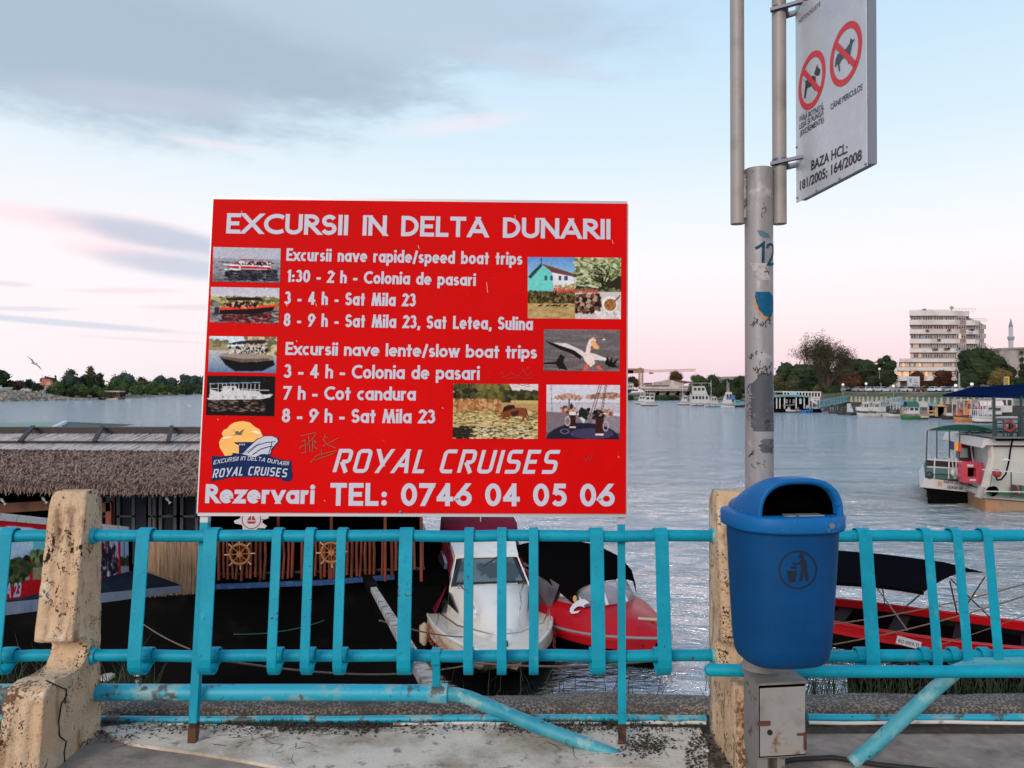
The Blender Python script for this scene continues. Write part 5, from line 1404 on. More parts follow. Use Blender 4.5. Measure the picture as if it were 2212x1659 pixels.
for px, py in ((6, 1083), (95, 1080), (362, 1080), (427, 1079)):
    q0 = at(px, py, 13.55); s_ = px2m(9, 13.55); r_ = -.9 if px < 400 else -1.5
    d = Vector((math.cos(r_), 0, math.sin(r_))); n_ = Vector((-d.z, 0, d.x))
    fsh = MB().prism([q0 - d * s_, q0 - d * s_ * .4 + n_ * s_ * .35, q0 + d * s_ * .5 + n_ * s_ * .1, q0 + d * s_ + n_ * s_ * .4, q0 + d * s_ - n_ * s_ * .4, q0 + d * s_ * .5 - n_ * s_ * .1, q0 - d * s_ * .4 - n_ * s_ * .35], (0, .02, 0))
    fsh.build('fish_ornament', mat('fish_white', (.35, .36, .37), .6), fb)
# stick railing
fl = thing('stick_railing', 'rail of upright rust-brown sticks with two ship wheels along the floating bar', 'railing', tuple(at(690, 1250, 13.9)))
a_, b_ = Vector((at(470, 0, 13.62).x, 13.62, -1.88)), Vector((at(918, 0, 14.25).x, 14.25, -1.86))
n = 46; rnd = random.Random(5)
for i in range(n):
    t = (i + .5) / n; p = a_.lerp(b_, t); px = CX + p.x / p.y * FPX
    low = 1252 - 10 * t
    if 868 < px < 925: low = 1228
    if 855 < px < 870: low = 1236
    z0 = at(px, low + rnd.uniform(-4, 4), p.y).z; z1 = at(px, 1150, p.y).z
    if rnd.random() < .08: continue
    MB().tube([(p.x + rnd.uniform(-.02, .02), p.y, z0), (p.x + rnd.uniform(-.01, .01), p.y + .01, (z0 + z1) / 2), (p.x + rnd.uniform(-.02, .02), p.y, z1)], [rnd.uniform(.020, .030)] * 3, 6).build('stick', M_wood, fl)
MB().bar(at(470, 1152, 13.66), at(918, 1150, 14.3), .05).bar(at(470, 1240, 13.68), at(918, 1228, 14.32), .04).build('cross_rail', M_dwood, fl)
for px in (562, 601, 716, 832, 910):
    p = at(px, 1150, 13.95); MB().tube([(p.x, p.y, -1.85), (p.x, p.y, -.15)], .028, 8).build('post', M_wood, fb)
M_wheel = mat('ship_wheel_wood', (.34, .13, .035), .55, var=[((.20, .07, .02), 20, .5, .65)])
M_tip = mat('pale_handle', (.50, .38, .24), .5)
whl = None
for i, (px, py) in enumerate(((518, 1197), (716, 1193))):
    c = at(px, py, 13.56)
    if whl is None:
        w = whl = thing('ship_wheel', 'carved wooden ship wheel on the stick railing nearer the board leg', 'ship wheel', tuple(c), 'ship wheels on the stick railing')
        r = .175
        MB().tube([c + Vector((r * math.cos(k * PI / 12), 0, r * math.sin(k * PI / 12))) for k in range(25)], .024, 8, cap=False).build('rim', M_wheel, w)
        MB().tube([c + Vector((0, -.03, 0)), c + Vector((0, .02, 0))], .055, 12).build('hub', M_wheel, w)
        for k in range(8):
            d = Vector((math.cos(k * PI / 4 + .05), 0, math.sin(k * PI / 4 + .05)))
            sp_ = MB().tube([c + d * .05, c + d * .17], .009, 6).build('spoke', M_wheel, w)
            MB().tube([c + d * .19, c + d * .235, c + d * .27], [.013, .011, .014], 6).build('handle', M_tip, w)
    else:
        dup(whl, c, 'carved wooden ship wheel on the stick railing partly behind a railing bar')
# round sign with a sailboat inside a wheel shape
c = at(543, 1122, 13.4); sx = px2m(1, 13.4)
ws = thing('wheel_sign', 'white sign shaped like a ship wheel with a red sailboat above the stick railing', 'sign', tuple(c))
out = []
for k in range(16):
    a = 2 * PI * k / 16 + PI / 16
    for rr2, da in (((30 if k % 2 == 0 else 24), -.10), ((30 if k % 2 == 0 else 24), .10)):
        out.append(c + Vector((math.cos(a + da) * rr2 * sx * (1.25 if k % 2 == 0 and abs(math.cos(a)) > .8 else 1), 0, math.sin(a + da) * rr2 * sx)))
MB().prism(out, (0, .02, 0)).build('plate', mat('sign_white', (.55, .53, .54), .6), ws)
M_sr = mat('sign_crimson', (.33, .008, .012), .6)
mb = MB(); pc = Plane(c + Vector((0, -.003, 0)), c + Vector((1, -.003, 0)), c + Vector((0, -.003, 1)))
ring(pc, (0, 0), 19 * sx, 21 * sx, .0, mb, 24); mb.flat([pc.pt(u * sx, v * sx, .001) for u, v in ((-10, -4), (11, -4), (7, -9), (-7, -9))]); mb.flat([pc.pt(u * sx, v * sx, .001) for u, v in ((-9, -2), (-1, -2), (0, 13))]); mb.flat([pc.pt(u * sx, v * sx, .001) for u, v in ((1, -2), (10, -2), (2, 12))])
for k in range(4):
    a = k * PI / 4; mb.flat([pc.pt((math.cos(a + q1) * r1) * sx, (math.sin(a + q1) * r1) * sx, .0006) for r1, q1 in ((22, -.04), (29, -.03), (29, .03), (22, .04))])
mb.build('emblem', M_sr, ws)
mb = MB(); ring(pc, (0, -12 * sx), 24 * sx, 26.5 * sx, .0008, mb, 20)
MB().prism([c + Vector((u * sx, -.004, v * sx)) for u, v in ((-42, -29), (38, -27), (36, -36), (-44, -36))], (0, .01, 0)).build('name_board', mat('sign_white', (.55, .53, .54), .6), ws)
font_text(Plane(c + Vector((0, -.006, 0)), c + Vector((1, -.006, 0)), c + Vector((0, -.006, 1))), 'TERASA', (512, 1157), (572, 1156), .045, .02).build('lettering', M_sr, ws)

# ---- reed mat at the bar's left end
rm_ = thing('reed_mat', 'tan reed mat hung upright beside the printed banner', 'reed mat', tuple(at(367, 1290, 13.3)))
mb = MB(); rnd = random.Random(6)
for k in range(150):
    px = 300 + 132 * k / 150; D = 13.2 + .7 * k / 150; p = at(px, 1160, D); low = at(px, 1290 - 10 * k / 150 + rnd.uniform(-3, 3), D)
    mb.tube([(p.x, D, p.z), (p.x + rnd.uniform(-.01, .01), D + rnd.uniform(-.01, .01), low.z)], .0065, 4, cap=False)
mb.build('reeds', mat('reed_tan', (.56, .33, .19), .8, var=[((.34, .19, .10), 9, .45, .62, 'n', (4, 1, .3)), ((.48, .34, .22), 20, .6, .7, 'n', (4, 1, .3))]), rm_, kind='stuff')
MB().bar(at(300, 1166, 13.22), at(432, 1162, 13.92), .02).build('top_batten', M_wood, rm_)

# ================================================================== gangway with printed banner
gw = thing('gangway', 'grey blue steel gangway slanting down from the quay to the floating bar', 'gangway', (-6.8, 9, -1.2))
M_gw = mat('grey_blue_steel', (.26, .30, .36), .5, .1, var=[((.12, .17, .26), 3, .5, .7), ((.36, .38, .42), 9, .55, .7)])
def gwp(px, py0, py1, D): return at(px, py0, D), at(px, py1, D)
a0, a1 = gwp(0, 1304, 1334, 8.8); b0, b1 = gwp(418, 1263, 1276, 14.2)
dirn = (a0 - b0).normalized()
a0x = a0 + dirn * 3.2; a1x = a1 + dirn * 3.2
MB().prism([a1x, b1, b0, a0x], (0, .04, 0)).build('stringer', M_gw, gw)
dk = [a0x + Vector((0, .0, .01)), b0 + Vector((0, 0, .01)), b0 + Vector((-.5, 1.3, .01)), a0x + Vector((-.5, 1.3, .01))]
MB().prism(dk, (0, 0, -.05)).build('walkway', mat('walkway_dark_blue', (.010, .017, .034), .7, var=[((.03, .04, .055), 4, .5, .7)], spec=.1), gw)
MB().prism([p + Vector((-.5, 1.3, 0)) for p in (a1x, b1, b0, a0x)], (0, .04, 0)).build('stringer', M_gw, gw)
for px, y in ((46, 1300), (282, 1277)):
    p = at(px, y, 8.8 + 3.9 * px / 277 - .06); MB().box(p, (.08, .03, .12)).build('clip', M_wht, gw)
bn2 = thing('printed_banner', 'printed banner of landscape photographs with red borders tied along the gangway', 'banner', tuple(at(130, 1295, 10.5)))
L0, R0, L1, R1 = at(0, 1124, 8.8), at(277, 1149, 12.75), at(0, 1297, 8.8), at(279, 1269, 12.75)
e = -.45
TL_, BL_ = L0 + (R0 - L0) * e, L1 + (R1 - L1) * e
p = Paint(470, 110, (196, 16, 26), 12)
xs_b = [(-.40, -.04), (0.0, .285), (.315, .62), (.64, .895), (.925, .99)]
# panel edges measured in the photo: red uprights near px 66 and 260
def pu(px, top=True):
    """horizontal position on the banner of a photo column"""
    r_ = ray(px, 1200); n2 = Vector((r_.x, r_.y)); A = Vector((TL_.x, TL_.y)); Bv = Vector((R0.x - TL_.x, R0.y - TL_.y))
    det = -Bv.x * n2.y + Bv.y * n2.x; return (A.x * n2.y - A.y * n2.x) / det
us = [0.02, pu(-30), pu(-8), pu(63), pu(71), pu(150), pu(158), pu(254), pu(260), 1.0]
scn = [((170, 196, 210), 'lake'), ((170, 200, 214), 'lake'), ((130, 190, 200), 'house'), ((170, 182, 200), 'fair'), ((150, 176, 206), 'mono')]
for i, (sky_, kind_) in enumerate(scn):
    x0, x1 = us[2 * i], us[2 * i + 1]
    if x1 <= x0: continue
    p.rect(x0, .09, x1, .76, sky_); w = x1 - x0
    if kind_ == 'lake':
        p.blobs(x0, .10, x1, .38, [(186, 208, 220), (160, 186, 206), (200, 214, 222)], 30, .05, .3); p.rect(x0, .52, x1, .56, (40, 36, 30)); p.rect(x0, .56, x1, .76, (150, 150, 146)); p.blobs(x0 + w * .4, .5, x1, .66, [(50, 58, 30), (30, 34, 20), (76, 80, 44)], 90, .012); p.blobs(x0, .62, x1 - w * .2, .76, [(60, 70, 34), (90, 96, 50), (36, 40, 22)], 110, .012)
    elif kind_ == 'house':
        p.rect(x0, .12, x0 + w * .4, .42, (104, 190, 196)); p.rect(x0 + w * .4, .14, x1, .44, (210, 214, 224)); p.blobs(x0, .40, x1, .62, [(66, 72, 40), (100, 110, 60), (40, 46, 26), (130, 140, 86)], 190, .011); p.rect(x0, .60, x1, .76, (150, 140, 96)); p.blobs(x0 + w * .55, .44, x0 + w * .95, .52, [(170, 20, 26)], 16, .006)
        for k in range(4): p.ell(x0 + w * (.3 + .12 * k), .62, .005, .02, (20, 18, 16))
    elif kind_ == 'fair':
        p.blobs(x0 + w * .3, .2, x1, .62, [(150, 60, 80), (60, 30, 50), (190, 150, 170), (36, 30, 46)], 120, .008, 2); p.poly([(x0, .4), (x1, .52), (x1, .76), (x0, .76)], (110, 100, 116)); p.blobs(x0, .5, x1, .76, [(26, 24, 34), (40, 34, 46), (200, 200, 206)], 60, .008, 1.4)
        for k in range(3): p.line([(x0 + w * (.55 + .12 * k), .1), (x0 + w * (.5 + .1 * k), .7)], .004, (40, 26, 34))
    else:
        p.line([(x0 + w * .45, .2), (x0 + w * .42, .6)], .006, (30, 34, 46)); p.blobs(x0, .46, x1, .62, [(30, 36, 26), (60, 56, 40)], 50, .008); p.rect(x0, .62, x1, .76, (150, 156, 166))
p.grain(.05)
o = p.build(lambda u, v: TL_ * (1 - u) * (1 - v) + R0 * u * (1 - v) + BL_ * (1 - u) * v + R1 * u * v, bn2, 'printed_sheet')
bpl = Plane(L1, R1, L0)
font_text(bpl, 'SAT MILA 23', (-58, 1296), (43, 1288), .165, .03, .006).build('lettering', M_white, bn2)
font_text(bpl, 'SULINA', (232, 1267.5), (259, 1264), .115, .03, .006).build('lettering', M_white, bn2)
for k in range(14):
    u0, u1 = k / 14, (k + .96) / 14; q0, q1 = TL_.lerp(R0, u0), TL_.lerp(R0, u1); MB().bar(q0 + Vector((0, 0, .04)), q1 + Vector((0, 0, .04)), .03, .085).build('top_sleeve', M_wht, bn2)
# white panel edge at the banner's end
MB().prism([at(300, 1170, 12.9), at(318, 1170, 13.1), at(300, 1260, 13.0), at(284, 1262, 12.9)], (0, .02, 0)).build('end_panel', mat('end_panel_white', (.4, .42, .44), .5), bn2)

# ================================================================== beam from quay to bar, ropes
q0, q1 = at(930, 1483, 4.35), at(792, 1247, 13.9)
bm = thing('mooring_beam', 'weathered white beam reaching from the quay down to the floating bar', 'beam', tuple(q0))
m_ = q0.lerp(q1, .72)
MB().bar(q0, m_, .085, .06).build('beam', mat('weathered_white', (.42, .38, .33), .8, var=[((.14, .10, .07), 7, .45, .62), ((.55, .54, .52), 14, .6, .75)], bump=[(30, .003)]), bm)
MB().bar(m_, q1, .15, .10).build('beam_end', M_black, bm)


def sag(a, b, s_, n=18): return [a.lerp(b, k / n) - Vector((0, 0, s_ * 4 * (k / n) * (1 - k / n))) for k in range(n + 1)]


ropes = [(at(490, 1428, 6.5), at(968, 1444, 11.6), .10, 'tan mooring rope drooping below the left half of the bottom rail'),
         (at(820, 1404, 8), at(1440, 1424, 8.5), .12, 'tan mooring rope passing under the white motor boat'),
         (at(820, 1340, 9), at(1000, 1376, 12.2), .04, 'tan rope from the beam to the white boat bow'),
         (at(306, 1346, 8), at(410, 1402, 7), .02, 'thin pale rope slanting below the banner'),
         (at(505, 1370, 9), at(700, 1340, 12), .06, 'thin green rope beside a pale float in the dark water'),
         (at(1800, 1348, 12.6), at(2400, 1205, 9.5), .10, 'brown mooring rope running up to the right above the red boat, upper'),
         (at(1800, 1392, 12.4), at(2400, 1222, 9.5), .10, 'brown mooring rope running up to the right above the red boat, lower'),
         (at(2000, 1402, 11), at(2400, 1250, 9), .05, 'thin dark rope nearest the bars at the right'),
         (at(970, 1444, 11.4), at(1045, 1420, 12), .03, 'reddish rope end under the white boat bow')]
for a, b, s_, lab in ropes:
    c_ = mat('green_rope', (.02, .14, .05), .8) if 'green' in lab else M_rope
    o = MB().tube(sag(a, b, s_), .011 if 'thin' not in lab else .006, 6).build('rope', c_); tag(recenter(o, a), lab, 'rope', 'mooring ropes')
for px, py, D, s_, lab in ((230, 1466, 8.2, .09, 'crumpled white foam scrap floating close to the pitted post'), (486, 1357, 10.6, .13, 'flat pale float tied by a green rope in dark water'), (298, 1459, 8.0, .04, 'tiny pale scrap floating beyond the foam scrap')):
    q_ = gz(px, py, WATER + .03); o = MB().prism([q_ + Vector((u * s_, v * s_ * 1.4, 0)) for u, v in ((-1, -.8), (.9, -.9), (1.1, .6), (.2, 1), (-.9, .7))], (0, 0, .05)).build('floating_scrap', mat('foam_white', (.5, .46, .40), .9)); tag(recenter(o, q_), lab, 'litter')

# ================================================================== white motor boat, bow towards the quay
def heading(x0, y0, x1, y1): return math.degrees(math.atan2(y1 - y0, x1 - x0))
wb = thing('motor_boat', 'cream motor boat with maroon canvas canopy, bow towards the quay', 'boat', (-.5, 15, WATER))
bowp = at(1092, 1372, 12.1); F = Frame(-.50, 15.15, heading(-.88, 18, bowp.x, bowp.y))
hb, rs = hull(F, L=6.2, B=2.34, H=.50, draft=.3, sheer=.12, bow=.48, n=22, flare=.95, pw=2.5, tip=.26, rake=.13)
hb.build('hull', M_gel, wb)
hb2, _r = hull(F, L=6.18, B=2.38, H=.24, draft=.31, sheer=.05, bow=.48, n=22, flare=.95, pw=2.5, tip=.26, rake=.13)
hb2.build('boot_top', M_black, wb)
rail_line(rs, 0, 23, .035, -.02).build('rub_rail', M_gelw, wb)
deck(rs, 0, 23, .02, .0).build('deck', M_gel, wb)
# raised foredeck trunk and cabin
def sect(x, w0, z0, w1, z1): return [F(x, -w0, z0), F(x, -w1, z1), F(x, 0, z1 + .03), F(x, w1, z1), F(x, w0, z0)]
tr = [sect(2.65, .10, .56, .06, .60), sect(2.2, .34, .54, .22, .74), sect(1.7, .56, .52, .44, .88), sect(1.1, .72, .50, .62, .98), sect(.62, .82, .50, .72, 1.02)]
MB().loft(tr, closed=False).build('foredeck', M_gelw, wb)
cabf = .62
A0, A1 = (-.76, 1.02), (.76, 1.02); T0, T1 = (-.58, 1.42), (.58, 1.42); xt_ = .05
side = MB()
for s_ in (-1, 1):
    side.prism([F(.62, s_ * .78, .64), F(.62, s_ * .76, 1.02), F(xt_, s_ * .62, 1.44), F(-1.0, s_ * .66, 1.56), F(-1.0, s_ * .82, .64)], F.l * (-.03 * s_))
side.prism([F(xt_ + .02, -.62, 1.43), F(xt_ + .02, .62, 1.43), F(-1.05, .68, 1.60), F(-1.05, -.68, 1.60)], (0, 0, .04))
side.build('cabin', M_gelw, wb, bevel=.01)
wsn = (F(.62, -.76, 1.03) - F(xt_, -.6, 1.43)).normalized()
ws_ = [F(.60, -.70, 1.05), F(.60, .70, 1.05), F(xt_ + .05, .55, 1.42), F(xt_ + .05, -.55, 1.42)]
nrm = (ws_[1] - ws_[0]).cross(ws_[3] - ws_[0]).normalized(); nrm = nrm if nrm.dot(F.f) > 0 else -nrm
MB().prism([p + nrm * .005 for p in ws_], nrm * .02).build('windscreen_frame', mat('black_gasket', (.008, .009, .01), .5), wb)
c_ = sum(ws_, Vector()) / 4
MB().prism([p.lerp(c_, .10) + nrm * .026 for p in ws_], nrm * .004).build('windscreen', mat('windscreen_glass', (.09, .13, .13), .04, var=[((.02, .035, .035), 2.2, .46, .54), ((.30, .38, .33), 1.7, .60, .66)], spec=1), wb)
MB().bar(F(xt_ + .06, .22, 1.46), F(.30, -.10, 1.30), .02).build('wiper', M_dwood, wb)
for s_ in (-1, 1):
    MB().prism([F(1.35, s_ * .63, .74), F(.75, s_ * .77, .74), F(.75, s_ * .75, .96)], F.l * .02 * s_).build('side_window', M_dglass, wb)
    pts = [F(.75, s_ * .60, 1.02), F(1.0, s_ * .60, 1.16), F(1.45, s_ * .46, 1.10), F(1.9, s_ * .42, 1.02), F(1.95, s_ * .36, .86)]
    MB().tube(pts, .013, 6).build('grab_rail', M_chrome, wb)
# maroon side canvas with clear panels, canopy at the stern
cv = MB()
for s_ in (-1, 1):
    MB().prism([F(.50, s_ * .80, 1.00), F(.05, s_ * .66, 1.40), F(-1.1, s_ * .72, 1.58), F(-1.1, s_ * 1.12, .66), F(.9, s_ * 1.02, .62)], F.l * .03 * s_).build('side_canvas', M_maroon, wb)
for s_ in (-1, 1):
    MB().prism([F(.30, s_ * .85, 1.00), F(-.1, s_ * .76, 1.30), F(-.8, s_ * .80, 1.40), F(-.8, s_ * 1.06, .76), F(.5, s_ * .98, .74)], F.l * .05 * s_).build('clear_panel', mat('clear_vinyl', (.05, .035, .045), .1, spec=1, var=[((.16, .13, .15), 3, .55, .65)]), wb)
rg = []
for x, w, z in ((-.95, .74, 1.62), (-1.15, .80, 1.80), (-1.5, .84, 1.92), (-2.1, .84, 1.97), (-2.8, .80, 1.90), (-2.95, .80, 1.6)):
    rg.append([F(x, w * math.cos(PI * k / 12), z - .16 * (1 - math.sin(PI * k / 12)) ** 1.5 - (.25 if k in (0, 12) else 0)) for k in range(13)])
MB().loft(rg, closed=False, smooth=True).build('canopy', M_maroon, wb)
MB().tube([F(-1.3, 0, 1.9), F(-1.3, 0, 2.08)], .012, 6).ball(F(-1.3, 0, 2.1), .03).build('mast_light', M_wht, wb)
MB().box(F(2.85, 0, .66), (.12, .12, .06), rz=F.rz).build('cleat', M_rust, wb)
for x, s_ in ((.9, -1), (-.6, -1), (.5, 1)):
    MB().tube([F(x, s_ * 1.22, .05), F(x, s_ * 1.24, .12), F(x, s_ * 1.24, .40), F(x, s_ * 1.22, .46)], [.03, .08, .08, .02], 10).build('fender', mat('fender_cream', (.5, .40, .28), .7), wb)
for s_ in (-1, 1):
    MB().tube([F(1.4, s_ * 1.02, .55), F(1.5, s_ * .98, .80), F(2.4, s_ * .72, .84), F(2.95, s_ * .25, .86), F(3.0, 0, .86)], .012, 6).build('bow_rail', M_chrome, wb)
    for x, y in ((2.0, .86), (2.7, .50)): MB().tube([F(x, s_ * y, .56), F(x, s_ * y, .84)], .010, 5).build('rail_stanchion', M_chrome, wb)
M_rt = mat('red_hull_lettering', (.42, .10, .06), .5)
for s_, rows in ((-1, (('ROYAL CRUISES', .36), ('TULCEA', .20))), (1, (('ROYAL CRUISES', .34),))):
    for txt, zz in rows:
        if s_ < 0: A_, B_ = F(.9, -1.14, zz), F(2.4, -.83, zz)
        else: A_, B_ = F(2.4, .85, zz), F(1.1, 1.12, zz)
        fn = Vector((B_ - A_)).cross(Vector((0, 0, 1))).normalized()
        pp = Plane(A_ + fn * .06, B_ + fn * .06, A_ + fn * .06 + Vector((0, 0, 1)) - fn * .5)
        def inv(p_):
            d_ = p_ - Vector((0, 0, EYE)); return CX + d_.dot(Vector((1, 0, 0))) / (d_.y * CP + d_.z * SP) * FPX, CY - (d_.z * CP - d_.y * SP) / (d_.y * CP + d_.z * SP) * FPX
        font_text(pp, txt, inv(pp.pt(0.05, 0)), inv(pp.pt((B_ - A_).length * (.95 if 'R' in txt[:1] else .6), 0)), .10, .02, .004).build('lettering', M_rt, wb)

# ================================================================== red speed boat with black canopy
rb = thing('speed_boat', 'red speed boat with black folding canopy and a white dolphin on its bow', 'boat', (1.4, 14.3, WATER))
bp2 = at(1432, 1362, 12.9); st = at(1185, 1250, 16.0)
F = Frame((bp2.x + st.x) / 2, (bp2.y + st.y) / 2, heading(st.x, st.y, bp2.x, bp2.y)); Lr = math.hypot(bp2.x - st.x, bp2.y - st.y) + .4
M_rhull = mat('red_gelcoat', (.46, .006, .014), .35, var=[((.36, .004, .010), 2.5, .45, .7), ((.55, .03, .04), 6, .62, .8)], coat=.08, spec=.2)
hb, rs = hull(F, L=Lr, B=2.0, H=.40, draft=.25, sheer=.22, bow=.38, n=18, flare=.86)
hb.build('hull', M_black, rb)
mb = MB(); up = []
for r in rs: up.append((r[0], r[1].lerp(r[0], .15), r[-1], r[-2].lerp(r[-1], .15)))
for i in range(len(up) - 1):
    for a, b in ((0, 1), (2, 3)):
        off_ = F.l * (.012 if a == 0 else -.012)
        mb.quad(up[i][a] + off_, up[i][b] + off_, up[i + 1][b] + off_, up[i + 1][a] + off_)
mb.build('topside', M_rhull, rb)
deck(rs, 9, 19, .01, .01).build('foredeck', M_rhull, rb)
rail_line(rs, 0, 19, .025, 0).build('rub_rail', mat('grey_trim', (.25, .24, .25), .5), rb)
fd = [sect(Lr * .47, .03, .52, .02, .54), sect(Lr * .40, .30, .50, .16, .64), sect(Lr * .28, .68, .44, .46, .72), sect(Lr * .14, .90, .40, .66, .78), sect(Lr * .02, .97, .38, .74, .80), sect(-Lr * .15, .98, .36, .84, .78), sect(-Lr * .4, .98, .36, .86, .74)]
MB().loft(fd, closed=False).build('foredeck_crown', M_rhull, rb)
wsx = Lr * .06
M_clear = mat('clear_screen', (.34, .36, .42), .06, alpha=.5, spec=1)
arcw = [(wsx - .55, -.80, .60), (wsx + .05, -.62, .80), (wsx + .30, -.22, .84), (wsx + .30, .22, .84), (wsx + .05, .62, .80), (wsx - .55, .80, .60)]
for a, b in zip(arcw, arcw[1:]):
    MB().quad(F(*a), F(*b), F(b[0] - .25, b[1] * .93, b[2] + .34), F(a[0] - .25, a[1] * .93, a[2] + .34)).build('windscreen', M_clear, rb)
for a in arcw[2:4]:
    MB().bar(F(*a), F(a[0] - .26, a[1] * .93, a[2] + .36), .05, .03).build('screen_post', mat('screen_post_white', (.66, .64, .66), .4), rb)
MB().tube([F(a[0] - .25, a[1] * .93, a[2] + .34) for a in arcw], .012, 6).build('screen_trim', M_chrome, rb)
rg = []
for x, w, z in ((wsx - .02, .70, 1.18), (wsx - .3, .84, 1.36), (wsx - .7, .90, 1.52), (wsx - 1.4, .92, 1.60), (wsx - 2.2, .90, 1.56), (wsx - 2.6, .88, 1.40), (wsx - 2.7, .88, 1.1)):
    rg.append([F(x, w * math.cos(PI * k / 12), z - .20 * (1 - math.sin(PI * k / 12)) ** 1.3 - (.16 if k in (0, 12) else 0)) for k in range(13)])
MB().loft(rg, closed=False, smooth=True).build('canopy', M_bcanvas, rb)
MB().prism([F(wsx - .3, -.86, 1.15), F(wsx - 1.5, -.92, 1.35), F(wsx - 1.2, -.90, .62), F(wsx - .6, -.86, .62)], F.l * .01).build('clear_panel', mat('clear_vinyl_grey', (.09, .08, .10), .1, spec=1), rb)
MB().bar(F(wsx - 1.6, -.90, 1.3), F(wsx - 1.75, -.92, .55), .03).build('canopy_strut', M_dwood, rb)
# dolphin and registration on the starboard side of the bow, facing the quay
spl = Plane(F(-.3, -.98, .38), F(Lr * .30, -.72, .42), F(-.3, -.80, .80))
def rp(x, y):
    """nearest point of the red hull side under a photo pixel, lifted a little"""
    return spl.hit(x, y, .06)
def zr(x, y): return (898.6 + x * .25, 1071.4 + y * .25)
MB().flat([rp(*zr(*p)) for p in [(1348, 1005), (1352, 975), (1375, 940), (1412, 912), (1432, 904), (1428, 872), (1448, 898), (1478, 900), (1505, 918), (1520, 934), (1495, 938), (1470, 950), (1478, 972), (1450, 958), (1415, 962), (1385, 985), (1380, 1003), (1412, 1002), (1440, 992), (1418, 1016), (1385, 1024), (1362, 1022)]]).build('dolphin_emblem', mat('dolphin_white', (.62, .62, .70), .4), rb)
MB().flat([rp(*zr(1392 + 17 * math.cos(k * PI / 6), 895 + 30 * math.sin(k * PI / 6))) for k in range(12)]).build('sun_emblem', mat('sun_orange', (.62, .30, .10), .4), rb)
MB().flat([rp(*zr(*p)) for p in [(1265, 830), (1345, 845), (1340, 890), (1262, 872)]]).build('number_plate', mat('plate_white', (.55, .52, .54), .4), rb)
spt = Plane(spl.pt(0, 0, .065), spl.pt(1, 0, .065), spl.pt(0, 1, .065))
font_text(spt, '0584', zr(1270, 868), zr(1338, 884), .055, .02, .002).build('lettering', mat('plate_blue', (.03, .04, .16), .4), rb)
MB().tube([F(Lr * .30, -.05, .74), F(Lr * .36, .25, .73)], .03, 6).build('fender', mat('fender_cream', (.5, .40, .28), .7), rb)

# ================================================================== long red open boat at the right
lb_ = thing('long_boat', 'long open red wooden boat with a black sun canopy below the bars at the right', 'boat', (6.2, 13.4, WATER))
n0, n1 = at(1800, 1335, 13.2), at(2330, 1432, 11.3)
F = Frame((n0.x + n1.x) / 2 + .95, (n0.y + n1.y) / 2 + 1.28, heading(n0.x, n0.y, n1.x, n1.y) + 1)
M_rwood = mat('bright_red_boat_paint', (.45, .004, .008), .35, var=[((.42, .004, .008), 3, .5, .7)], spec=.3)
hb, rs = hull(F, L=6.6, B=1.85, H=.52, draft=.25, sheer=.20, bow=.42, n=22, flare=.80, stern=.75)
hb.build('hull', M_black, lb_)
ins_ = MB()
for a, b in zip(rs, rs[1:]):
    for k in (0, -1):
        m1, m2 = a[k].lerp((a[0] + a[-1]) / 2, .05), b[k].lerp((b[0] + b[-1]) / 2, .05)
        ins_.quad(m1, m2, m2 - Vector((0, 0, .20)), m1 - Vector((0, 0, .20)))
ins_.build('inner_planking', M_rwood, lb_)
ts_ = MB()
for a, b in zip(rs, rs[1:]):
    for k, k2, s2 in ((0, 1, 1), (-1, -2, -1)):
        ts_.quad(a[k] + F.l * .012 * s2, b[k] + F.l * .012 * s2, b[k].lerp(b[k2], .6) + F.l * .014 * s2, a[k].lerp(a[k2], .6) + F.l * .014 * s2)
ts_.build('topside', M_rwood, lb_)
deck(rs, 0, 23, .04, -.21).build('floor', mat('dark_maroon_floor', (.006, .002, .003), .9, spec=.0), lb_)
for k in (0, -1):
    MB().tube([q_[k] + Vector((0, 0, .01)) for q_ in rs], .034, 6).build('gunwale', M_rwood, lb_)
deck(rs, 19, 23, .0, .02).build('foredeck', M_rwood, lb_)
for x in (-2.1, -1.1, -.1, .9):
    mb = MB(); F.box(mb, x, x + .25, -.8, .8, .36, .40); mb.build('seat', mat('maroon_seat', (.015, .004, .006), .8, spec=.1), lb_)
mb = MB(); F.box(mb, 2.35, 2.5, -.62, .62, .5, .54); mb.build('crossbeam', M_rwood, lb_)
cpx = [(1790, 1180, 14.6), (1909, 1197, 14.4), (2040, 1214, 13.9), (2128, 1237, 13.4)]; cnx = [(1790, 1249, 12.6), (1889, 1262, 12.5), (1935, 1268, 12.4), (1996, 1277, 12.3)]
far_ = [at(*p) for p in cpx]; near_ = [at(*p) for p in cnx]; rg = []
far_[0].x -= .8; near_[0].x -= .8
for a, b in zip(near_, far_):
    rg.append([a.lerp(b, k / 10) + Vector((0, 0, .13 * math.sin(PI * k / 10))) for k in range(11)])
MB().loft(rg, closed=False, smooth=True).loft([[p - Vector((0, 0, .012)) for p in r] for r in rg], closed=False, smooth=True).build('canopy', mat('navy_black_canvas', (.005, .005, .007), .95, bump=[(3, .02)], spec=.0), lb_)
edge = MB()
for r in (near_,):
    for a, b in zip(r, r[1:]): edge.quad(a, b, b - Vector((0, 0, .06)), a - Vector((0, 0, .06)))
edge.build('canopy_hem', M_bcanvas, lb_)
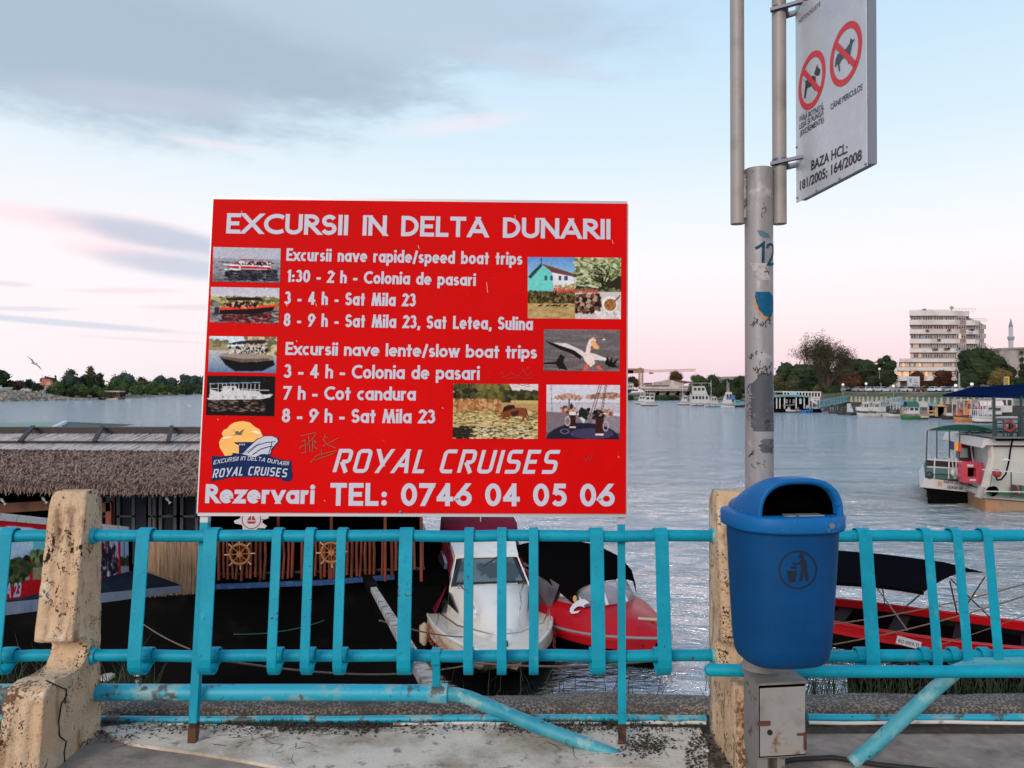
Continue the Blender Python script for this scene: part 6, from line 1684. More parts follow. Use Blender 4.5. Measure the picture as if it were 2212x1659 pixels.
for a, b in ((at(1889, 1262, 12.5), at(1960, 1362, 12.7)), (at(1996, 1277, 12.3), at(1940, 1325, 12.6)), (at(2052, 1255, 12.9), at(2068, 1328, 13.5)), (at(2128, 1245, 13.4), at(2085, 1312, 13.5)), (at(2055, 1252, 12.9), at(2150, 1345, 13.2)), (at(1905, 1262, 14.3), at(1912, 1310, 14.3))):
    MB().tube([a, b], .012, 6).build('canopy_strut', M_chrome if a.x < at(1950, 0, 12.5).x else M_dwood, lb_)
ppl = Plane(at(1933, 1392, 12.8), at(1989, 1404, 12.55), at(1935, 1372, 12.9))
MB().prism([ppl.hit(*p) for p in ((1935, 1390), (1988, 1404), (1991, 1388), (1939, 1373))], ppl.n * .01).build('number_plate', mat('plate_white', (.55, .52, .54), .4), lb_)
font_text(ppl, 'RO 0959-TL', (1940, 1388), (1987, 1400), .065, .02, .012).build('lettering', M_blk, lb_)
# second red gunwale, a boat lying alongside
n2 = at(2040, 1424, 10.6); n3 = at(2420, 1420, 10.4)
ob = thing('moored_boat', 'low dark boat with a red gunwale partly hidden behind the lower pipes at the right', 'boat', tuple(n2))
F = Frame((n2.x + n3.x) / 2 + .2, 10.9, heading(n2.x, n2.y, n3.x, n3.y))
hb, rs = hull(F, L=4.6, B=1.3, H=.42, draft=.2, sheer=.1, bow=.5, n=14, stern=.7)
hb.build('hull', M_black, ob); deck(rs, 0, 15, .05, -.12).build('floor', M_dark, ob)
for k in (0, -1): MB().tube([q_[k] for q_ in rs], .03, 6).build('gunwale', M_rwood, ob)

# ================================================================== white cabin boat behind the bar, green roofed pontoon
cbt = thing('cabin_boat', 'white cabin boat mostly hidden behind the red board and floating bar', 'boat', (-3.4, 21, WATER))
F = Frame(at(835, 0, 22).x, 22, 100)
hb, rs = hull(F, L=6, B=2.2, H=.8, n=12); hb.build('hull', M_gelw, cbt)
rg = []
for x, w, z in ((-2.2, .9, 1.9), (-1.2, .95, 2.15), (.3, .9, 2.1), (1.2, .8, 1.4)):
    rg.append([F(x, w * math.cos(PI * k / 10), .8 + (z - .8) * math.sin(PI * k / 10) ** .5) for k in range(11)])
MB().loft(rg, closed=False).build('cabin', mat('cabin_white_grey', (.42, .44, .47), .4), cbt)
gpn = thing('roofed_pontoon', 'pontoon with a green sheet roof showing behind the thatched ridge', 'pontoon', tuple(at(60, 930, 26)))
D = 25.5
g0, g1 = at(-200, 918, D), at(142, 911, D)
M_grn = mat('green_sheet_roof', (.10, .22, .16), .5, var=[((.14, .28, .21), 2, .4, .7)])
e0, e1 = at(-200, 931, D - 3), at(112, 926, D - 3); f1 = at(200, 919, D + 1)
MB().quad(g0, e0, e1, g1).quad(g0 + Vector((0, 6, -1)), g0, g1, f1 + Vector((0, 3, -.1))).build('roof', M_grn, gpn)
MB().bar(e1, g1, .10, .08).build('verge_board', mat('verge_white', (.6, .6, .62), .5), gpn)
MB().flat([g1 + Vector((.05, .1, -.03)), f1, e1 + Vector((.1, .3, -.1))]).build('gable', mat('gable_dark_green', (.02, .06, .055), .6), gpn)
for px in (40, 135, 166):
    p = at(px, 925, D - 1); MB().bar(p, (p.x, p.y, WATER), .08).build('post', M_wf, gpn)
MB().bx(g0.x, g1.x + .5, D - 3.4, D + 3, WATER - .2, WATER + .4).build('float', M_black, gpn)

# ================================================================== ferry and its neighbour at the right
fe = thing('passenger_boat', 'white stern of a passenger boat with arched green canopy and a tricolour flag', 'boat', tuple(at(2060, 1085, 32)))
DF = 32.0
def zf(x, y): return (1780 + x * .1953, 864 + y * .1953)
def fp(x, y, D=DF): return at(*zf(x, y), D)
M_fw = mat('ferry_white', (.50, .49, .50), .45, var=[((.40, .38, .38), 1.2, .5, .7)]); M_gcan = mat('green_canopy', (.015, .075, .055), .7, spec=.1); M_gcan2 = mat('light_green_tarp', (.10, .30, .22), .6, var=[((.16, .38, .28), 1.4, .45, .7)])
M_dpole = mat('dark_green_steel', (.02, .035, .035), .5)
back = Vector((3.4, 6.5, 0))
MB().prism([fp(1118, 862), fp(1700, 930), fp(1720, 1032), fp(1100, 968), fp(1060, 962)], back).build('transom', M_fw, fe)
MB().prism([fp(1075, 966), fp(1720, 1032), (fp(1720, 1032).x, DF, WATER - .3), (fp(1150, 1000).x, DF, WATER - .3), fp(1140, 1000)], back).build('hull', M_black, fe)
MB().prism([fp(1120, 855), fp(1830, 905), fp(1830, 912), fp(1120, 864)], back).build('deck', mat('ferry_green_deck', (.03, .11, .06), .7), fe)
arch_ = [fp(1143 + (1880 - 1143) * k / 14, 338 - 68 * math.sin(PI * k / 14) ** .8) for k in range(15)]
MB().loft([arch_, [p + Vector((9.5, 6.5, -.42)) for p in arch_]], closed=False).build('canopy', M_gcan2, fe)
MB().flat([p + Vector((0, -.02, 0)) for p in arch_]).build('canopy_end', M_gcan, fe)
for x, y0, y1 in ((1143, 338, 850), (1248, 338, 640), (1387, 338, 880), (1500, 338, 620), (1665, 338, 420), (1730, 345, 420), (1855, 350, 700)):
    MB().tube([fp(x, y0), fp(x - (20 if x < 1150 else 0), y1)], .028, 6).build('canopy_post', M_dpole, fe)
MB().prism([fp(1145, 662), fp(1540, 690), fp(1540, 756), fp(1145, 735)], (0, .1, 0)).build('bench_back', mat('dark_plank', (.02, .010, .010), .6), fe)
MB().bar(fp(1140, 655), fp(1540, 684), .06).bar(fp(1140, 737), fp(1540, 760), .05).build('bench_rail', M_fw, fe)
for x in (1225, 1385, 1465): MB().tube([fp(x, 640), fp(x - 8, 870)], .03, 6).build('rail_post', M_fw, fe)
MB().prism([fp(1495, 500), fp(1655, 500), fp(1655, 690), fp(1495, 690)], back * .4).build('cabin', mat('dark_red_cabin', (.06, .01, .014), .5), fe)
MB().prism([fp(1508, 530, DF - .05), fp(1590, 530, DF - .05), fp(1590, 638, DF - .05), fp(1508, 636, DF - .05)], (0, .03, 0)).build('window', mat('pale_window', (.22, .26, .27), .2), fe)
MB().prism([fp(1600, 385), fp(1900, 410), fp(1900, 440), fp(1615, 425)], back * .5).build('wheelhouse_roof', mat('roof_grey', (.13, .14, .15), .5), fe)
MB().prism([fp(1660, 430), fp(1830, 430), fp(1830, 700), fp(1660, 690)], back * .5).build('wheelhouse', mat('wheelhouse_grey', (.27, .27, .28), .5), fe)
MB().prism([fp(1690, 455, DF - .05), fp(1780, 460, DF - .05), fp(1780, 650, DF - .05), fp(1690, 645, DF - .05)], (0, .03, 0)).build('door', M_dglass, fe)
MB().ball(fp(1612, 380), .14).build('search_light', M_dpole, fe); MB().ball(fp(1765, 385), .17).build('search_light', M_dpole, fe)
MB().tube([fp(1610, 410), fp(1650, 690)], .035, 6).build('strut', M_fw, fe)
MB().tube([fp(1395, 450), fp(1440, 870)], .022, 6).build('flag_staff', M_fw, fe)
for i, (x0, x1, c) in enumerate(((1393, 1440, (.03, .025, .12)), (1440, 1485, (.70, .33, .05)), (1485, 1522, (.60, .06, .04)))):
    g = [[fp(x0 + (x1 - x0) * k / 3, (445 + (x0 + (x1 - x0) * k / 3 - 1393) * .32) + v * 92 + 6 * math.sin(k + i), DF - .3 + .05 * math.sin(k * 1.5 + i)) for k in range(4)] for v in (0, .5, 1)]
    MB().loft(g, closed=False, smooth=True).build('flag_band', mat('flag_%d' % i, c, .7), fe)
for x in (1425, 1470, 1520): MB().ball(fp(x, 800), .12, 8, 6, (1, 1, 1.3)).build('chair', M_fw, fe)
MB().tube([fp(1150, 822), fp(1540, 830)], .03, 6).build('rail', M_gcan, fe); MB().ball(fp(1165, 830), .16).build('stern_lamp', M_dpole, fe)
tpl = Plane(fp(1320, 900, DF - .03), fp(1700, 945, DF - .03), fp(1320, 800, DF - .03))
M_let = mat('ship_lettering', (.03, .03, .035), .5)
font_text(tpl, 'KÁRPÁTIA PRINCESS', zf(1322, 918), zf(1640, 952), .15, .02, .01).build('lettering', M_let, fe)
font_text(tpl, 'GIURGIU 565', zf(1362, 978), zf(1532, 992), .13, .02, .01).build('lettering', M_let, fe)
M_gold = mat('gold_plate', (.42, .27, .10), .5)
for x, y in ((1262, 900), (1600, 932)): MB().prism([fp(x, y, DF - .04), fp(x + 42, y + 4, DF - .04), fp(x + 42, y + 52, DF - .04), fp(x, y + 48, DF - .04)], (0, .02, 0)).build('crest_plate', M_gold, fe)
lr = thing('life_float', 'pink red square life float hung on the stern rail of the passenger boat', 'life float', tuple(fp(1650, 800, 31)))
o_ = []
for cx, cy, sx_, sy_ in ((1650, 805, 1, 1),):
    outr = []
    for k in range(48):
        a = 2 * PI * k / 48; c, s_ = math.cos(a), math.sin(a); m_ = max(abs(c), abs(s_)) ** .75
        w = 1 + .04 * math.sin(a * 12)
        outr.append((cx + 125 * c / m_ * w, cy + 118 * s_ / m_ * w + (cx + 125 * c / m_ - cx) * .05))
    inr = [(1592, 750), (1685, 756), (1682, 850), (1590, 846)]
inner = []
for k in range(48):
    a = 2 * PI * k / 48; c, s_ = math.cos(a), math.sin(a); m_ = max(abs(c), abs(s_)); inner.append((1637 + 48 * c / m_, 800 + 50 * s_ / m_))
A = [fp(*p, 31) for p in outr]; B = [fp(*p, 31) for p in inner]; th = Vector((0, .3, 0))
MB().loft([A, B, [p + th for p in B], [p + th for p in A], A], cap=False, smooth=False).build('float_ring', mat('pink_red_plastic', (.48, .05, .085), .5, var=[((.36, .03, .06), 3, .5, .7)]), lr)
MB().prism([fp(*p, 31.2) for p in inr], (0, .04, 0)).build('net', M_dark, lr)
for x, y in ((1585, 712), (1612, 872)): MB().prism([fp(x, y, 30.97), fp(x + 68, y + 3, 30.97), fp(x + 68, y + 27, 30.97), fp(x, y + 24, 30.97)], (0, .02, 0)).build('tape', M_fw, lr)

hs = thing('house_boat', 'white cabin boat with green deck and rust orange hull at the right edge', 'boat', tuple(fp(2000, 1240, 30)))
DH = 30.0
def hp(x, y, D=DH): return fp(x, y, D)
bk2 = Vector((2, 8, 0))
def ext(pts, x): return pts
M_hw = mat('houseboat_white', (.46, .45, .42), .5, var=[((.36, .34, .30), .8, .5, .75)])
MB().prism([hp(1850, 520), hp(2900, 520), hp(2900, 1090), hp(1830, 1015), hp(1870, 800)], bk2 * .5).build('cabin', M_hw, hs)
MB().prism([hp(1735, 525, DH - .3), hp(1775, 430, DH - .3), hp(1885, 428, DH - .3), hp(1905, 455, DH - .3), hp(2900, 455, DH - .3), hp(2900, 505, DH - .3), hp(1800, 500, DH - .3), hp(1750, 535, DH - .3)], bk2 * .6).build('roof', mat('roof_cream', (.52, .47, .45), .5), hs)
MB().prism([hp(1745, 1058), hp(1800, 1020), hp(2900, 1130), hp(2900, 1175), hp(1770, 1085)], bk2 * .6).build('deck_edge', M_hw, hs)
MB().prism([hp(1820, 1010, DH + .05), hp(2900, 1100, DH + .05), hp(2900, 1125, DH - .4), hp(1800, 1045, DH - .4)], (0, 0, .03)).build('deck', mat('green_deck', (.035, .13, .05), .7), hs)
MB().prism([hp(1783, 1095), hp(2900, 1190), (hp(2900, 1190).x, DH, WATER - .3), (hp(1790, 1190).x, DH, WATER - .3)], bk2 * .6).build('hull', mat('rust_orange_hull', (.30, .20, .13), .6, var=[((.42, .17, .05), .9, .45, .65), ((.20, .13, .09), 3, .5, .7)]), hs)
MB().prism([hp(1745, 1050, DH - .1), hp(1855, 640, DH - .1), hp(1845, 505, DH - .1), hp(1870, 505, DH - .1), hp(1885, 640, DH - .1), hp(1820, 1020, DH - .1)], (0, .2, 0)).build('side_fin', mat('fin_cream', (.55, .50, .45), .5), hs)
MB().tube([hp(2085, 440, DH - .6), hp(2060, 560, DH - .6), hp(2045, 680, DH - .6), hp(2010, 820, DH - .6), hp(1960, 880, DH - .6), hp(1915, 885, DH - .6), hp(1902, 850, DH - .6), hp(1905, 810, DH - .6)], .035, 6).build('hose', M_dark, hs)
MB().ball(hp(1912, 812, DH - .6), .16).build('hose_reel', mat('reel_red', (.25, .01, .015), .5), hs)
MB().prism([hp(2072, 935, DH - .3), hp(2180, 945, DH - .3), hp(2180, 1080, DH - .3), hp(2072, 1068, DH - .3)], (0, .05, 0)).build('patterned_panel', mat('brown_pattern', (.05, .02, .018), .7, var=[((.22, .12, .10), 3.5, .54, .60)]), hs)
MB().prism([hp(2190, 945, DH - .25), hp(2500, 975, DH - .25), hp(2500, 1100, DH - .25), hp(2190, 1080, DH - .25)], (0, .05, 0)).build('green_panel', mat('green_panel_paint', (.02, .12, .05), .7), hs)
for a, b in (((1750, 770), (2900, 860)), ((1790, 1010), (2900, 1030))): MB().tube([hp(*a, DH - .7), hp(*b, DH - .7)], .025, 6).build('rail', M_fw, hs)
for x in (2070, 2400): MB().tube([hp(x, 800, DH - .7), hp(x, 1080, DH - .7)], .025, 6).build('rail_post', M_dpole, hs)
MB().tube([hp(1745, 960, DH - .4), hp(1705, 1080, DH - .4)], .13, 8).build('fender', mat('old_fender', (.28, .26, .24), .8), hs)
for x, y in ((1850, 1005), (1880, 1000), (1862, 1020)): MB().ball(hp(x, y, DH - .3), .17, 7, 5).build('coil', M_dark, hs)
# upper deck with poles, canopy, chair and life ring
def z5(x, y): return (1780 + x * .1953, 622 + y * .1953)
DU = 29.2
up = lambda x, y, D=DU: at(*z5(x, y), D)
MB().prism([up(1830, 1190), up(2212, 1090), up(2900, 1050), up(2900, 1240), up(1840, 1212)], Vector((1, 5, 0))).build('awning', mat('navy_awning', (.004, .012, .05), .8, spec=.0), hs)
for x, y0 in ((1880, 1205), (2180, 1200)): MB().bar(up(x, y0), up(x, 1640), .075).build('awning_post', M_dpole, hs)
for y in (1447, 1500, 1560, 1600): MB().tube([up(1890, y, DU + .3), up(2700, y + (8 if y < 1460 else 0), DU + .3)], .028 if y > 1450 else .045, 6).build('rail', M_wf if y < 1460 else M_dpole, hs)
for x in (1905, 1985, 2070, 2150, 2205): MB().tube([up(x, 1447, DU + .3), up(x, 1660, DU + .3)], .035, 6).build('rail_post', M_dpole, hs)
MB().prism([up(1890, 1650), up(2700, 1650), up(2700, 1665), up(1890, 1665)], bk2 * .5).build('upper_deck', mat('roof_grey', (.13, .14, .15), .5), hs)
c = up(2050, 1530, DU - .2); r = px2m(11.5, DU)
li = tag(recenter(MB().tube([c + Vector((r * .6 * math.cos(k * PI / 12), -.12 * math.cos(k * PI / 12), r * .85 * math.sin(k * PI / 12))) for k in range(25)], .05, 8, cap=False).build('life_ring', mat('life_ring_red', (.22, .02, .02), .6)), c), 'dark red life ring on the upper rail of the white cabin boat', 'life ring')
ch = thing('deck_chair', 'dark chair standing behind the red life ring on the upper deck', 'chair', tuple(up(2080, 1650, DU + .6)))
MB().prism([up(2050, 1480, DU + .6), up(2100, 1480, DU + .6), up(2125, 1580, DU + .6), up(2050, 1580, DU + .6)], (0, .05, 0)).build('backrest', M_dark, ch)
MB().prism([up(2030, 1590, DU + .4), up(2140, 1590, DU + .4), up(2140, 1600, DU + .4), up(2030, 1600, DU + .4)], (0, .5, 0)).build('seat', M_dark, ch)
for x in (2030, 2060, 2085, 2140): MB().tube([up(x, 1600, DU + .5), up(x - 4, 1655, DU + .5)], .02, 5).build('leg', M_dpole, ch)

# ================================================================== gulls
def gull(px, py, D, span_px, tilt, col, lab, bank=0):
    c = at(px, py, D); s_ = px2m(span_px, D) / 2; t = thing('gull', lab, 'gull', tuple(c), None)
    d = Vector((math.cos(R(tilt)), 0, math.sin(R(tilt)))); n_ = Vector((-d.z, .0, d.x))
    m_ = mat('gull_' + col, {'dark': (.13, .12, .17), 'white': (.62, .64, .70)}[col], .7); m2 = mat('gull_body_' + col, {'dark': (.36, .36, .42), 'white': (.72, .74, .80)}[col], .7)
    for s2, nm in ((-1, 'wing'), (1, 'wing')):
        a = c; k_ = s_ * .55; ts = []
        e1 = c + d * s2 * s_ * .5 + n_ * s_ * .16 * (1 if bank else .6); e2 = c + d * s2 * s_ + n_ * s_ * (-.05 if bank else .02)
        w1, w2 = s_ * .17, s_ * .13
        yv = Vector((0, 1, 0))
        MB().loft([[a + yv * w1, a + n_ * .03 * s_, a - yv * w1, a - n_ * .03 * s_], [e1 + yv * w2, e1 + n_ * .02 * s_, e1 - yv * w2, e1 - n_ * .05 * s_], [e2 + yv * .02 * s_, e2 + n_ * .004, e2 - yv * .02 * s_, e2 - n_ * .004]]).build(nm, m_, t)
    b = Vector((math.cos(R(tilt * .3)), .5, math.sin(R(tilt * .3)) * .3)).normalized()
    if col == 'dark': b = Vector((-.95, .3, .1)).normalized()
    MB().tube([c - b * s_ * .42, c - b * s_ * .2, c, c + b * s_ * .22, c + b * s_ * .34, c + b * s_ * .42], [s_ * .03, s_ * .075, s_ * .10, s_ * .085, s_ * .055, s_ * .01], 8).build('body', m2, t)
    return t
gull(74, 785, 26, 44, -43, 'dark', 'dark winged gull flying high over the left tree line')
gull(2173, 993, 20, 53, -27, 'white', 'white gull gliding in front of the white cabin boat', 1)
gull(409, 1016 - 139 + 0, 60, 14, -35, 'white', 'tiny pale gull low over the river just left of the board')

# ================================================================== far banks: terrain
M_grass = mat('bank_grass', (.06, .075, .03), .95, var=[((.13, .11, .065), .12, .45, .62), ((.035, .05, .02), .5, .5, .65)])
M_rock = mat('bank_stone', (.33, .28, .22), .95, var=[((.15, .12, .09), .35, .42, .58), ((.10, .11, .05), .16, .58, .68)], bump=[(.8, .3)])
M_quayst = mat('dark_embankment', (.07, .06, .05), .95, var=[((.03, .028, .02), .4, .42, .6), ((.13, .105, .085), 1.5, .55, .7)], bump=[(1.2, .25)])
M_dirt = mat('bare_bank', (.26, .20, .145), .95, var=[((.12, .10, .06), .1, .5, .65)])


def table(tb_, x):
    if x <= tb_[0][0]: return tb_[0][1]
    for (x0, y0), (x1, y1) in zip(tb_, tb_[1:]):
        if x <= x1: return y0 + (y1 - y0) * (x - x0) / (x1 - x0)
    return tb_[-1][1]


def wD(y): return (EYE - WATER) * FPX / (y - HOR)


RSH = [(1330, 362), (1480, 345), (1560, 325), (1620, 290), (1660, 205), (1690, 182), (1800, 166), (1900, 156), (2000, 142), (2100, 130), (2212, 120), (2600, 100), (3600, 70), (6000, 40), (20000, 12)]
def th(px, off):
    """height of the right bank, off metres behind its waterline"""
    k = sm((px - 1600) / 90)
    a = table([(0, -3.6), (2, -3.0), (14, -1.9), (26, -.9), (60, -.4), (300, .5), (1500, 6)], off)
    b = table([(0, -3.7), (2, -2.9), (9, -1.0), (9.6, -.9), (18, -.9), (32, 1.1), (60, 1.15), (200, 1.3), (1500, 30)], off)
    return a * (1 - k) + b * k


def strip(pxs, offs, D_of, height, name, m, direction=lambda px: Vector((.25, .97, 0)), rough=.1):
    vs = []
    for i, px in enumerate(pxs):
        D = D_of(px); b = Vector(((px - CX) / FPX * D, D, 0)); d = direction(px).normalized()
        for off in offs:
            p = b + d * off; vs.append((p.x, p.y, height(px, off) + rough * mnoise.noise(Vector((p.x * .11, p.y * .11, 2)))))
    n = len(offs)
    return MB().add(vs, [(i * n + j, (i + 1) * n + j, (i + 1) * n + j + 1, i * n + j + 1) for i in range(len(pxs) - 1) for j in range(n - 1)], True).build(name, m, kind='structure')


rD = lambda px: table(RSH, px)
pr = [1300 + 15 * k for k in range(62)] + [2230 + 80 * k for k in range(12)] + [3400, 4500, 6000, 12000, 20000]
strip(pr, [0, 1, 2, 5, 9, 9.7], rD, th, 'embankment', M_quayst, rough=.25)
strip(pr, [9.7, 12, 18], rD, th, 'promenade', mat('promenade_paving', (.20, .17, .14), .9, var=[((.13, .11, .09), .5, .5, .7)]), rough=.0)
strip(pr, [18, 22, 26, 30, 34, 38], rD, th, 'grass_slope', M_grass)
strip(pr, [38, 60, 100, 200, 500, 1500], rD, th, 'right_land', M_dirt)
LSH = [(-2500, 180), (-600, 260), (0, 316), (120, 345), (200, 372), (240, 408), (300, 470), (345, 560), (380, 680), (430, 900), (520, 1300), (760, 1700), (1000, 1700), (1200, 1000), (1300, 500), (1335, 364)]
lD = lambda px: table(LSH, px)
LH = [(-400, 1.6), (0, 1.3), (70, 1.0), (110, -.6), (160, -1.9), (400, -2.4), (1335, -2.2)]
def lh(px, off):
    h = table(LH, px); return table([(0, -3.7), (1.5, -3.0), (5, -3 + (h + 3) * .45), (11, h), (30, h + .1), (300, h + .6), (2500, h + 8)], off)
pL = [-2500, -1500, -800, -400, -200] + [-100 + 12 * k for k in range(48)] + [500 + 45 * k for k in range(20)]
ld_ = lambda px: Vector((-.45, .9, 0)) if px < 430 else Vector((0, 1, 0))
strip(pL, [0, .8, 1.6, 3, 5, 7, 9, 11], lD, lh, 'stony_shore', M_rock, ld_, rough=.8)
strip(pL, [11, 18, 30, 80, 300, 2500], lD, lh, 'left_land', M_grass, ld_)

# loose stones of the left shore
rnd = random.Random(31); st = MB()
for _ in range(700):
    px = rnd.uniform(-60, 210); D = lD(px); off = rnd.uniform(0, 11) if px < 110 else rnd.uniform(0, 4)
    b = Vector(((px - CX) / FPX * D, D, 0)) + ld_(px).normalized() * off; b.z = lh(px, off) + .1; r = rnd.uniform(.3, .95)
    st.ball(b, r, 5, 3, (rnd.uniform(.8, 1.6), 1, rnd.uniform(.5, .9)))
st.build('shore_stones', mat('shore_stone', (.36, .31, .25), .9, var=[((.18, .15, .11), .6, .45, .62), ((.46, .42, .35), 1.2, .6, .7)]), kind='stuff')

# ================================================================== trees
def leafmat(name, c, c2, c3=None):
    return mat(name, c, .85, var=[(c2, .35, .42, .62), (c3 or c, 1.3, .55, .68)], spec=.12)
LM = {
 'dark': leafmat('leaf_dark_green', (.030, .045, .020), (.016, .026, .012), (.055, .072, .030)),
 'green': leafmat('leaf_green', (.065, .095, .032), (.035, .055, .020), (.105, .14, .05)),
 'olive': leafmat('leaf_olive', (.075, .070, .032), (.04, .04, .02), (.12, .10, .045)),
 'brown': leafmat('leaf_autumn_brown', (.085, .048, .026), (.045, .024, .016), (.13, .075, .035)),
 'red': leafmat('leaf_autumn_red', (.075, .026, .018), (.04, .016, .012), (.12, .045, .025)),
 'gold': leafmat('leaf_autumn_gold', (.15, .10, .035), (.08, .07, .025), (.20, .11, .05)),
 'blue': leafmat('leaf_far_green', (.045, .070, .050), (.03, .045, .034), (.07, .095, .06)),
}
M_bark = mat('bark', (.075, .055, .042), .95)


def crown_mesh(lobes, n, leaf, rnd, core=.74):
    mb = MB(); vs = []; fs = []
    for c, r, sz in lobes:
        seg = 7; vv = []
        for i in range(6):
            t_ = PI * i / 5
            for k in range(seg):
                ph = 2 * PI * k / seg + i * .4; q_ = r * core * (1 + .25 * (rnd.random() - .5))
                vv.append(c + Vector((math.sin(t_) * math.cos(ph) * q_, math.sin(t_) * math.sin(ph) * q_, math.cos(t_) * q_ * sz)))
        if core > 0: mb.add(vv, [(i * seg + k, (i + 1) * seg + k, (i + 1) * seg + (k + 1) % seg, i * seg + (k + 1) % seg) for i in range(5) for k in range(seg)], False)
    tot = sum(r * r for c, r, sz in lobes)
    for c, r, sz in lobes:
        for _ in range(int(n * r * r / tot)):
            d = Vector((rnd.gauss(0, 1), rnd.gauss(0, 1), rnd.gauss(0, 1))).normalized(); q_ = r * (.70 + .42 * rnd.random() ** 1.2)
            p = c + Vector((d.x * q_, d.y * q_, d.z * q_ * sz)); l = leaf * rnd.uniform(.5, 1.3)
            u = Vector((rnd.gauss(0, 1), rnd.gauss(0, 1), rnd.gauss(0, 1))).normalized(); w = u.cross(d + Vector((.01, .02, .5))).normalized()
            k = len(vs); vs += [p - u * l, p - w * l * .55, p + u * l, p + w * l * .55]; fs.append((k, k + 1, k + 2, k + 3))
    return mb.add(vs, fs)


def tree(px, top, base, D, wpx, kind, lab, seed=0, nl=9, n=500, leaf=None, shape='round', group='trees along the banks'):
    rnd = random.Random(seed * 7 + int(px)); b = at(px, base, D); tp = at(px, top, D); h = tp.z - b.z; w = px2m(wpx, D) / 2 * 1.12
    t = thing('tree', lab, 'tree', tuple(b), group); leaf = leaf or max(.25, px2m(2.6, D))
    tr = MB().tube([b - Vector((0, 0, .4)), b + Vector((0, 0, h * .3)), b + Vector((w * .05, 0, h * .75))], [h * .022 + .06, h * .018 + .04, .04], 6)
    for k in range(3):
        a = rnd.uniform(0, 6.28); tr.tube([b + Vector((0, 0, h * (.25 + .1 * k))), b + Vector((math.cos(a) * w * .55, math.sin(a) * w * .4, h * (.5 + .12 * k)))], [.04 + h * .008, .03], 5)
    tr.build('trunk', M_bark, t)
    lobes = []
    for k in range(nl):
        if shape == 'cone':
            f = k / nl; r = w * (1.0 - f) * .8 + .1 * w; c = b + Vector((rnd.uniform(-.1, .1) * w, 0, h * (.12 + .82 * f))); lobes.append((c, r, 1.0)); continue
        a = rnd.uniform(0, 6.28); f = rnd.random() ** .6; lo = .10 if shape == 'bush' else .24
        zz = rnd.uniform(lo, .84); env = math.sqrt(max(.05, 1 - ((zz - .55) / .52) ** 2))
        r = w * rnd.uniform(.34, .58); rr_ = max(0, w * env - r * .7) * f
        lobes.append((b + Vector((math.cos(a) * rr_, math.sin(a) * rr_ * .8, min(h * zz, h - r * .95))), r, rnd.uniform(.75, 1.0)))
    if shape != 'cone': q9 = min(w, h * .6); lobes.append((b + Vector((0, 0, h - q9 * .40)), q9 * .42, .9)); lobes.append((b + Vector((0, 0, h * .5)), q9 * .8, .85)); lobes.append((b + Vector((-w * .45, 0, h * .36)), q9 * .5, .8)); lobes.append((b + Vector((w * .45, 0, h * .38)), q9 * .5, .8))
    crown_mesh(lobes, n, leaf, rnd).build('crown', LM[kind], t)
    return t


# left bank: (px, top, base, D, width, kind, shape, label)
LT = [
 (-10, 793, 842, 345, 56, 'dark', 'round', 'tall dark tree at the very left edge of the far bank'),
 (22, 819, 842, 350, 34, 'brown', 'bush', 'reddish bush beside the tall dark tree at the left edge'),
 (42, 821, 843, 352, 34, 'brown', 'bush', 'wider brown bush behind the white car on the left bank'),
 (64, 818, 843, 360, 26, 'dark', 'bush', 'small dark bushy tree left of the orange roof'),
 (78, 826, 846, 356, 30, 'dark', 'bush', 'low dark bush below the orange roof'),
 (102, 812, 840, 420, 34, 'blue', 'round', 'rounded bluish tree behind the orange roof'),
 (119, 806, 843, 372, 13, 'dark', 'cone', 'narrow dark spruce right of the orange roof'),
 (122, 821, 858, 362, 40, 'green', 'bush', 'round green bush under the narrow spruce'),
 (154, 795, 852, 380, 46, 'blue', 'round', 'tall round grey green tree on the left bank'),
 (150, 832, 861, 366, 46, 'dark', 'bush', 'dark low bush at the water below the tall round tree'),
 (196, 789, 850, 392, 30, 'olive', 'round', 'tallest tree of the left bank with a thin olive top'),
 (186, 806, 855, 386, 42, 'dark', 'round', 'broad dark tree under the olive topped one'),
 (216, 804, 852, 400, 26, 'olive', 'round', 'olive brown tree right of the tallest one'),
 (176, 828, 859, 376, 34, 'green', 'bush', 'light green willow bush above the small gangway'),
 (206, 830, 859, 384, 38, 'green', 'bush', 'green willow bush behind the red pontoon, left'),
 (238, 826, 858, 412, 34, 'green', 'bush', 'green willow bush behind the red pontoon, right'),
 (268, 802, 846, 470, 52, 'blue', 'round', 'dome shaped bluish tree above the light green ones'),
 (252, 814, 852, 430, 40, 'green', 'round', 'light green round tree left of the dome shaped one'),
 (284, 818, 854, 470, 40, 'green', 'round', 'light green round tree in front of the dome shaped one'),
 (262, 832, 857, 440, 34, 'olive', 'bush', 'yellowish low bush at the waterline past the red pontoon'),
 (304, 812, 852, 520, 36, 'olive', 'round', 'olive tree between the light green trees and the far domes'),
 (306, 830, 856, 500, 40, 'green', 'bush', 'green bush at the waterline halfway to the board'),
 (330, 822, 853, 580, 34, 'green', 'bush', 'green bush below the first far dome shaped tree'),
 (346, 808, 848, 660, 46, 'blue', 'round', 'first far dome shaped bluish tree left of the board'),
 (352, 826, 852, 640, 34, 'green', 'bush', 'small green bush between the two far domes'),
 (372, 813, 848, 700, 34, 'blue', 'round', 'low bluish tree between the two far domes'),
 (376, 828, 851, 700, 34, 'green', 'bush', 'green bush where the bank turns to sand'),
 (404, 807, 848, 800, 46, 'blue', 'round', 'second far dome shaped bluish tree left of the board'),
 (402, 828, 850, 780, 36, 'dark', 'bush', 'dark bush under the second far dome'),
 (430, 811, 848, 900, 40, 'blue', 'round', 'farthest bluish tree touching the board edge'),
 (428, 828, 850, 880, 34, 'green', 'bush', 'farthest green bush touching the board edge'),
]
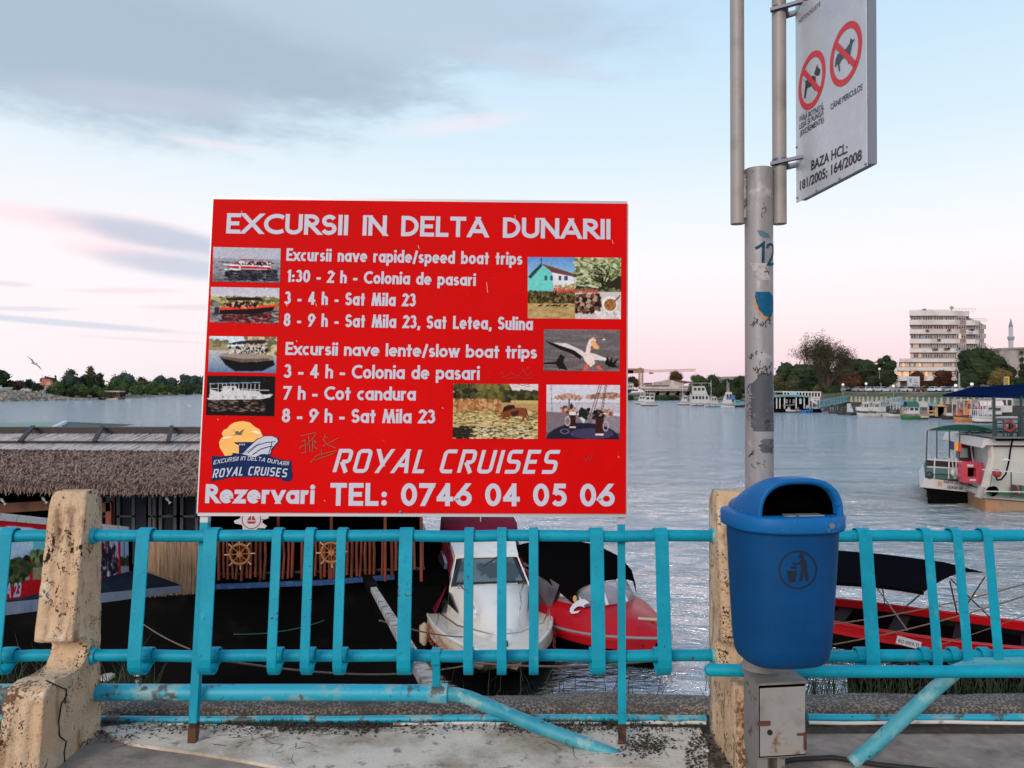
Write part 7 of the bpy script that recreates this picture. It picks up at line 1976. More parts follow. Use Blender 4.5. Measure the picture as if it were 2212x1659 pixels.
for i, (px, top, base, D, w, kind, shp, lab) in enumerate(LT):
    tree(px, top, base, D, w, kind, lab, seed=i, nl=8 if shp != 'cone' else 6, n=520, shape=shp, group='trees on the left bank')
for k, px in enumerate(range(-560, -30, 36)):
    tree(px, 800 + (k * 37 % 17), 842, 330 - k, 50, ('dark', 'olive', 'green')[k % 3], '%s tree beyond the left edge, row %s from the shore' % (('dark green', 'olive', 'light green')[k % 3], ('first', 'second', 'third', 'fourth', 'fifth', 'sixth')[k // 3]), seed=90 + k, nl=6, n=200, group='trees beyond the left edge')
# wooded far reach of the river, seen only past the board
rnd = random.Random(77); lob = []
for k in range(150):
    px = 440 + 900 * k / 150; D = min(1650, lD(px) + 60); c = at(px, 848, D); r = rnd.uniform(5, 9); c.z = -2 + r * .9; lob.append((c, r, 1.0))
crown_mesh(lob, 4500, 2.2, rnd, .9).build('far_woods', LM['blue'], kind='stuff')
lob = []
for k in range(210):   # dark mass of trees behind the quarter on the right bank
    px = rnd.choice([rnd.uniform(1500, 1600), rnd.uniform(1670, 1910), rnd.uniform(2070, 2400)]); D = 232 + rnd.uniform(0, 40) if px > 1650 else 380
    c = at(px, 850, D); r = rnd.uniform(2.2, 3.8); hh = 4.5 if px < 1650 else (7.5 if px < 1900 else 8); c.z = (1 if px > 1650 else -1) + rnd.uniform(.5, hh); lob.append((c, r, 1.0))
crown_mesh(lob, 6000, .8, rnd, .9).build('bank_woods', LM['dark'], kind='stuff')

# right bank trees
RT_ = [
 (1368, 812, 842, 400, 30, 'brown', 'round', 'thin brown tree behind the white hulls at the crane foot'),
 (1460, 800, 826, 430, 34, 'brown', 'round', 'bare brownish tree above the hangar roof'),
 (1508, 807, 846, 370, 40, 'green', 'round', 'green tree right of the stranded ship'),
 (1540, 807, 850, 365, 44, 'dark', 'round', 'dark green tree second right of the stranded ship'),
 (1572, 817, 852, 350, 36, 'dark', 'round', 'low domed dark tree left of the pole'),
 (1500, 832, 852, 345, 26, 'olive', 'bush', 'yellow green bush below the green tree by the ship'),
 (1522, 829, 856, 335, 26, 'blue', 'bush', 'grey green willow bush behind the moored houseboat'),
 (1548, 834, 860, 330, 36, 'dark', 'bush', 'dark bush behind the white blue boat'),
 (1600, 808, 862, 318, 50, 'dark', 'round', 'dark tree partly behind the left side of the pole'),
 (1586, 836, 868, 312, 34, 'dark', 'bush', 'dark bush at the water left of the pole'),
 (1684, 808, 862, 215, 40, 'olive', 'round', 'olive tree just right of the pole'),
 (1712, 818, 862, 220, 44, 'olive', 'round', 'olive brown tree second right of the pole'),
 (1700, 836, 868, 205, 50, 'dark', 'bush', 'dark bush behind the restaurant barge, left'),
 (1748, 806, 864, 208, 60, 'dark', 'round', 'big dark tree behind the restaurant barge'),
 (1736, 838, 870, 200, 50, 'dark', 'bush', 'dark bush behind the restaurant barge, right'),
 (1786, 800, 866, 200, 66, 'olive', 'round', 'broad olive tree at the foot of the sparse tree'),
 (1800, 830, 868, 192, 46, 'dark', 'bush', 'dark bush above the blue gangway'),
 (1838, 800, 846, 235, 50, 'brown', 'round', 'brown green tree right of the sparse tree'),
 (1868, 803, 846, 250, 44, 'dark', 'round', 'dark tree between the sparse tree and the round one'),
 (1886, 800, 846, 262, 30, 'blue', 'round', 'small distant tree left of the round dark one'),
 (1916, 764, 846, 226, 50, 'dark', 'round', 'round dark tree left of the tall white building'),
 (1982, 798, 846, 205, 38, 'red', 'round', 'reddish tree behind the white billboard'),
 (2038, 796, 848, 205, 50, 'red', 'round', 'reddish dark tree in front of the tall building'),
 (2020, 822, 848, 206, 46, 'dark', 'bush', 'dark bush under the reddish trees'),
 (2112, 744, 850, 190, 96, 'dark', 'round', 'huge dark tree right of the tall white building'),
 (2150, 762, 850, 192, 74, 'dark', 'round', 'second huge dark tree below the minaret'),
 (2090, 800, 850, 188, 60, 'dark', 'bush', 'dark foliage low in front of the huge tree'),
 (2160, 792, 846, 172, 56, 'gold', 'round', 'golden brown tree behind the yellow sign'),
 (2208, 740, 850, 168, 30, 'dark', 'cone', 'dark spruce at the right edge'),
 (2200, 812, 850, 160, 44, 'dark', 'bush', 'dark bush at the right edge above the awning'),
]
for i, (px, top, base, D, w, kind, shp, lab) in enumerate(RT_):
    tree(px, top, base, D, w, kind, lab, seed=200 + i, nl=(16 if w > 70 else 10) if shp != 'cone' else 6, n=3000 if w > 70 else 1200, leaf=px2m(1.7, D), shape=shp, group='trees on the right bank')
for k, px in enumerate(range(2260, 2700, 44)):
    tree(px, 770 + (k * 41 % 40), 850, 150 - k * 2, 70, ('dark', 'olive', 'brown')[k % 3], '%s tree beyond the right edge, group %s from the awning' % (('dark green', 'olive', 'brown')[k % 3], ('one', 'two', 'three', 'four')[k // 3]), seed=400 + k, nl=7, n=260, group='trees beyond the right edge')
# the sparse tall tree
b = at(1785, 862, 196); st = thing('tree', 'tall sparse tree with thin brown twigs against the pink sky', 'tree', tuple(b), 'trees on the right bank')
rnd = random.Random(12); tw = MB(); lv = []; lf = []
def branch(p, d, l, r, dep):
    q_ = p + d * l; tw.tube([p, p.lerp(q_, .5) + Vector((rnd.gauss(0, .03), rnd.gauss(0, .03), 0)) * l, q_], [r, r * .8, r * .6], 4 if dep > 1 else 6, cap=False)
    if dep >= 6 or l < .5:
        for _ in range(5):
            c = q_ + Vector((rnd.gauss(0, .35), rnd.gauss(0, .35), rnd.gauss(0, .35))); u = Vector((rnd.gauss(0, 1), rnd.gauss(0, 1), rnd.gauss(0, 1))).normalized() * rnd.uniform(.09, .2); w = u.cross(Vector((.3, .5, .8))).normalized() * .10
            k = len(lv); lv.extend([c - u, c - w, c + u, c + w]); lf.append((k, k + 1, k + 2, k + 3))
        return
    for k in range(3 if dep < 4 else 2):
        a = rnd.uniform(0, 6.28); s_ = rnd.uniform(.2, .6); nd = (d + Vector((math.cos(a) * s_, math.sin(a) * s_, rnd.uniform(-.05, .22)))).normalized()
        branch(p.lerp(q_, rnd.uniform(.35, 1)), nd, l * rnd.uniform(.72, .90), r * .62, dep + 1)
for k in range(7):
    a = k * .9 + .3; branch(b + Vector((0, 0, 1.5)), Vector((math.cos(a) * .5, math.sin(a) * .3, 1)).normalized(), 4.0, .17, 0)
tw.tube([b - Vector((0, 0, 1)), b + Vector((0, 0, 2))], [.5, .4], 8).build('trunk', M_bark, st)
MB().add(lv, lf).build('crown', LM['olive'], st)

# ================================================================== tall white building
DB = 235.0
def zh(x, y): return (1901 + x * .1406, 639.4 + y * .1406)
def hb_(x, y, D=DB): return at(*zh(x, y), D)
M_hw = mat('weathered_white_panels', (.64, .59, .58), .8, var=[((.50, .45, .43), .12, .45, .65), ((.30, .26, .23), .5, .62, .74), ((.74, .69, .68), .3, .6, .75)])
M_hd = mat('recess_grey', (.24, .20, .19), .85, var=[((.15, .12, .11), .4, .5, .65)])
M_wfr = mat('pale_window_frames', (.56, .49, .47), .6)
G1 = mat('dusk_glass', (.05, .05, .06), .15, spec=.6, var=[((.12, .11, .12), 1.1, .5, .6)])
G2 = mat('curtain_glass', (.22, .19, .17), .4, var=[((.12, .10, .10), 1.3, .5, .6)])
G3 = mat('red_curtain_glass', (.11, .025, .03), .4, var=[((.05, .02, .02), 1.3, .5, .6)])
GL_ = mat('lit_window', (.5, .3, .15), .5, emit=((1.0, .40, .15), .9))
GL2 = mat('dim_lit_window', (.4, .26, .16), .5, emit=((1.0, .55, .34), .25))
ht = thing('tall_building', 'tall white eight storey building with stacked balcony bands and some lit windows', 'building', tuple(at(2040, 842, DB)))
floors = [(300, 375, 'a'), (440, 510, 'r'), (580, 655, 'g'), (720, 800, 'm'), (880, 950, 'l'), (1025, 1085, 'L'), (1155, 1235, 'M')]
bands = [(225, 302, 450, 1470), (365, 442, 450, 1645), (510, 582, 450, 1640), (660, 728, 450, 1650), (805, 868, 450, 1640), (960, 1016, 290, 1650), (1090, 1148, 245, 1650), (1235, 1302, 245, 1250)]
dz_ = Vector((7.6, 14, 0))
MB().prism([hb_(468, 300), hb_(1320, 300), hb_(1320, 1240), hb_(468, 1240)], dz_).build('wall', M_hd, ht)
MB().prism([hb_(1320, 310, DB + 1.8), hb_(1600, 440, DB + 1.8), hb_(1600, 1240, DB + 1.8), hb_(1320, 1240, DB + 1.8)], dz_ * .8).build('wall', M_hd, ht)
MB().prism([hb_(300, 960), hb_(470, 960), hb_(470, 1300), hb_(262, 1300)], dz_ * .8).build('wall', M_hd, ht)
for y0, y1, x0, x1 in bands:
    top = at(0, zh(0, y0)[1], DB - 1).z; bot = at(0, zh(0, y1)[1], DB - 1).z; bx0 = hb_(x0, 0, DB - 1).x
    mb = MB()
    if x1 > 1400:
        xa, xb, xc, xd = [hb_(x, 0, DB - 1).x for x in (1150, 1340, 1500 if x1 > 1600 else 1400, x1)]
        ol = [(bx0, DB - 1), (xa, DB - 1), (xb, DB + .8), (xc, DB + .4), (xd, DB + 2.4), (xd + 6, DB + 13), (bx0 + 7.6, DB + 13)]
    else:
        xa = hb_(x1, 0, DB - 1).x; ol = [(bx0, DB - 1), (xa, DB - 1), (xa + 7.6, DB + 13), (bx0 + 7.6, DB + 13)]
    mb.prism([Vector((x, y, bot)) for x, y in ol], (0, 0, top - bot)).build('balcony_band', M_hw, ht)
rnd = random.Random(41)
frame_cache = {}
groups = [(470, 630), (655, 800), (825, 970), (995, 1140), (1170, 1315)]
for y0, y1, key in floors:
    gs_ = list(groups)
    if key in 'LM': gs_ = [(310, 440)] + gs_ if key == 'L' else [(275, 440)] + gs_
    D = DB - .04
    for gi, (x0, x1) in enumerate(gs_ + ([(1430, 1540), (1570, 1625)] if key not in 'LMa' else [])):
        if key == 'r' and x0 == 470: continue
        wing = x0 >= 1430; DD = DB + (1.72 if wing else -.04)
        a, b = hb_(x0, y0, DD), hb_(x1, y1, DD); ww, hh = b.x - a.x, a.z - b.z; n = 4 if x1 - x0 > 120 else 3
        mk = (round(ww, 1), round(hh, 1), n)
        f = MB()
        for k in range(n + 1): f.bx(a.x + ww * k / n - .06, a.x + ww * k / n + .06, DD - .10, DD, b.z, a.z)
        f.bx(a.x, b.x, DD - .09, DD, a.z - .10, a.z).bx(a.x, b.x, DD - .09, DD, b.z, b.z + .10).bx(a.x, b.x, DD - .08, DD, b.z + hh * .66, b.z + hh * .66 + .07)
        fo = f.build('window', M_wfr, ht)
        for k in range(n):
            g = {'a': G1, 'r': G3, 'g': rnd.choice([G1, G1, G2]), 'm': rnd.choice([G2, G1, G2]), 'l': rnd.choice([G1, G1, GL2]) if gi != 3 else G2, 'L': rnd.choice([GL2, GL2, G2, GL_]) if gi < 5 else G2, 'M': rnd.choice([GL2, G1, GL_])}[key]
            if key == 'g' and x0 == 1170 and k == 1: g = GL_
            if key == 'm' and x0 == 470 and k in (1, 2): g = GL2
            if wing: g = G1 if x0 < 1550 else G2
            MB().bx(a.x + ww * k / n + .05, a.x + ww * (k + 1) / n - .05, DD - .05, DD - .02, b.z + .08, a.z - .08).build('pane', g, fo)
M_ac = mat('air_conditioner', (.30, .28, .27), .6, var=[((.08, .07, .07), 2.2, .5, .56)])
for x, y in ((728, 530), (1060, 522), (1395, 520), (1425, 522), (908, 672), (830, 815), (870, 815), (1010, 812), (1050, 808), (1215, 806)):
    p = hb_(x, y, DB - 1.35); MB().box(p, (.95, .6, .62)).build('air_conditioner', M_ac, ht); MB().tube([p + Vector((-.12, -.31, 0)), p + Vector((-.12, -.34, 0))], .24, 10).build('fan_grille', M_dark, ht)
M_rl = mat('roof_rail_grey', (.40, .37, .37), .6)
for (x0, x1, y) in ((450, 700, 222), (1130, 1470, 192), (1420, 1640, 350)):
    mb = MB(); n = int((x1 - x0) / 22)
    top = hb_(x0, y - 8 if y > 200 else y - 3, DB - .8).z; bot = hb_(x0, y + 60, DB + .3).z
    for k in range(n + 1): X = hb_(x0 + (x1 - x0) * k / n, y, DB - .8).x; mb.bar((X, DB - .8, bot), (X, DB - .8, top), .06)
    mb.bar((hb_(x0, y, DB - .8).x, DB - .8, top), (hb_(x1, y, DB - .8).x, DB - .8, top), .07).build('roof_railing', M_rl, ht)
MB().bx(hb_(690, 0).x, hb_(1090, 0).x, DB + 1, DB + 8, hb_(0, 232).z, hb_(0, 202).z).build('roof_house', M_hw, ht)
MB().bx(hb_(692, 0).x, hb_(722, 0).x, DB + .5, DB + 2, hb_(0, 232).z, hb_(0, 190).z).build('roof_vent', M_hd, ht)
c = hb_(1100, 182); MB().ball(c, px2m(4.3, DB), 14, 8, (1, .35, 1)).build('satellite_dish', mat('dish_grey', (.30, .29, .28), .5), ht)
MB().tube([c, (c.x, c.y + .3, c.z - 1.6)], .12, 6).build('dish_mast', M_hd, ht)
for x in (275, 640, 1000): a = hb_(x, 1300); MB().bx(a.x - .55, a.x + .55, DB - .2, DB + 1, .8, a.z).build('column', M_hw, ht)
MB().bx(hb_(300, 0).x, hb_(1250, 0).x, DB + 2, DB + 2.3, .8, hb_(0, 1300).z).build('ground_wall', mat('brownish_wall', (.20, .14, .12), .8), ht)

# second block and minaret
b2 = thing('apartment_block', 'pale grey block behind the trees at the right edge below the minaret', 'building', tuple(at(2190, 846, 222)))
def za(x, y): return at(1780 + x * .1953, 622 + y * .1953, 222)
MB().prism([za(1950, 690), za(3000, 640), za(3000, 1160), za(1950, 1160)], (0, 14, 0)).build('wall', mat('pale_block_render', (.33, .30, .29), .85, var=[((.24, .21, .20), .15, .5, .65), ((.36, .24, .22), .2, .62, .7)]), b2)
MB().prism([za(1935, 665), za(3000, 625), za(3000, 672), za(1935, 692)], (0, 15, 0)).build('roof_slab', M_hd, b2)
for x in (2150, 2270, 2420):
    for y in (690, 910, 1010):
        f = MB(); a, b = za(x, y), za(x + 62, y + 55); a.y = b.y = 221.9
        f.bx(a.x, b.x, 221.86, 222.0, b.z, b.z + .12).bx(a.x, b.x, 221.86, 222.0, a.z - .12, a.z).bx(a.x, a.x + .12, 221.86, 222, b.z, a.z).bx(b.x - .12, b.x, 221.86, 222, b.z, a.z).bx((a.x + b.x) / 2 - .06, (a.x + b.x) / 2 + .06, 221.86, 222, b.z, a.z)
        fo = f.build('window', M_hd, b2); MB().bx(a.x + .1, b.x - .1, 221.9, 221.96, b.z + .1, a.z - .1).build('pane', G1, fo)
mi = thing('minaret', 'slender white minaret with grey pointed cap at the right', 'minaret', tuple(at(2184, 842, 300)))
X = at(2184, 800, 300).x; zz = lambda y: at(0, y, 300).z; rr9 = lambda w: px2m(w, 300) / 2
MB().tube([(X, 300, -1), (X, 300, zz(736))], rr9(9), 14).build('shaft', mat('minaret_white', (.42, .42, .46), .7), mi)
MB().tube([(X, 300, zz(736)), (X, 300, zz(734)), (X, 300, zz(731)), (X, 300, zz(727))], [rr9(9), rr9(11), rr9(13.5), rr9(13.5)], 14).build('balcony', mat('minaret_grey', (.30, .30, .34), .7), mi)
MB().tube([(X, 300, zz(731)), (X, 300, zz(706))], rr9(8), 14).build('upper_shaft', mat('minaret_white', (.42, .42, .46), .7), mi)
MB().tube([(X, 300, zz(706)), (X, 300, zz(697)), (X, 300, zz(687))], [rr9(9), rr9(4.5), .05], 14).build('pointed_cap', mat('lead_grey', (.17, .18, .24), .5), mi)

# low terrace building at left of the tall one
lo = thing('low_building', 'long low building with dark red wall behind the parked cars', 'building', tuple(at(1860, 846, 240)))
def zc(x, y, D=240): return at(1728 + x * .1562, 743 + y * .1562, D)
MB().prism([zc(600, 560), zc(1080, 565), zc(1080, 660), zc(600, 660)], (0, 10, 0)).build('lower_wall', mat('dark_red_wall', (.09, .02, .022), .8), lo)
MB().prism([zc(600, 540), zc(1085, 540), zc(1085, 562), zc(600, 562)], (0, 10, 0) if False else Vector((0, 10, 0))).build('floor_slab', M_hw, lo)
MB().prism([zc(620, 500, 241), zc(1030, 500, 241), zc(1030, 542, 241), zc(620, 542, 241)], (0, 8, 0)).build('upper_wall', M_hd, lo)
for k in range(8): a, b = zc(640 + 48 * k, 508, 240.9), zc(675 + 48 * k, 540, 240.9); MB().bx(a.x, b.x, 240.8, 240.95, b.z, a.z).build('window', G1, lo)
MB().prism([zc(1040, 490, 236), zc(1130, 490, 236), zc(1130, 660, 236), zc(1040, 660, 236)], (0, 6, 0)).build('stair_block', mat('white_block', (.46, .44, .44), .8), lo)
tc_ = thing('distant_building', 'distant pale flat roofed building just above the trees right of the pole', 'building', tuple(at(1722, 830, 420)))
MB().prism([at(1706, 818, 420), at(1736, 817, 420), at(1736, 840, 420), at(1706, 840, 420)], (0, 12, 0)).build('wall', M_hw, tc_); MB().prism([at(1708, 818.5, 419.8), at(1734, 817.8, 419.8), at(1734, 820, 419.8), at(1708, 820.5, 419.8)], (0, .2, 0)).build('window_strip', G1, tc_)

# billboard, signs, lamps, parasol
bb = thing('billboard', 'white billboard on a post in front of the tall building', 'billboard', tuple(at(1974, 846, 198)))
MB().prism([at(1961, 813, 198), at(1987, 813.5, 198), at(1987, 835, 198), at(1961, 834.5, 198)], (0, .4, 0)).build('panel', mat('billboard_white', (.50, .51, .56), .5), bb)
for (x0, y0, x1, y1, c) in ((1965, 817, 1969, 826, (.12, .28, .24)), (1971, 831, 1984, 832.6, (.10, .08, .2)), (1975, 825, 1983, 827, (.2, .25, .34)), (1974, 819, 1980, 821.5, (.34, .38, .42))):
    MB().prism([at(x0, y0, 197.9), at(x1, y0, 197.9), at(x1, y1, 197.9), at(x0, y1, 197.9)], (0, .05, 0)).build('poster_block', mat('poster_%d' % x0, c, .5), bb)
MB().bar(at(1974, 834, 198.2), at(1974, 848, 198.2), .3).build('post', M_dpole, bb)
ys = thing('flag_sign', 'tall yellow feather sign rising above the dark blue awning', 'flag sign', tuple(at(2172, 850, 120)))
MB().prism([at(2168.5, 813.5, 120), at(2180.5, 813.5, 120), at(2180.5, 836, 120), at(2177, 842, 120), at(2168.5, 845, 120)], (0, .12, 0)).build('sail', mat('mustard_yellow', (.50, .36, .08), .6), ys)
for k in range(7): MB().prism([at(2171 + (k % 2), 816 + 3.4 * k, 119.9), at(2178, 816 + 3.4 * k, 119.9), at(2178, 817.6 + 3.4 * k, 119.9), at(2171 + (k % 2), 817.6 + 3.4 * k, 119.9)], (0, .05, 0)).build('marking', mat('mustard_dark', (.16, .10, .03), .6), ys)
MB().bar(at(2168.3, 813, 120), at(2168.3, 856, 120), .12).build('pole', M_wf, ys)
ps = thing('parasol', 'large square orange beige parasol beside the dark blue awning', 'parasol', tuple(at(2138, 862, 110)))
ap = at(2143, 836, 110); cs = [at(2118, 850, 109), at(2146, 849, 107.5), at(2162, 846.5, 111), at(2135, 847, 113)]
M_par = mat('parasol_canvas', (.50, .26, .13), .8, var=[((.42, .22, .11), .6, .5, .7)])
mb = MB()
for k in range(4): mb.add([ap, cs[k], cs[(k + 1) % 4]], [(0, 1, 2)])
mb.build('canopy', M_par, ps); MB().bar(ap, (ap.x, ap.y, ap.z - 3), .12).build('pole', M_wf, ps)
M_lamp = mat('lamp_globe', (.75, .70, .68), .3, emit=((1, .9, .85), .25)); M_lp = mat('lamp_post_grey', (.22, .22, .23), .5)
proto = None
for i, (px, py, base, D) in enumerate(((1821, 831, 856, 176), (1871, 829, 856, 172), (1930, 834, 858, 165), (2064.6, 833, 862, 142), (2099.5, 830, 860, 140), (1900, 797, 846, 205), (2194, 836, 862, 128))):
    p = at(px, py, D); g_ = at(px, base, D)
    if proto is None:
        proto = thing('street_lamp', 'globe lamp', 'street lamp', tuple(g_), 'white globe lamps along the right promenade'); H0 = p.z - g_.z
        MB().tube([g_, (g_.x, g_.y, p.z - .2)], [.09, .06], 6).build('post', M_lp, proto); MB().ball((g_.x, g_.y, p.z), .30, 10, 7).build('lamp_globe', M_lamp, proto); t = proto
    else:
        t = dup(proto, (g_.x, g_.y, p.z - H0))
    t['label'] = ('globe lamp nearest the blue gangway head on the promenade', 'globe lamp in front of the low dark red building', 'globe lamp beside the grey gangway head', 'globe lamp above a round white road sign', 'globe lamp in front of the huge dark tree', 'high globe lamp in front of the round dark tree', 'globe lamp at the right edge over the awning')[i]
po_ = tag(recenter(MB().tube([at(2072, 806, 150), at(2072, 852, 150)], [.13, .2], 8).build('utility_pole', mat('concrete_pole', (.30, .28, .26), .8)), at(2072, 852, 150)), 'tall plain concrete pole in front of the tall building', 'pole')
rs_ = thing('road_sign', 'round white road sign under a globe lamp on the promenade', 'road sign', tuple(at(2065, 862, 141)))
MB().tube([at(2065, 843.5, 141), at(2065, 843.5, 141) + Vector((0, .08, 0))], px2m(4.2, 141), 16).build('disc', mat('sign_disc_white', (.52, .54, .60), .4), rs_); MB().bar(at(2065, 848, 141.1), at(2065, 862, 141.1), .08).build('post', M_lp, rs_)

# ================================================================== promenade balustrade, gangways, parked cars
bl = thing('balustrade', 'row of cream concrete posts with blue rails along the far promenade', 'balustrade', tuple(at(1950, 867, 155)))
M_cr = mat('cream_post_far', (.50, .38, .25), .85); M_brf = mat('far_blue_rail', (.13, .30, .36), .6)
bps = [1839, 1849, 1857, 1865, 1875, 1884, 1894, 1904, 1914, 1925, 1936, 1947, 1959, 1970, 1982, 1994, 2007, 2020, 2034, 2048, 2062, 2076, 2091, 2104, 2117, 2134, 2151, 2169, 2187, 2206, 2228]
pp_ = None; pm = None
def prom(px):
    D = rD(px) + 9.4; return Vector(((px - CX) / FPX * rD(px) + .25 * 9.4, rD(px) + 9.2, -.9))
def prom_px(px):
    # fixed point: foot of the balustrade seen at photo column px
    q_ = px
    for _ in range(8):
        p = prom(q_); q_ -= (CX + p.x / p.y * FPX - px)
    return prom(q_)
pts = [prom_px(x) for x in bps]
for i, p in enumerate(pts):
    if pm is None:
        pm = MB().prism([p + Vector((-.28, -.1, -.05)), p + Vector((.28, -.1, -.05)), p + Vector((.22, -.1, .45)), p + Vector((.12, -.1, .62)), p + Vector((.10, -.1, 1.15)), p + Vector((-.10, -.1, 1.15)), p + Vector((-.12, -.1, .62)), p + Vector((-.22, -.1, .45))], (0, .3, 0)).build('post', M_cr, bl); base0 = p
    else:
        o = pm.copy(); COL.objects.link(o); o.parent = bl; o.location = p - base0
for a, b in zip(pts, pts[1:]):
    mb = MB()
    for z in (.35, .9): mb.bar(a + Vector((0, .05, z)), b + Vector((0, .05, z)), .07)
    for k in range(1, 5): q_ = a.lerp(b, k / 5); mb.bar(q_ + Vector((0, .05, .35)), q_ + Vector((0, .05, .9)), .04)
    mb.build('rail', M_brf, bl)


def gangway(a, b, h, c, lab, nm='far'):
    t = thing('gangway', lab, 'gangway', tuple(a)); n = 9; w = Vector((0, 1.3, 0))
    M_ = mat('gangway_' + nm, c, .6)
    for s_ in (0, 1):
        mb = MB(); A_, B_ = a + w * s_, b + w * s_
        mb.bar(A_, B_, .22).bar(A_ + Vector((0, 0, h)), B_ + Vector((0, 0, h)), .13)
        for k in range(n):
            p, q_ = A_.lerp(B_, k / n), A_.lerp(B_, (k + 1) / n); mb.bar(p, p + Vector((0, 0, h)), .08); mb.bar(p if k % 2 else p + Vector((0, 0, h)), q_ + Vector((0, 0, h)) if k % 2 else q_, .08)
        mb.build('truss', M_, t)
    MB().prism([a, b, b + w, a + w], (0, 0, -.08)).build('walkway', M_lp, t)
gangway(at(1771, 879, 158), prom_px(1836) + Vector((0, 0, .1)), 1.2, (.12, .27, .32), 'pale blue truss gangway from the restaurant barge up to the promenade', 'blue')
gangway(at(1884, 883, 150), prom_px(1950) + Vector((0, 0, .1)), 1.1, (.30, .35, .37), 'grey truss gangway above the two white cruisers', 'grey')
gangway(at(1940, 881, 146), prom_px(1976) + Vector((0, 0, -.2)), .9, (.22, .32, .36), 'short grey blue gangway left of the blue roofed kiosk', 'greyblue')
gangway(at(2084, 884, 122), prom_px(2154) + Vector((0, 0, .1)), 1.1, (.40, .30, .30), 'pinkish white gangway with flags at the right', 'pink')

M_tyre = mat('tyre', (.012, .012, .012), .9); M_cgl = mat('car_glass', (.02, .03, .035), .08, spec=.8)
def car(p, rz, c, lab, i):
    t = thing('parked_car', lab, 'car', tuple(p), 'cars parked above the right promenade')
    F_ = Frame(p.x, p.y, rz, p.z); M_ = mat('car_paint_%d' % i, c, .25, coat=.4)
    prof = [(-2.1, .35), (-2.12, .78), (-1.9, .92), (-.95, .98), (.95, .95), (1.9, .80), (2.1, .62), (2.1, .35)]
    mb = MB(); mb.prism([F_(x, -.84, z) for x, z in prof], F_.l * 1.68); mb.prism([F_(x, -.70, z) for x, z in [(-1.55, .94), (-1.15, 1.40), (.25, 1.44), (1.0, .94)]], F_.l * 1.40); mb.build('body', M_, t, bevel=.05)
    for s_ in (-1, 1):
        MB().prism([F_(x, s_ * .705, z) for x, z in [(-1.35, 1.0), (-1.06, 1.33), (.2, 1.36), (.78, 1.0)]], F_.l * .01 * s_).build('side_window', M_cgl, t)
        for x in (-1.3, 1.35): MB().tube([F_(x, s_ * .66, .32), F_(x, s_ * .86, .32)], .32, 12).build('wheel', M_tyre, t)
    for a, b in (((.98, .97), (.32, 1.39)), ((-1.50, .99), (-1.20, 1.36))):
        MB().prism([F_(a[0] + .02, -.60, a[1]), F_(a[0] + .02, .60, a[1]), F_(b[0] + .02, .56, b[1]), F_(b[0] + .02, -.56, b[1])], F_.f * (.03 if a[0] > 0 else -.05)).build('windscreen', M_cgl, t)
    return t
cars = [(1827, 176 + 38, 10, (.50, .52, .56), 'silver car parked nearest the sparse tree'), (1845, 212, 150, (.012, .012, .014), 'black car under a dark hedge between two pale cars'), (1858, 211, 15, (.42, .40, .38), 'beige grey car left of the pair of white cars'),
        (1874, 210, 70, (.55, .56, .60), 'white car facing the river, left of a pair'), (1887, 210, 100, (.55, .56, .60), 'white car facing the river, right of a pair'), (1909, 208, 12, (.52, .54, .60), 'long white car beside the white stair block'),
        (1947, 202, 8, (.30, .31, .33), 'grey car left of the billboard post'), (1966, 200, 6, (.58, .58, .60), 'white car under the billboard'), (2000, 196, 5, (.16, .08, .06), 'brown car right of the billboard'),
        (2018, 193, 40, (.50, .54, .58), 'silver white car parked at an angle under the reddish trees'), (2036, 190, 150, (.56, .60, .64), 'bright white car parked at an angle, next to the silver one'), (2052, 188, 30, (.10, .12, .16), 'dark blue car left of the concrete pole'), (2062, 186, 170, (.34, .38, .44), 'grey blue car behind the round road sign'),
        (2105, 178, 0, (.08, .05, .05), 'dark maroon car behind the huge tree'), (2133, 172, 20, (.14, .19, .20), 'dark green grey van-like car left of the parasol')]
for i, (px, D, rz, c, lab) in enumerate(cars):
    p = at(px, 847, D); p.z = 1.12; car(p, rz, c, lab, i)
for i, (px, py, D, c, lab) in enumerate(((6, 842.5, 338, (.30, .42, .38), 'pale green upturned boat on the left bank at the edge'), (57, 841.5, 350, (.52, .55, .58), 'white car on the left bank above the stones'), (84, 841.5, 356, (.50, .54, .60), 'white car on the left bank below the orange roof'))):
    if i == 0:
        F_ = Frame(at(px, py, D).x, D, 3, table(LH, px) + .3); hbm, rr_b = hull(F_, L=9, B=2.6, H=1.2, n=10); o = hbm.build('beached_boat', mat('pale_green_hull', c, .5)); tag(recenter(o, F_(0, 0, 0)), lab, 'boat')
    else:
        p = at(px, py, D); p.z = table(LH, px) + .15; t = car(p, 5 + 6 * i, c, lab, 40 + i); t['group'] = 'cars on the left bank'

# left bank house, aerial, red pontoon
ho = thing('house', 'house with an orange tiled roof among the trees of the left bank', 'house', tuple(at(100, 842, 372)))
M_or = mat('orange_roof_tiles', (.42, .11, .065), .8, var=[((.30, .08, .05), .6, .5, .65)])
A_, B_, C_, D_ = at(84, 832, 370), at(113, 832, 370), at(108, 819, 376), at(92, 818.5, 376)
MB().prism([at(86, 832, 371), at(112, 832, 371), at(112, 843, 371), at(86, 843, 371)], (0, 9, 0)).build('wall', mat('house_render', (.42, .36, .32), .85), ho)
MB().quad(A_, B_, C_, D_).quad(D_, C_, C_ + Vector((1, 8, -2.8)), D_ + Vector((-1, 8, -2.8))).flat([B_, C_, C_ + Vector((1, 8, -2.8))]).flat([A_, D_, D_ + Vector((-1, 8, -2.8))]).build('roof', M_or, ho)
MB().prism([at(97, 833, 366), at(110, 833, 366), at(108, 826, 367), at(102, 825, 367)], (0, 3, 0)).build('porch_roof', mat('pale_red_roof', (.55, .26, .20), .8), ho)
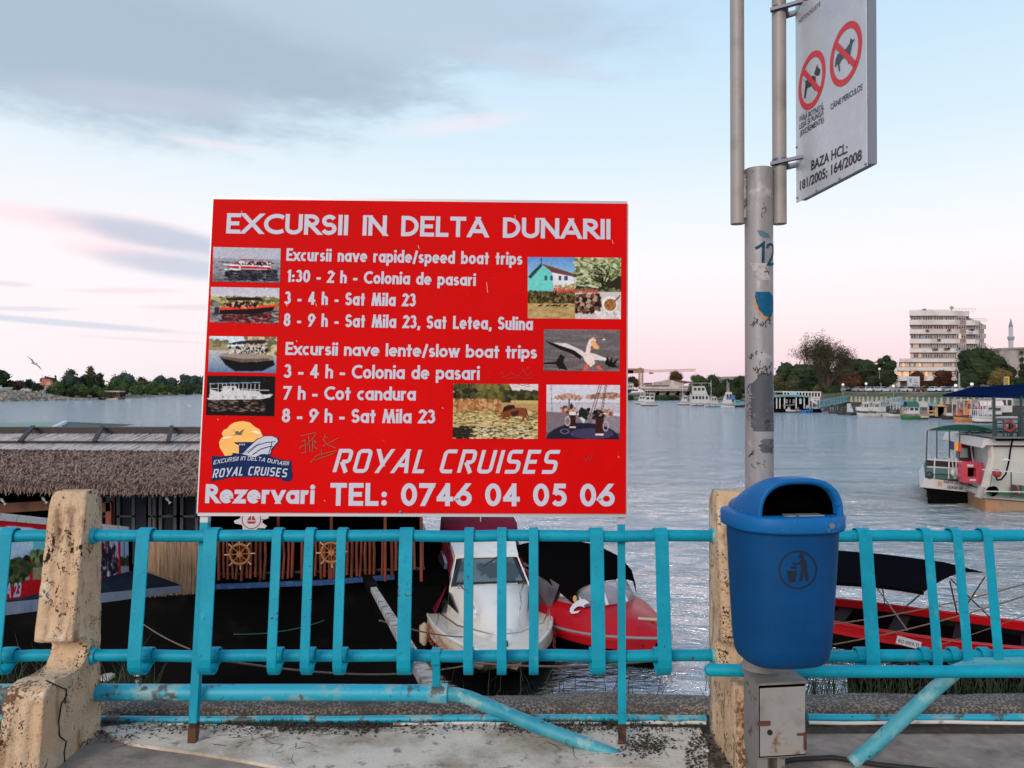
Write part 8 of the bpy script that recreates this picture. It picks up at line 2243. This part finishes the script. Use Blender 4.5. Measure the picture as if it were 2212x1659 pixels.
for x in (90, 104): a, b = at(x, 835, 370.9), at(x + 4, 839, 370.9); MB().bx(a.x, b.x, 370.8, 371, b.z, a.z).build('window', G1, ho)
tag(recenter(MB().bar(at(91.5, 808, 380), at(91.5, 830, 380), .10).build('aerial_mast', M_lp), at(91.5, 830, 380)), 'thin aerial mast left of the narrow spruce', 'mast')
rp_ = thing('red_pontoon', 'small red open pavilion with pale roof floating at the left bank', 'pontoon', tuple(at(236, 863, 392)))
DP = 390; zp = lambda x, y, D=DP: at(x * .125, 760.4 + y * .125, D)
MB().prism([zp(1735, 682), zp(1790, 668), zp(2065, 672), zp(2060, 692), zp(1760, 692)], (0, 6, 0)).build('roof', mat('pale_pink_roof', (.46, .36, .35), .7), rp_)
for x in (1745, 1815, 1945, 2015, 2052): MB().bx(zp(x, 0).x - .16, zp(x, 0).x + .16, DP + .2, DP + .6, WATER + .3, zp(0, 690).z).build('post', mat('dull_red_paint', (.20, .03, .022), .7), rp_)
MB().prism([zp(1740, 735), zp(1820, 740), zp(1820, 785), zp(1740, 780)], (0, 4, 0)).build('side_wall', mat('dull_red_paint', (.20, .03, .022), .7), rp_)
MB().prism([zp(1660, 805), zp(2060, 795), zp(2060, 835), zp(1670, 832)], (0, 6, 0)).build('float', mat('teal_dark_float', (.03, .07, .075), .7), rp_)
for x, lab, c in ((1900, 'dark rowing boat tied to the red pavilion', (.02, .02, .022)), (2010, 'white bowed launch tied to the red pavilion', (.5, .45, .4)), (1220, 'dark teal rowing boat at the stones left of the red pavilion', (.02, .06, .06))):
    F_ = Frame(zp(x, 830).x, DP - 4 if x > 1500 else 372, 2); hbm, r9 = hull(F_, L=6 if x > 1500 else 8, B=1.6, H=.6, n=10); o = hbm.build('rowing_boat', mat('rowboat_%d' % x, c, .6)); tag(recenter(o, F_(0, 0, 0)), lab, 'boat')
gangway(zp(1740, 770, 396), zp(1390, 700, 402), .7, (.30, .27, .24), 'small pale gangway from the red pavilion to the left bank', 'leftbank')

# ================================================================== boats of the right bank
def boat(px, py, L_px, hd, parts, lab, i, B=.32, Hk=.11, hullc=(.5, .5, .5), low=None, cat='boat', D=None, name='moored_boat', grp='boats moored along the right bank'):
    """parts: (kind, x0, x1, width share, z0, z1, colour) along the hull, x from -.5 stern to .5 bow in hull lengths."""
    D = D or wD(py); L = px2m(L_px, D) / max(.45, abs(math.cos(R(hd)))); p = gz(px, py, WATER); F_ = Frame(p.x, D + L * .15, hd); Bm = max(1.6, L * B)
    t = thing(name, lab, cat, tuple(F_(0, 0, 0)), grp)
    H = max(.55, L * Hk)
    hbm, rs_ = hull(F_, L=L, B=Bm, H=H, draft=.3, sheer=H * .45, bow=.45, n=12, stern=.82)
    hbm.build('hull', mat('boat_hull_%d' % i, hullc, .45), t)
    if low:
        hb2, _ = hull(F_, L=L * .985, B=Bm * 1.02, H=H * .42, draft=.3, sheer=0, bow=.45, n=12, stern=.82); hb2.build('boot_top', mat('boat_low_%d' % i, low, .5), t)
    deck(rs_, 0, 13, .03, -.04).build('deck', mat('boat_deck_%d' % i, tuple(min(.5, c * .8 + .02) for c in hullc), .6), t)
    for kind, x0, x1, ws, z0, z1, c in parts:
        m_ = mat('boat_%d_%s_%d' % (i, kind, int((x0 + 1) * 100)), c, .5); w = Bm / 2 * ws; x0 *= L; x1 *= L
        if kind == 'cabin':
            mb = MB(); mb.prism([F_(x0, -w, z0), F_(x1, -w, z0), F_(x1 - (z1 - z0) * .35, -w, z1), F_(x0, -w, z1)], F_.l * 2 * w); mb.build('cabin', m_, t, bevel=.03)
            n = max(2, int((x1 - x0) / 1.1)); zz0, zz1 = z0 + (z1 - z0) * .45, z0 + (z1 - z0) * .82
            for k in range(n):
                a, b = x0 + (x1 - x0 - (z1 - z0) * .3) * (k + .15) / n, x0 + (x1 - x0 - (z1 - z0) * .3) * (k + .85) / n
                for s_ in (-1, 1): mb = MB(); F_.box(mb, a, b, s_ * w - .02, s_ * w + .02, zz0, zz1); mb.build('window', M_cgl, t)
            mb = MB(); xf = x1 - (z1 - z0) * .2; mb.prism([F_(xf + .02, -w * .85, zz0), F_(xf + .02, w * .85, zz0), F_(x1 - (z1 - z0) * .28, w * .85, zz1), F_(x1 - (z1 - z0) * .28, -w * .85, zz1)], F_.f * .05); mb.build('windscreen', M_cgl, t)
        elif kind == 'roof':
            mb = MB(); F_.box(mb, x0, x1, -w, w, z1 - .10, z1); mb.build('roof', m_, t)
            for x in (x0 + .1, (x0 + x1) / 2, x1 - .1):
                for s_ in (-1, 1): MB().bar(F_(x, s_ * w * .95, z0), F_(x, s_ * w * .95, z1 - .1), .07).build('roof_post', M_wfr, t)
        elif kind == 'canopy':
            rg = [[F_(x, w * math.cos(PI * k / 8), z1 - (z1 - z0) * .45 * (1 - math.sin(PI * k / 8))) for k in range(9)] for x in (x0, (x0 * 2 + x1) / 3, (x0 + 2 * x1) / 3, x1)]
            MB().loft(rg, closed=False).build('canopy', m_, t)
            for x in (x0, x1):
                for s_ in (-1, 1): MB().bar(F_(x, s_ * w, z0), F_(x, s_ * w, z1 - (z1 - z0) * .45), .05).build('canopy_post', M_wfr, t)
        elif kind == 'mast':
            MB().tube([F_(x0, 0, z0), F_(x0, 0, z1)], [.06, .03], 6).build('mast', m_, t)
        elif kind == 'rail':
            mb = MB(); n = 10
            for s_ in (-1, 1):
                mb.bar(F_(x0, s_ * w, z1), F_(x1, s_ * w, z1), .06)
                for k in range(n + 1): q_ = F_(x0 + (x1 - x0) * k / n, s_ * w, 0); mb.bar(q_ + Vector((0, 0, z0)), q_ + Vector((0, 0, z1)), .04)
                mb.build('railing', m_, t); mb = MB()
    for x in (-.25, .1):
        MB().tube([F_(x * L, -Bm / 2 - .12, H * .4), F_(x * L, -Bm / 2 - .12, H * .85)], .13, 7).build('fender', M_tyre, t)
    return t
W_, DK, BL_2, GN, RD, OR_, TN = (.44, .42, .41), (.03, .03, .03), (.02, .10, .26), (.015, .09, .055), (.22, .03, .04), (.46, .16, .05), (.34, .25, .17)
k_ = 0
BOATS = [
 (1384, 873, 26, 170, [('cabin', -.35, .2, .8, 1.0, 2.8, W_), ('roof', -.45, .0, .8, 2.8, 4.2, W_), ('mast', 0, 0, 0, 3, 5.5, W_)], 'white two deck river boat heading left in mid river', W_, DK),
 (1402, 876.5, 38, 175, [('cabin', -.32, .28, .8, 1.1, 2.9, W_), ('roof', -.35, .25, .7, 2.9, 3.9, W_), ('mast', .05, 0, 0, 3, 5.4, W_)], 'nearer white river boat with dark red waterline in mid river', W_, (.08, .02, .02)),
 (1481, 875, 34, 178, [('cabin', -.1, .25, .7, 1.1, 3.0, W_), ('mast', .15, 0, 0, 1, 7.5, (.7, .7, .7)), ('roof', -.45, -.1, .8, 1.1, 3.0, W_)], 'white tug with tall white mast moored at the far right bank', W_, (.09, .03, .03)),
 (1515, 877, 44, 2, [('cabin', -.48, .46, .92, .9, 3.4, W_), ('cabin', -.40, .30, .8, 3.5, 5.9, W_), ('roof', -.45, .48, .95, 5.9, 6.9, (.42, .40, .40))], 'two storey white houseboat with flat canopy beyond the river', W_, (.16, .10, .12)),
 (1541, 879.5, 36, 5, [('cabin', -.1, .3, .7, 1.0, 2.9, W_), ('roof', -.5, 0, .8, 1.0, 3.1, (.25, .36, .38)), ('mast', -.1, 0, 0, 1, 7.6, (.7, .7, .7)), ('rail', -.5, .5, .9, 1.0, 1.9, W_)], 'white boat with teal waterline and mast, left of the blue tarp boat', W_, (.05, .22, .26)),
 (1572, 881.5, 30, 175, [('cabin', -.3, .35, .85, 1.2, 4.2, W_), ('mast', .0, 0, 0, 4, 7.4, (.7, .7, .7)), ('mast', -.12, 0, 0, 4, 6.8, (.7, .7, .7)), ('canopy', -.52, .1, 1.05, .9, 3.4, BL_2)], 'white boat with a blue tarpaulin side and two masts', W_, W_),
 (1597, 880, 30, 3, [('cabin', -.3, .1, .7, .9, 2.0, (.10, .34, .38)), ('rail', -.4, .4, .9, .9, 1.7, (.12, .36, .40))], 'dark hulled boat with turquoise clutter left of the pole', (.03, .03, .035), DK),
 (1683, 889, 26, 178, [('cabin', -.3, .2, .7, .8, 2.4, W_)], 'small white boat just right of the pole', W_, DK),
 (1706, 891, 24, 176, [('cabin', -.05, .25, .6, .6, 1.2, W_)], 'low white open boat in front of the barge, first right of the pole', W_, DK),
 (1725, 891, 16, 170, [('cabin', -.05, .25, .6, .5, 1.1, (.14, .14, .15))], 'grey small boat in front of the barge beside the blue one', (.20, .20, .21), DK),
 (1746, 892, 24, 2, [], 'bright blue low barge hull in front of the restaurant barge', (.01, .14, .42), None),
 (1768, 890, 26, 3, [], 'white flat pontoon with dark underside below the blue gangway', (.50, .48, .46), DK),
 (1800, 893, 20, 176, [('canopy', -.4, .1, .8, .7, 1.8, DK)], 'dark small boat left of the white cruisers', (.05, .05, .055), DK),
 (1822, 896, 26, 172, [('cabin', -.2, .2, .6, .6, 1.5, DK)], 'black open boat left of the white cruisers', DK, DK),
 (1843, 897, 22, 10, [('cabin', -.4, -.1, .7, .6, 2.2, (.46, .46, .48))], 'dark boat with a white outboard left of the white cruisers', (.04, .04, .045), DK),
 (1866, 900.5, 27, 172, [('cabin', -.30, .22, .8, 1.0, 2.6, W_), ('roof', -.48, -.2, .8, 1.0, 2.7, W_), ('rail', .15, .48, .6, 1.1, 1.7, (.6, .6, .6))], 'left one of the two white cabin cruisers', W_, W_),
 (1889, 900.5, 25, 172, [('cabin', -.30, .22, .8, 1.0, 2.6, W_), ('roof', -.48, -.2, .8, 1.0, 2.7, W_), ('rail', .15, .48, .6, 1.1, 1.7, (.6, .6, .6))], 'right one of the two white cabin cruisers', W_, W_),
 (1905, 898, 12, 100, [('cabin', -.2, .2, .8, .7, 1.6, W_)], 'tiny white boat between the cruisers and the white runabout', W_, DK),
 (1932, 902, 32, 176, [('cabin', -.1, .2, .6, .9, 1.5, (.10, .10, .12)), ('roof', -.35, .15, .7, 1.4, 2.6, (.40, .48, .46))], 'white runabout with pointed bow left of the green canopy boat', W_, (.3, .26, .26)),
 (1967, 906, 40, 177, [('canopy', -.42, .22, .95, .9, 2.9, GN), ('cabin', -.40, .20, .8, .9, 2.1, (.36, .42, .40))], 'green boat with a rounded dark green canopy', (.02, .12, .04), (.015, .10, .02)),
 (1991, 905.5, 26, 178, [('canopy', -.4, .35, .95, .8, 2.9, (.38, .34, .30)), ('cabin', -.35, .3, .8, .8, 2.2, (.14, .14, .15))], 'cream canopied boat beside the green canopy boat', (.40, .36, .30), DK),
 (2080, 911, 36, 178, [('cabin', -.42, .05, .8, 1.0, 3.1, OR_), ('cabin', .08, .36, .7, .9, 2.0, (.38, .10, .04)), ('roof', -.45, .45, .85, 1.0, 3.3, W_)], 'orange varnished wooden cabin boat', OR_, OR_),
 (2124, 914, 42, 176, [('rail', -.45, .45, .95, .8, 1.9, (.56, .56, .58)), ('roof', -.45, .1, .9, 1.0, 3.2, (.5, .46, .44))], 'white open excursion boat with rails right of the orange boat', (.48, .50, .50), DK),
 (2138, 908, 66, 177, [('canopy', -.45, .3, .95, 1.2, 3.1, (.56, .50, .46)), ('cabin', -.4, .2, .8, .9, 2.2, (.40, .38, .38))], 'long boat with a cream awning behind the excursion boat', W_, DK),
 (2168, 907, 60, 178, [('cabin', -.3, .45, .9, 1.2, 3.6, W_), ('rail', -.48, .48, .95, 3.6, 4.5, W_), ('roof', -.4, .45, .9, 3.6, 5.4, (.42, .46, .50))], 'big white passenger boat partly behind the awning posts', W_, DK),
 (2050, 906, 30, 178, [], 'dark floating platform hull left of the orange boat', DK, DK),
]
for i, (px, py, Lp, hd, parts, lab, hc, lc) in enumerate(BOATS):
    boat(px, py, Lp, hd, parts, lab, i, hullc=hc, low=lc)

# restaurant barge
DR = 163.0
rb_ = thing('restaurant_barge', 'two storey restaurant barge with white upper gallery and turquoise eaves right of the pole', 'barge', tuple(at(1722, 889, DR)))
def zr2(x, y, D=DR): return at(1624.5 + x * .125, 795 + y * .125, D)
bk = Vector((0, 7, 0))
MB().prism([zr2(330, 700), zr2(1190, 690), (zr2(1190, 0).x, DR, WATER - .2), (zr2(330, 0).x, DR, WATER - .2)], bk).build('hull', M_black, rb_)
MB().prism([zr2(350, 500), zr2(1000, 500), zr2(1000, 700), zr2(350, 700)], Vector((0, 6, 0))).build('lower_hall', M_dark, rb_)
M_te = mat('turquoise_eave', (.10, .24, .25), .6); M_bw = mat('barge_white', (.50, .48, .46), .6)
MB().prism([zr2(380, 470, DR - .8), zr2(600, 455, DR - .8), zr2(1000, 480, DR - .8), zr2(1000, 505, DR - .8), zr2(620, 490, DR - .8), zr2(380, 505, DR - .8)], (0, 2, 0)).build('eave', M_te, rb_)
MB().prism([zr2(530, 400), zr2(1190, 408), zr2(1190, 425), zr2(530, 420)], bk).build('upper_roof', M_bw, rb_)
MB().prism([zr2(530, 490), zr2(1170, 495), zr2(1170, 520), zr2(530, 505)], bk).build('gallery_floor', M_bw, rb_)
for x in [545 + 53 * k for k in range(13)]: MB().bar(zr2(x, 415, DR - .05), zr2(x, 500, DR - .05), .22).build('gallery_post', M_bw, rb_)
MB().prism([zr2(550, 425, DR + 1.2), zr2(1170, 425, DR + 1.2), zr2(1170, 495, DR + 1.2), zr2(550, 490, DR + 1.2)], (0, .1, 0)).build('gallery_screen', M_dark, rb_)
MB().prism([zr2(650, 440, DR - .2), zr2(740, 400, DR - .2), zr2(800, 470, DR - .2), zr2(690, 490, DR - .2)], (0, .1, 0)).build('blue_tarp', mat('pale_blue_tarp', (.25, .42, .55), .7), rb_)
for x in (360, 425, 480, 560, 760, 900, 985, 1040, 1120, 1165): MB().bar(zr2(x, 505, DR - .1), zr2(x, 700, DR - .1), .2).build('post', M_bw, rb_)
MB().prism([zr2(985, 520), zr2(1170, 530), zr2(1170, 560), zr2(985, 545)], (0, 2, 0)).build('landing', M_bw, rb_)
MB().bar(zr2(1010, 545, DR - .3), zr2(1130, 625, DR - .3), .45).build('stair', M_bw, rb_)
MB().prism([zr2(820, 525, DR - .15), zr2(855, 525, DR - .15), zr2(855, 620, DR - .15), zr2(820, 620, DR - .15)], (0, .1, 0)).build('door', mat('pale_blue_door', (.34, .46, .50), .5), rb_)
MB().prism([zr2(540, 640, DR - .4), zr2(740, 628, DR - .4), zr2(740, 640, DR - .4), zr2(540, 655, DR - .4)], (0, 2, 0)).build('side_deck', M_te, rb_)
MB().prism([zr2(930, 640, DR - .2), zr2(1170, 640, DR - .2), zr2(1170, 705, DR - .2), zr2(930, 705, DR - .2)], (0, .1, 0)).build('lattice', mat('blue_lattice', (.22, .34, .42), .6, var=[((.04, .05, .06), 1.6, .48, .54)]), rb_)
for x in (600, 655, 700): MB().bx(zr2(x, 0).x - .5, zr2(x, 0).x + .5, DR - .12, DR - .02, zr2(0, 610).z, zr2(0, 540).z).build('window', mat('barge_window', (.16, .13, .12), .4), rb_)

# kiosks on the water: blue roof and yellow roof
kb = thing('floating_kiosk', 'floating kiosk with a bright blue roof and tan walls', 'kiosk', tuple(at(1995, 900, 131)))
def zk(x, y, D=131): return at(1952.6 + x * .1172, 829.4 + y * .1172, D)
MB().prism([zk(125, 400), zk(215, 350), zk(600, 352), zk(620, 395)], (0, 5, 0)).build('roof', mat('bright_blue_roof', (.09, .28, .50), .6), kb)
MB().prism([zk(145, 402), zk(600, 398), zk(600, 590), zk(145, 590)], (0, 4, 0)).build('wall', mat('tan_wall', (.38, .24, .15), .7), kb)
for x0, x1, m_ in ((275, 325, M_dark), (330, 378, M_bw), (470, 530, M_dark)): MB().prism([zk(x0, 405, 130.9), zk(x1, 405, 130.9), zk(x1, 540, 130.9), zk(x0, 540, 130.9)], (0, .08, 0)).build('door', m_, kb)
MB().prism([zk(100, 590), zk(910, 600), zk(910, 650), zk(100, 640)], (0, 6, 0)).build('float', M_black, kb)
for x in (540, 635, 700, 790): MB().tube([zk(x, 625, 130.8), zk(x, 625, 130.6)], .42, 10).build('tyre_fender', M_tyre, kb)
ky = thing('floating_kiosk', 'floating bar hut with a yellow pyramid roof', 'kiosk', tuple(at(2032, 900, 130)))
MB().flat([zk(525, 412, 129), zk(680, 362, 131), zk(830, 418, 129)]).flat([zk(680, 362, 131), zk(830, 418, 129), zk(845, 430, 134)]).flat([zk(525, 412, 129), zk(680, 362, 131), zk(600, 400, 134)]).build('roof', mat('yellow_roof', (.52, .28, .05), .6), ky)
for x in (590, 605, 755, 770): MB().bar(zk(x, 415, 129.5), zk(x, 600, 129.5), .2).build('post', mat('cream_timber', (.48, .36, .25), .7), ky)
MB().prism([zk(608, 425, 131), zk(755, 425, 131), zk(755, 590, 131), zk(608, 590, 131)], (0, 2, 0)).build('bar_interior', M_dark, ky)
for y in (500, 560): MB().bar(zk(470, y, 129.6), zk(600, y, 129.6), .16).build('shelf', mat('cream_timber', (.48, .36, .25), .7), ky)
MB().prism([zk(780, 535, 129.5), zk(900, 535, 129.5), zk(900, 610, 129.5), zk(780, 610, 129.5)], (0, 1, 0)).build('cool_box', M_bw, ky)
for nm, lab, x0, y0, x1, y1, c in (('beach_flag', 'pink flag on the right gangway', 1350, 350, 1470, 470, (.55, .07, .20)), ('beach_flag', 'purple flag left of the orange boat', 990, 345, 1075, 500, (.20, .05, .20))):
    t = thing(nm, lab, 'flag', tuple(zk(x0, 560, 125)), 'flags by the right gangway'); MB().prism([zk(x0, y0, 125), zk(x1, y0 + 5, 125), zk(x1 - 30, (y0 + y1) / 2, 125), zk((x0 + x1) / 2 - 20, y1, 125), zk(x0 + 8, y1 - 6, 125)], (0, .05, 0)).build('cloth', mat('flag_cloth_%d' % x0, c, .7), t); MB().bar(zk(x0, y0, 125.05), zk(x0, 590, 125.05), .07).build('pole', M_wf, t)
tt = thing('market_tent', 'small white tent on the right promenade behind the awning posts', 'tent', tuple(prom_px(2178) + Vector((0, 3, 0))))
p = prom_px(2178) + Vector((0, 3, 0)); MB().flat([p + Vector((-1.2, 0, 1.6)), p + Vector((1.2, 0, 1.6)), p + Vector((0, 1, 2.3))]).flat([p + Vector((-1.2, 2, 1.6)), p + Vector((1.2, 2, 1.6)), p + Vector((0, 1, 2.3))]).build('roof', M_bw, tt)
MB().box(p + Vector((0, 1, 1.0)), (2.2, 1.8, 1.0)).build('sides', mat('tent_pale', (.36, .42, .44), .7), tt)

# ================================================================== shipyard: crane, stranded ship, hangar
cr = thing('tower_crane', 'rusty yellow tower crane with a long lattice jib over the shipyard', 'crane', tuple(at(1381, 843, 395)))
DC = 395.0; M_crn = mat('rusty_crane_yellow', (.30, .155, .085), .7, var=[((.18, .09, .05), .8, .5, .65)])
def zq(x, y, D=DC): return at(1348 + x * .1562, 760 + y * .1562, D)
def lattice(a, b, w, h, n, r, up=Vector((0, 0, 1))):
    mb = MB(); d = (b - a); s_ = Vector((0, 1, 0)) if abs(d.normalized().z) < .7 else Vector((0, 1, 0)); u = up
    c4 = [(s_ * w * i + u * h * j) for i, j in ((-.5, 0), (.5, 0), (.5, 1), (-.5, 1))]
    for c in c4: mb.bar(a + c, b + c, r)
    for k in range(n):
        p, q_ = a.lerp(b, k / n), a.lerp(b, (k + 1) / n)
        mb.bar(p + c4[0], q_ + c4[3], r * .7).bar(p + c4[1], q_ + c4[2], r * .7).bar(q_ + c4[0], q_ + c4[3], r * .7)
    return mb
lattice(zq(208, 515), zq(208, 265), 1.9, 1.9, 9, .26, Vector((1, 0, 0))).build('mast', M_crn, cr)
lattice(zq(228, 286), zq(985, 268), .9, 1.15, 30, .12).build('jib', M_crn, cr)
lattice(zq(200, 286), zq(30, 290), .9, 1.0, 6, .14).build('counter_jib', M_crn, cr)
lattice(zq(213, 265), zq(210, 222), 1.0, 1.0, 2, .3, Vector((1, 0, 0))).build('apex', M_crn, cr)
MB().bar(zq(212, 224), zq(120, 262), .16).bar(zq(212, 224), zq(365, 256), .16).build('tie_bar', M_crn, cr)
MB().box(zq(155, 262), (8.5, 2, 2.4)).build('counterweight', M_crn, cr); MB().box(zq(70, 278), (4, 2, 1.8)).build('counterweight', M_crn, cr); MB().box(zq(375, 294), (2, 1, 1)).build('trolley', M_crn, cr)
sh = thing('stranded_ship', 'long white passenger ship standing on a slipway under the crane jib', 'ship', tuple(at(1440, 845, 372)))
def zs(x, y, D=372): return at(1348 + x * .1562, 760 + y * .1562, D)
M_shw = mat('ship_white', (.50, .46, .45), .5, var=[((.38, .33, .32), .3, .5, .65)])
MB().prism([zs(215, 480), zs(980, 492), zs(985, 530), zs(940, 545), zs(300, 540), zs(225, 505)], (0, 5, 0)).build('hull', M_shw, sh)
MB().prism([zs(225, 505, 371.8), zs(985, 520, 371.8), zs(975, 530, 371.8), zs(260, 522, 371.8)], (0, .2, 0)).build('rubbing_band', mat('ship_brown_band', (.22, .12, .09), .7), sh)
MB().prism([zs(300, 538), zs(930, 540), zs(900, 575), zs(320, 570)], (0, 5, 0)).build('keel', mat('keel_dark', (.05, .03, .025), .8), sh)
MB().prism([zs(290, 455), zs(640, 460), zs(640, 485), zs(290, 480)], (0, 4, 0)).build('deckhouse', M_shw, sh)
MB().prism([zs(640, 455), zs(720, 460), zs(940, 475), zs(940, 492), zs(640, 488)], (0, 4, 0)).build('deckhouse', M_shw, sh)
for k in range(12): a = zs(305 + 28 * k, 462, 371.9); MB().bx(a.x - .45, a.x + .45, 371.8, 371.95, zs(0, 478).z, a.z).build('window', G1, sh)
for k in range(8): a = zs(770 + 17 * k, 482, 371.9); MB().bx(a.x - .3, a.x + .3, 371.8, 371.95, zs(0, 490).z, a.z).build('window', G1, sh)
MB().prism([zs(430, 418), zs(485, 410), zs(500, 455), zs(430, 455)], (0, 3, 0)).build('wheelhouse', mat('wheelhouse_dark_white', (.30, .28, .30), .6), sh)
MB().prism([zs(665, 400), zs(680, 395), zs(705, 458), zs(650, 458)], (0, 2, 0)).build('funnel', M_shw, sh)
for k in range(5): a = zs(330 + 140 * k, 572); MB().bx(a.x - .6, a.x + .6, 372, 376, -.8, a.z + 1).build('slip_block', M_dark, sh)
hg = thing('hangar', 'cream gabled shed with dark red roof behind the stranded ship', 'shed', tuple(at(1455, 840, 405)))
def zg(x, y, D=405): return at(1348 + x * .1562, 760 + y * .1562, D)
MB().prism([zg(520, 425), zg(665, 388), zg(830, 440), zg(830, 520), zg(520, 520)], (0, 25, 0)).build('wall', mat('cream_shed_wall', (.46, .34, .26), .8), hg)
MB().prism([zg(665, 384), zg(740, 388), zg(930, 415), zg(925, 428), zg(835, 442), zg(665, 392)], (0, 20, 0)).build('roof', mat('dark_red_shed_roof', (.10, .05, .045), .8), hg)
MB().prism([zg(300, 430, 400), zg(390, 425, 400), zg(395, 460, 400), zg(295, 460, 400)], (0, 6, 0)).build('annex', mat('rust_annex', (.20, .08, .05), .8), hg)
wh = thing('river_ship', 'white ship superstructure cut off by the board edge under the crane', 'ship', tuple(at(1358, 842, 385)))
MB().prism([zq(-60, 440, 385), zq(130, 435, 385), zq(130, 518, 385), zq(-60, 518, 385)], (0, 6, 0)).build('superstructure', M_shw, wh); MB().prism([zq(-60, 424, 384.6), zq(120, 424, 384.6), zq(125, 436, 384.6), zq(-60, 438, 384.6)], (0, 7, 0)).build('roof', mat('ship_grey_roof', (.18, .20, .24), .6), wh)
for x in (35, 70, 100): a = zq(x, 465, 384.9); MB().bx(a.x - .4, a.x + .4, 384.8, 384.95, a.z - 1, a.z).build('window', G1, wh)
MB().prism([zq(-60, 518, 385), zq(200, 520, 385), zq(190, 540, 385), zq(-60, 540, 385)], (0, 6, 0)).build('hull', M_black, wh)
# low scrub on the bare slipway bank
rnd = random.Random(71); lob = []
for x0, x1, n in ((-20, 120, 7), (385, 590, 12), (600, 760, 8)):
    for k in range(n):
        c = zq(rnd.uniform(x0, x1), 625, 352); c.z = -1.9; lob.append((c, rnd.uniform(.9, 1.7), .8))
crown_mesh(lob, 900, .5, rnd, .85).build('bank_scrub', LM['dark'], kind='stuff')
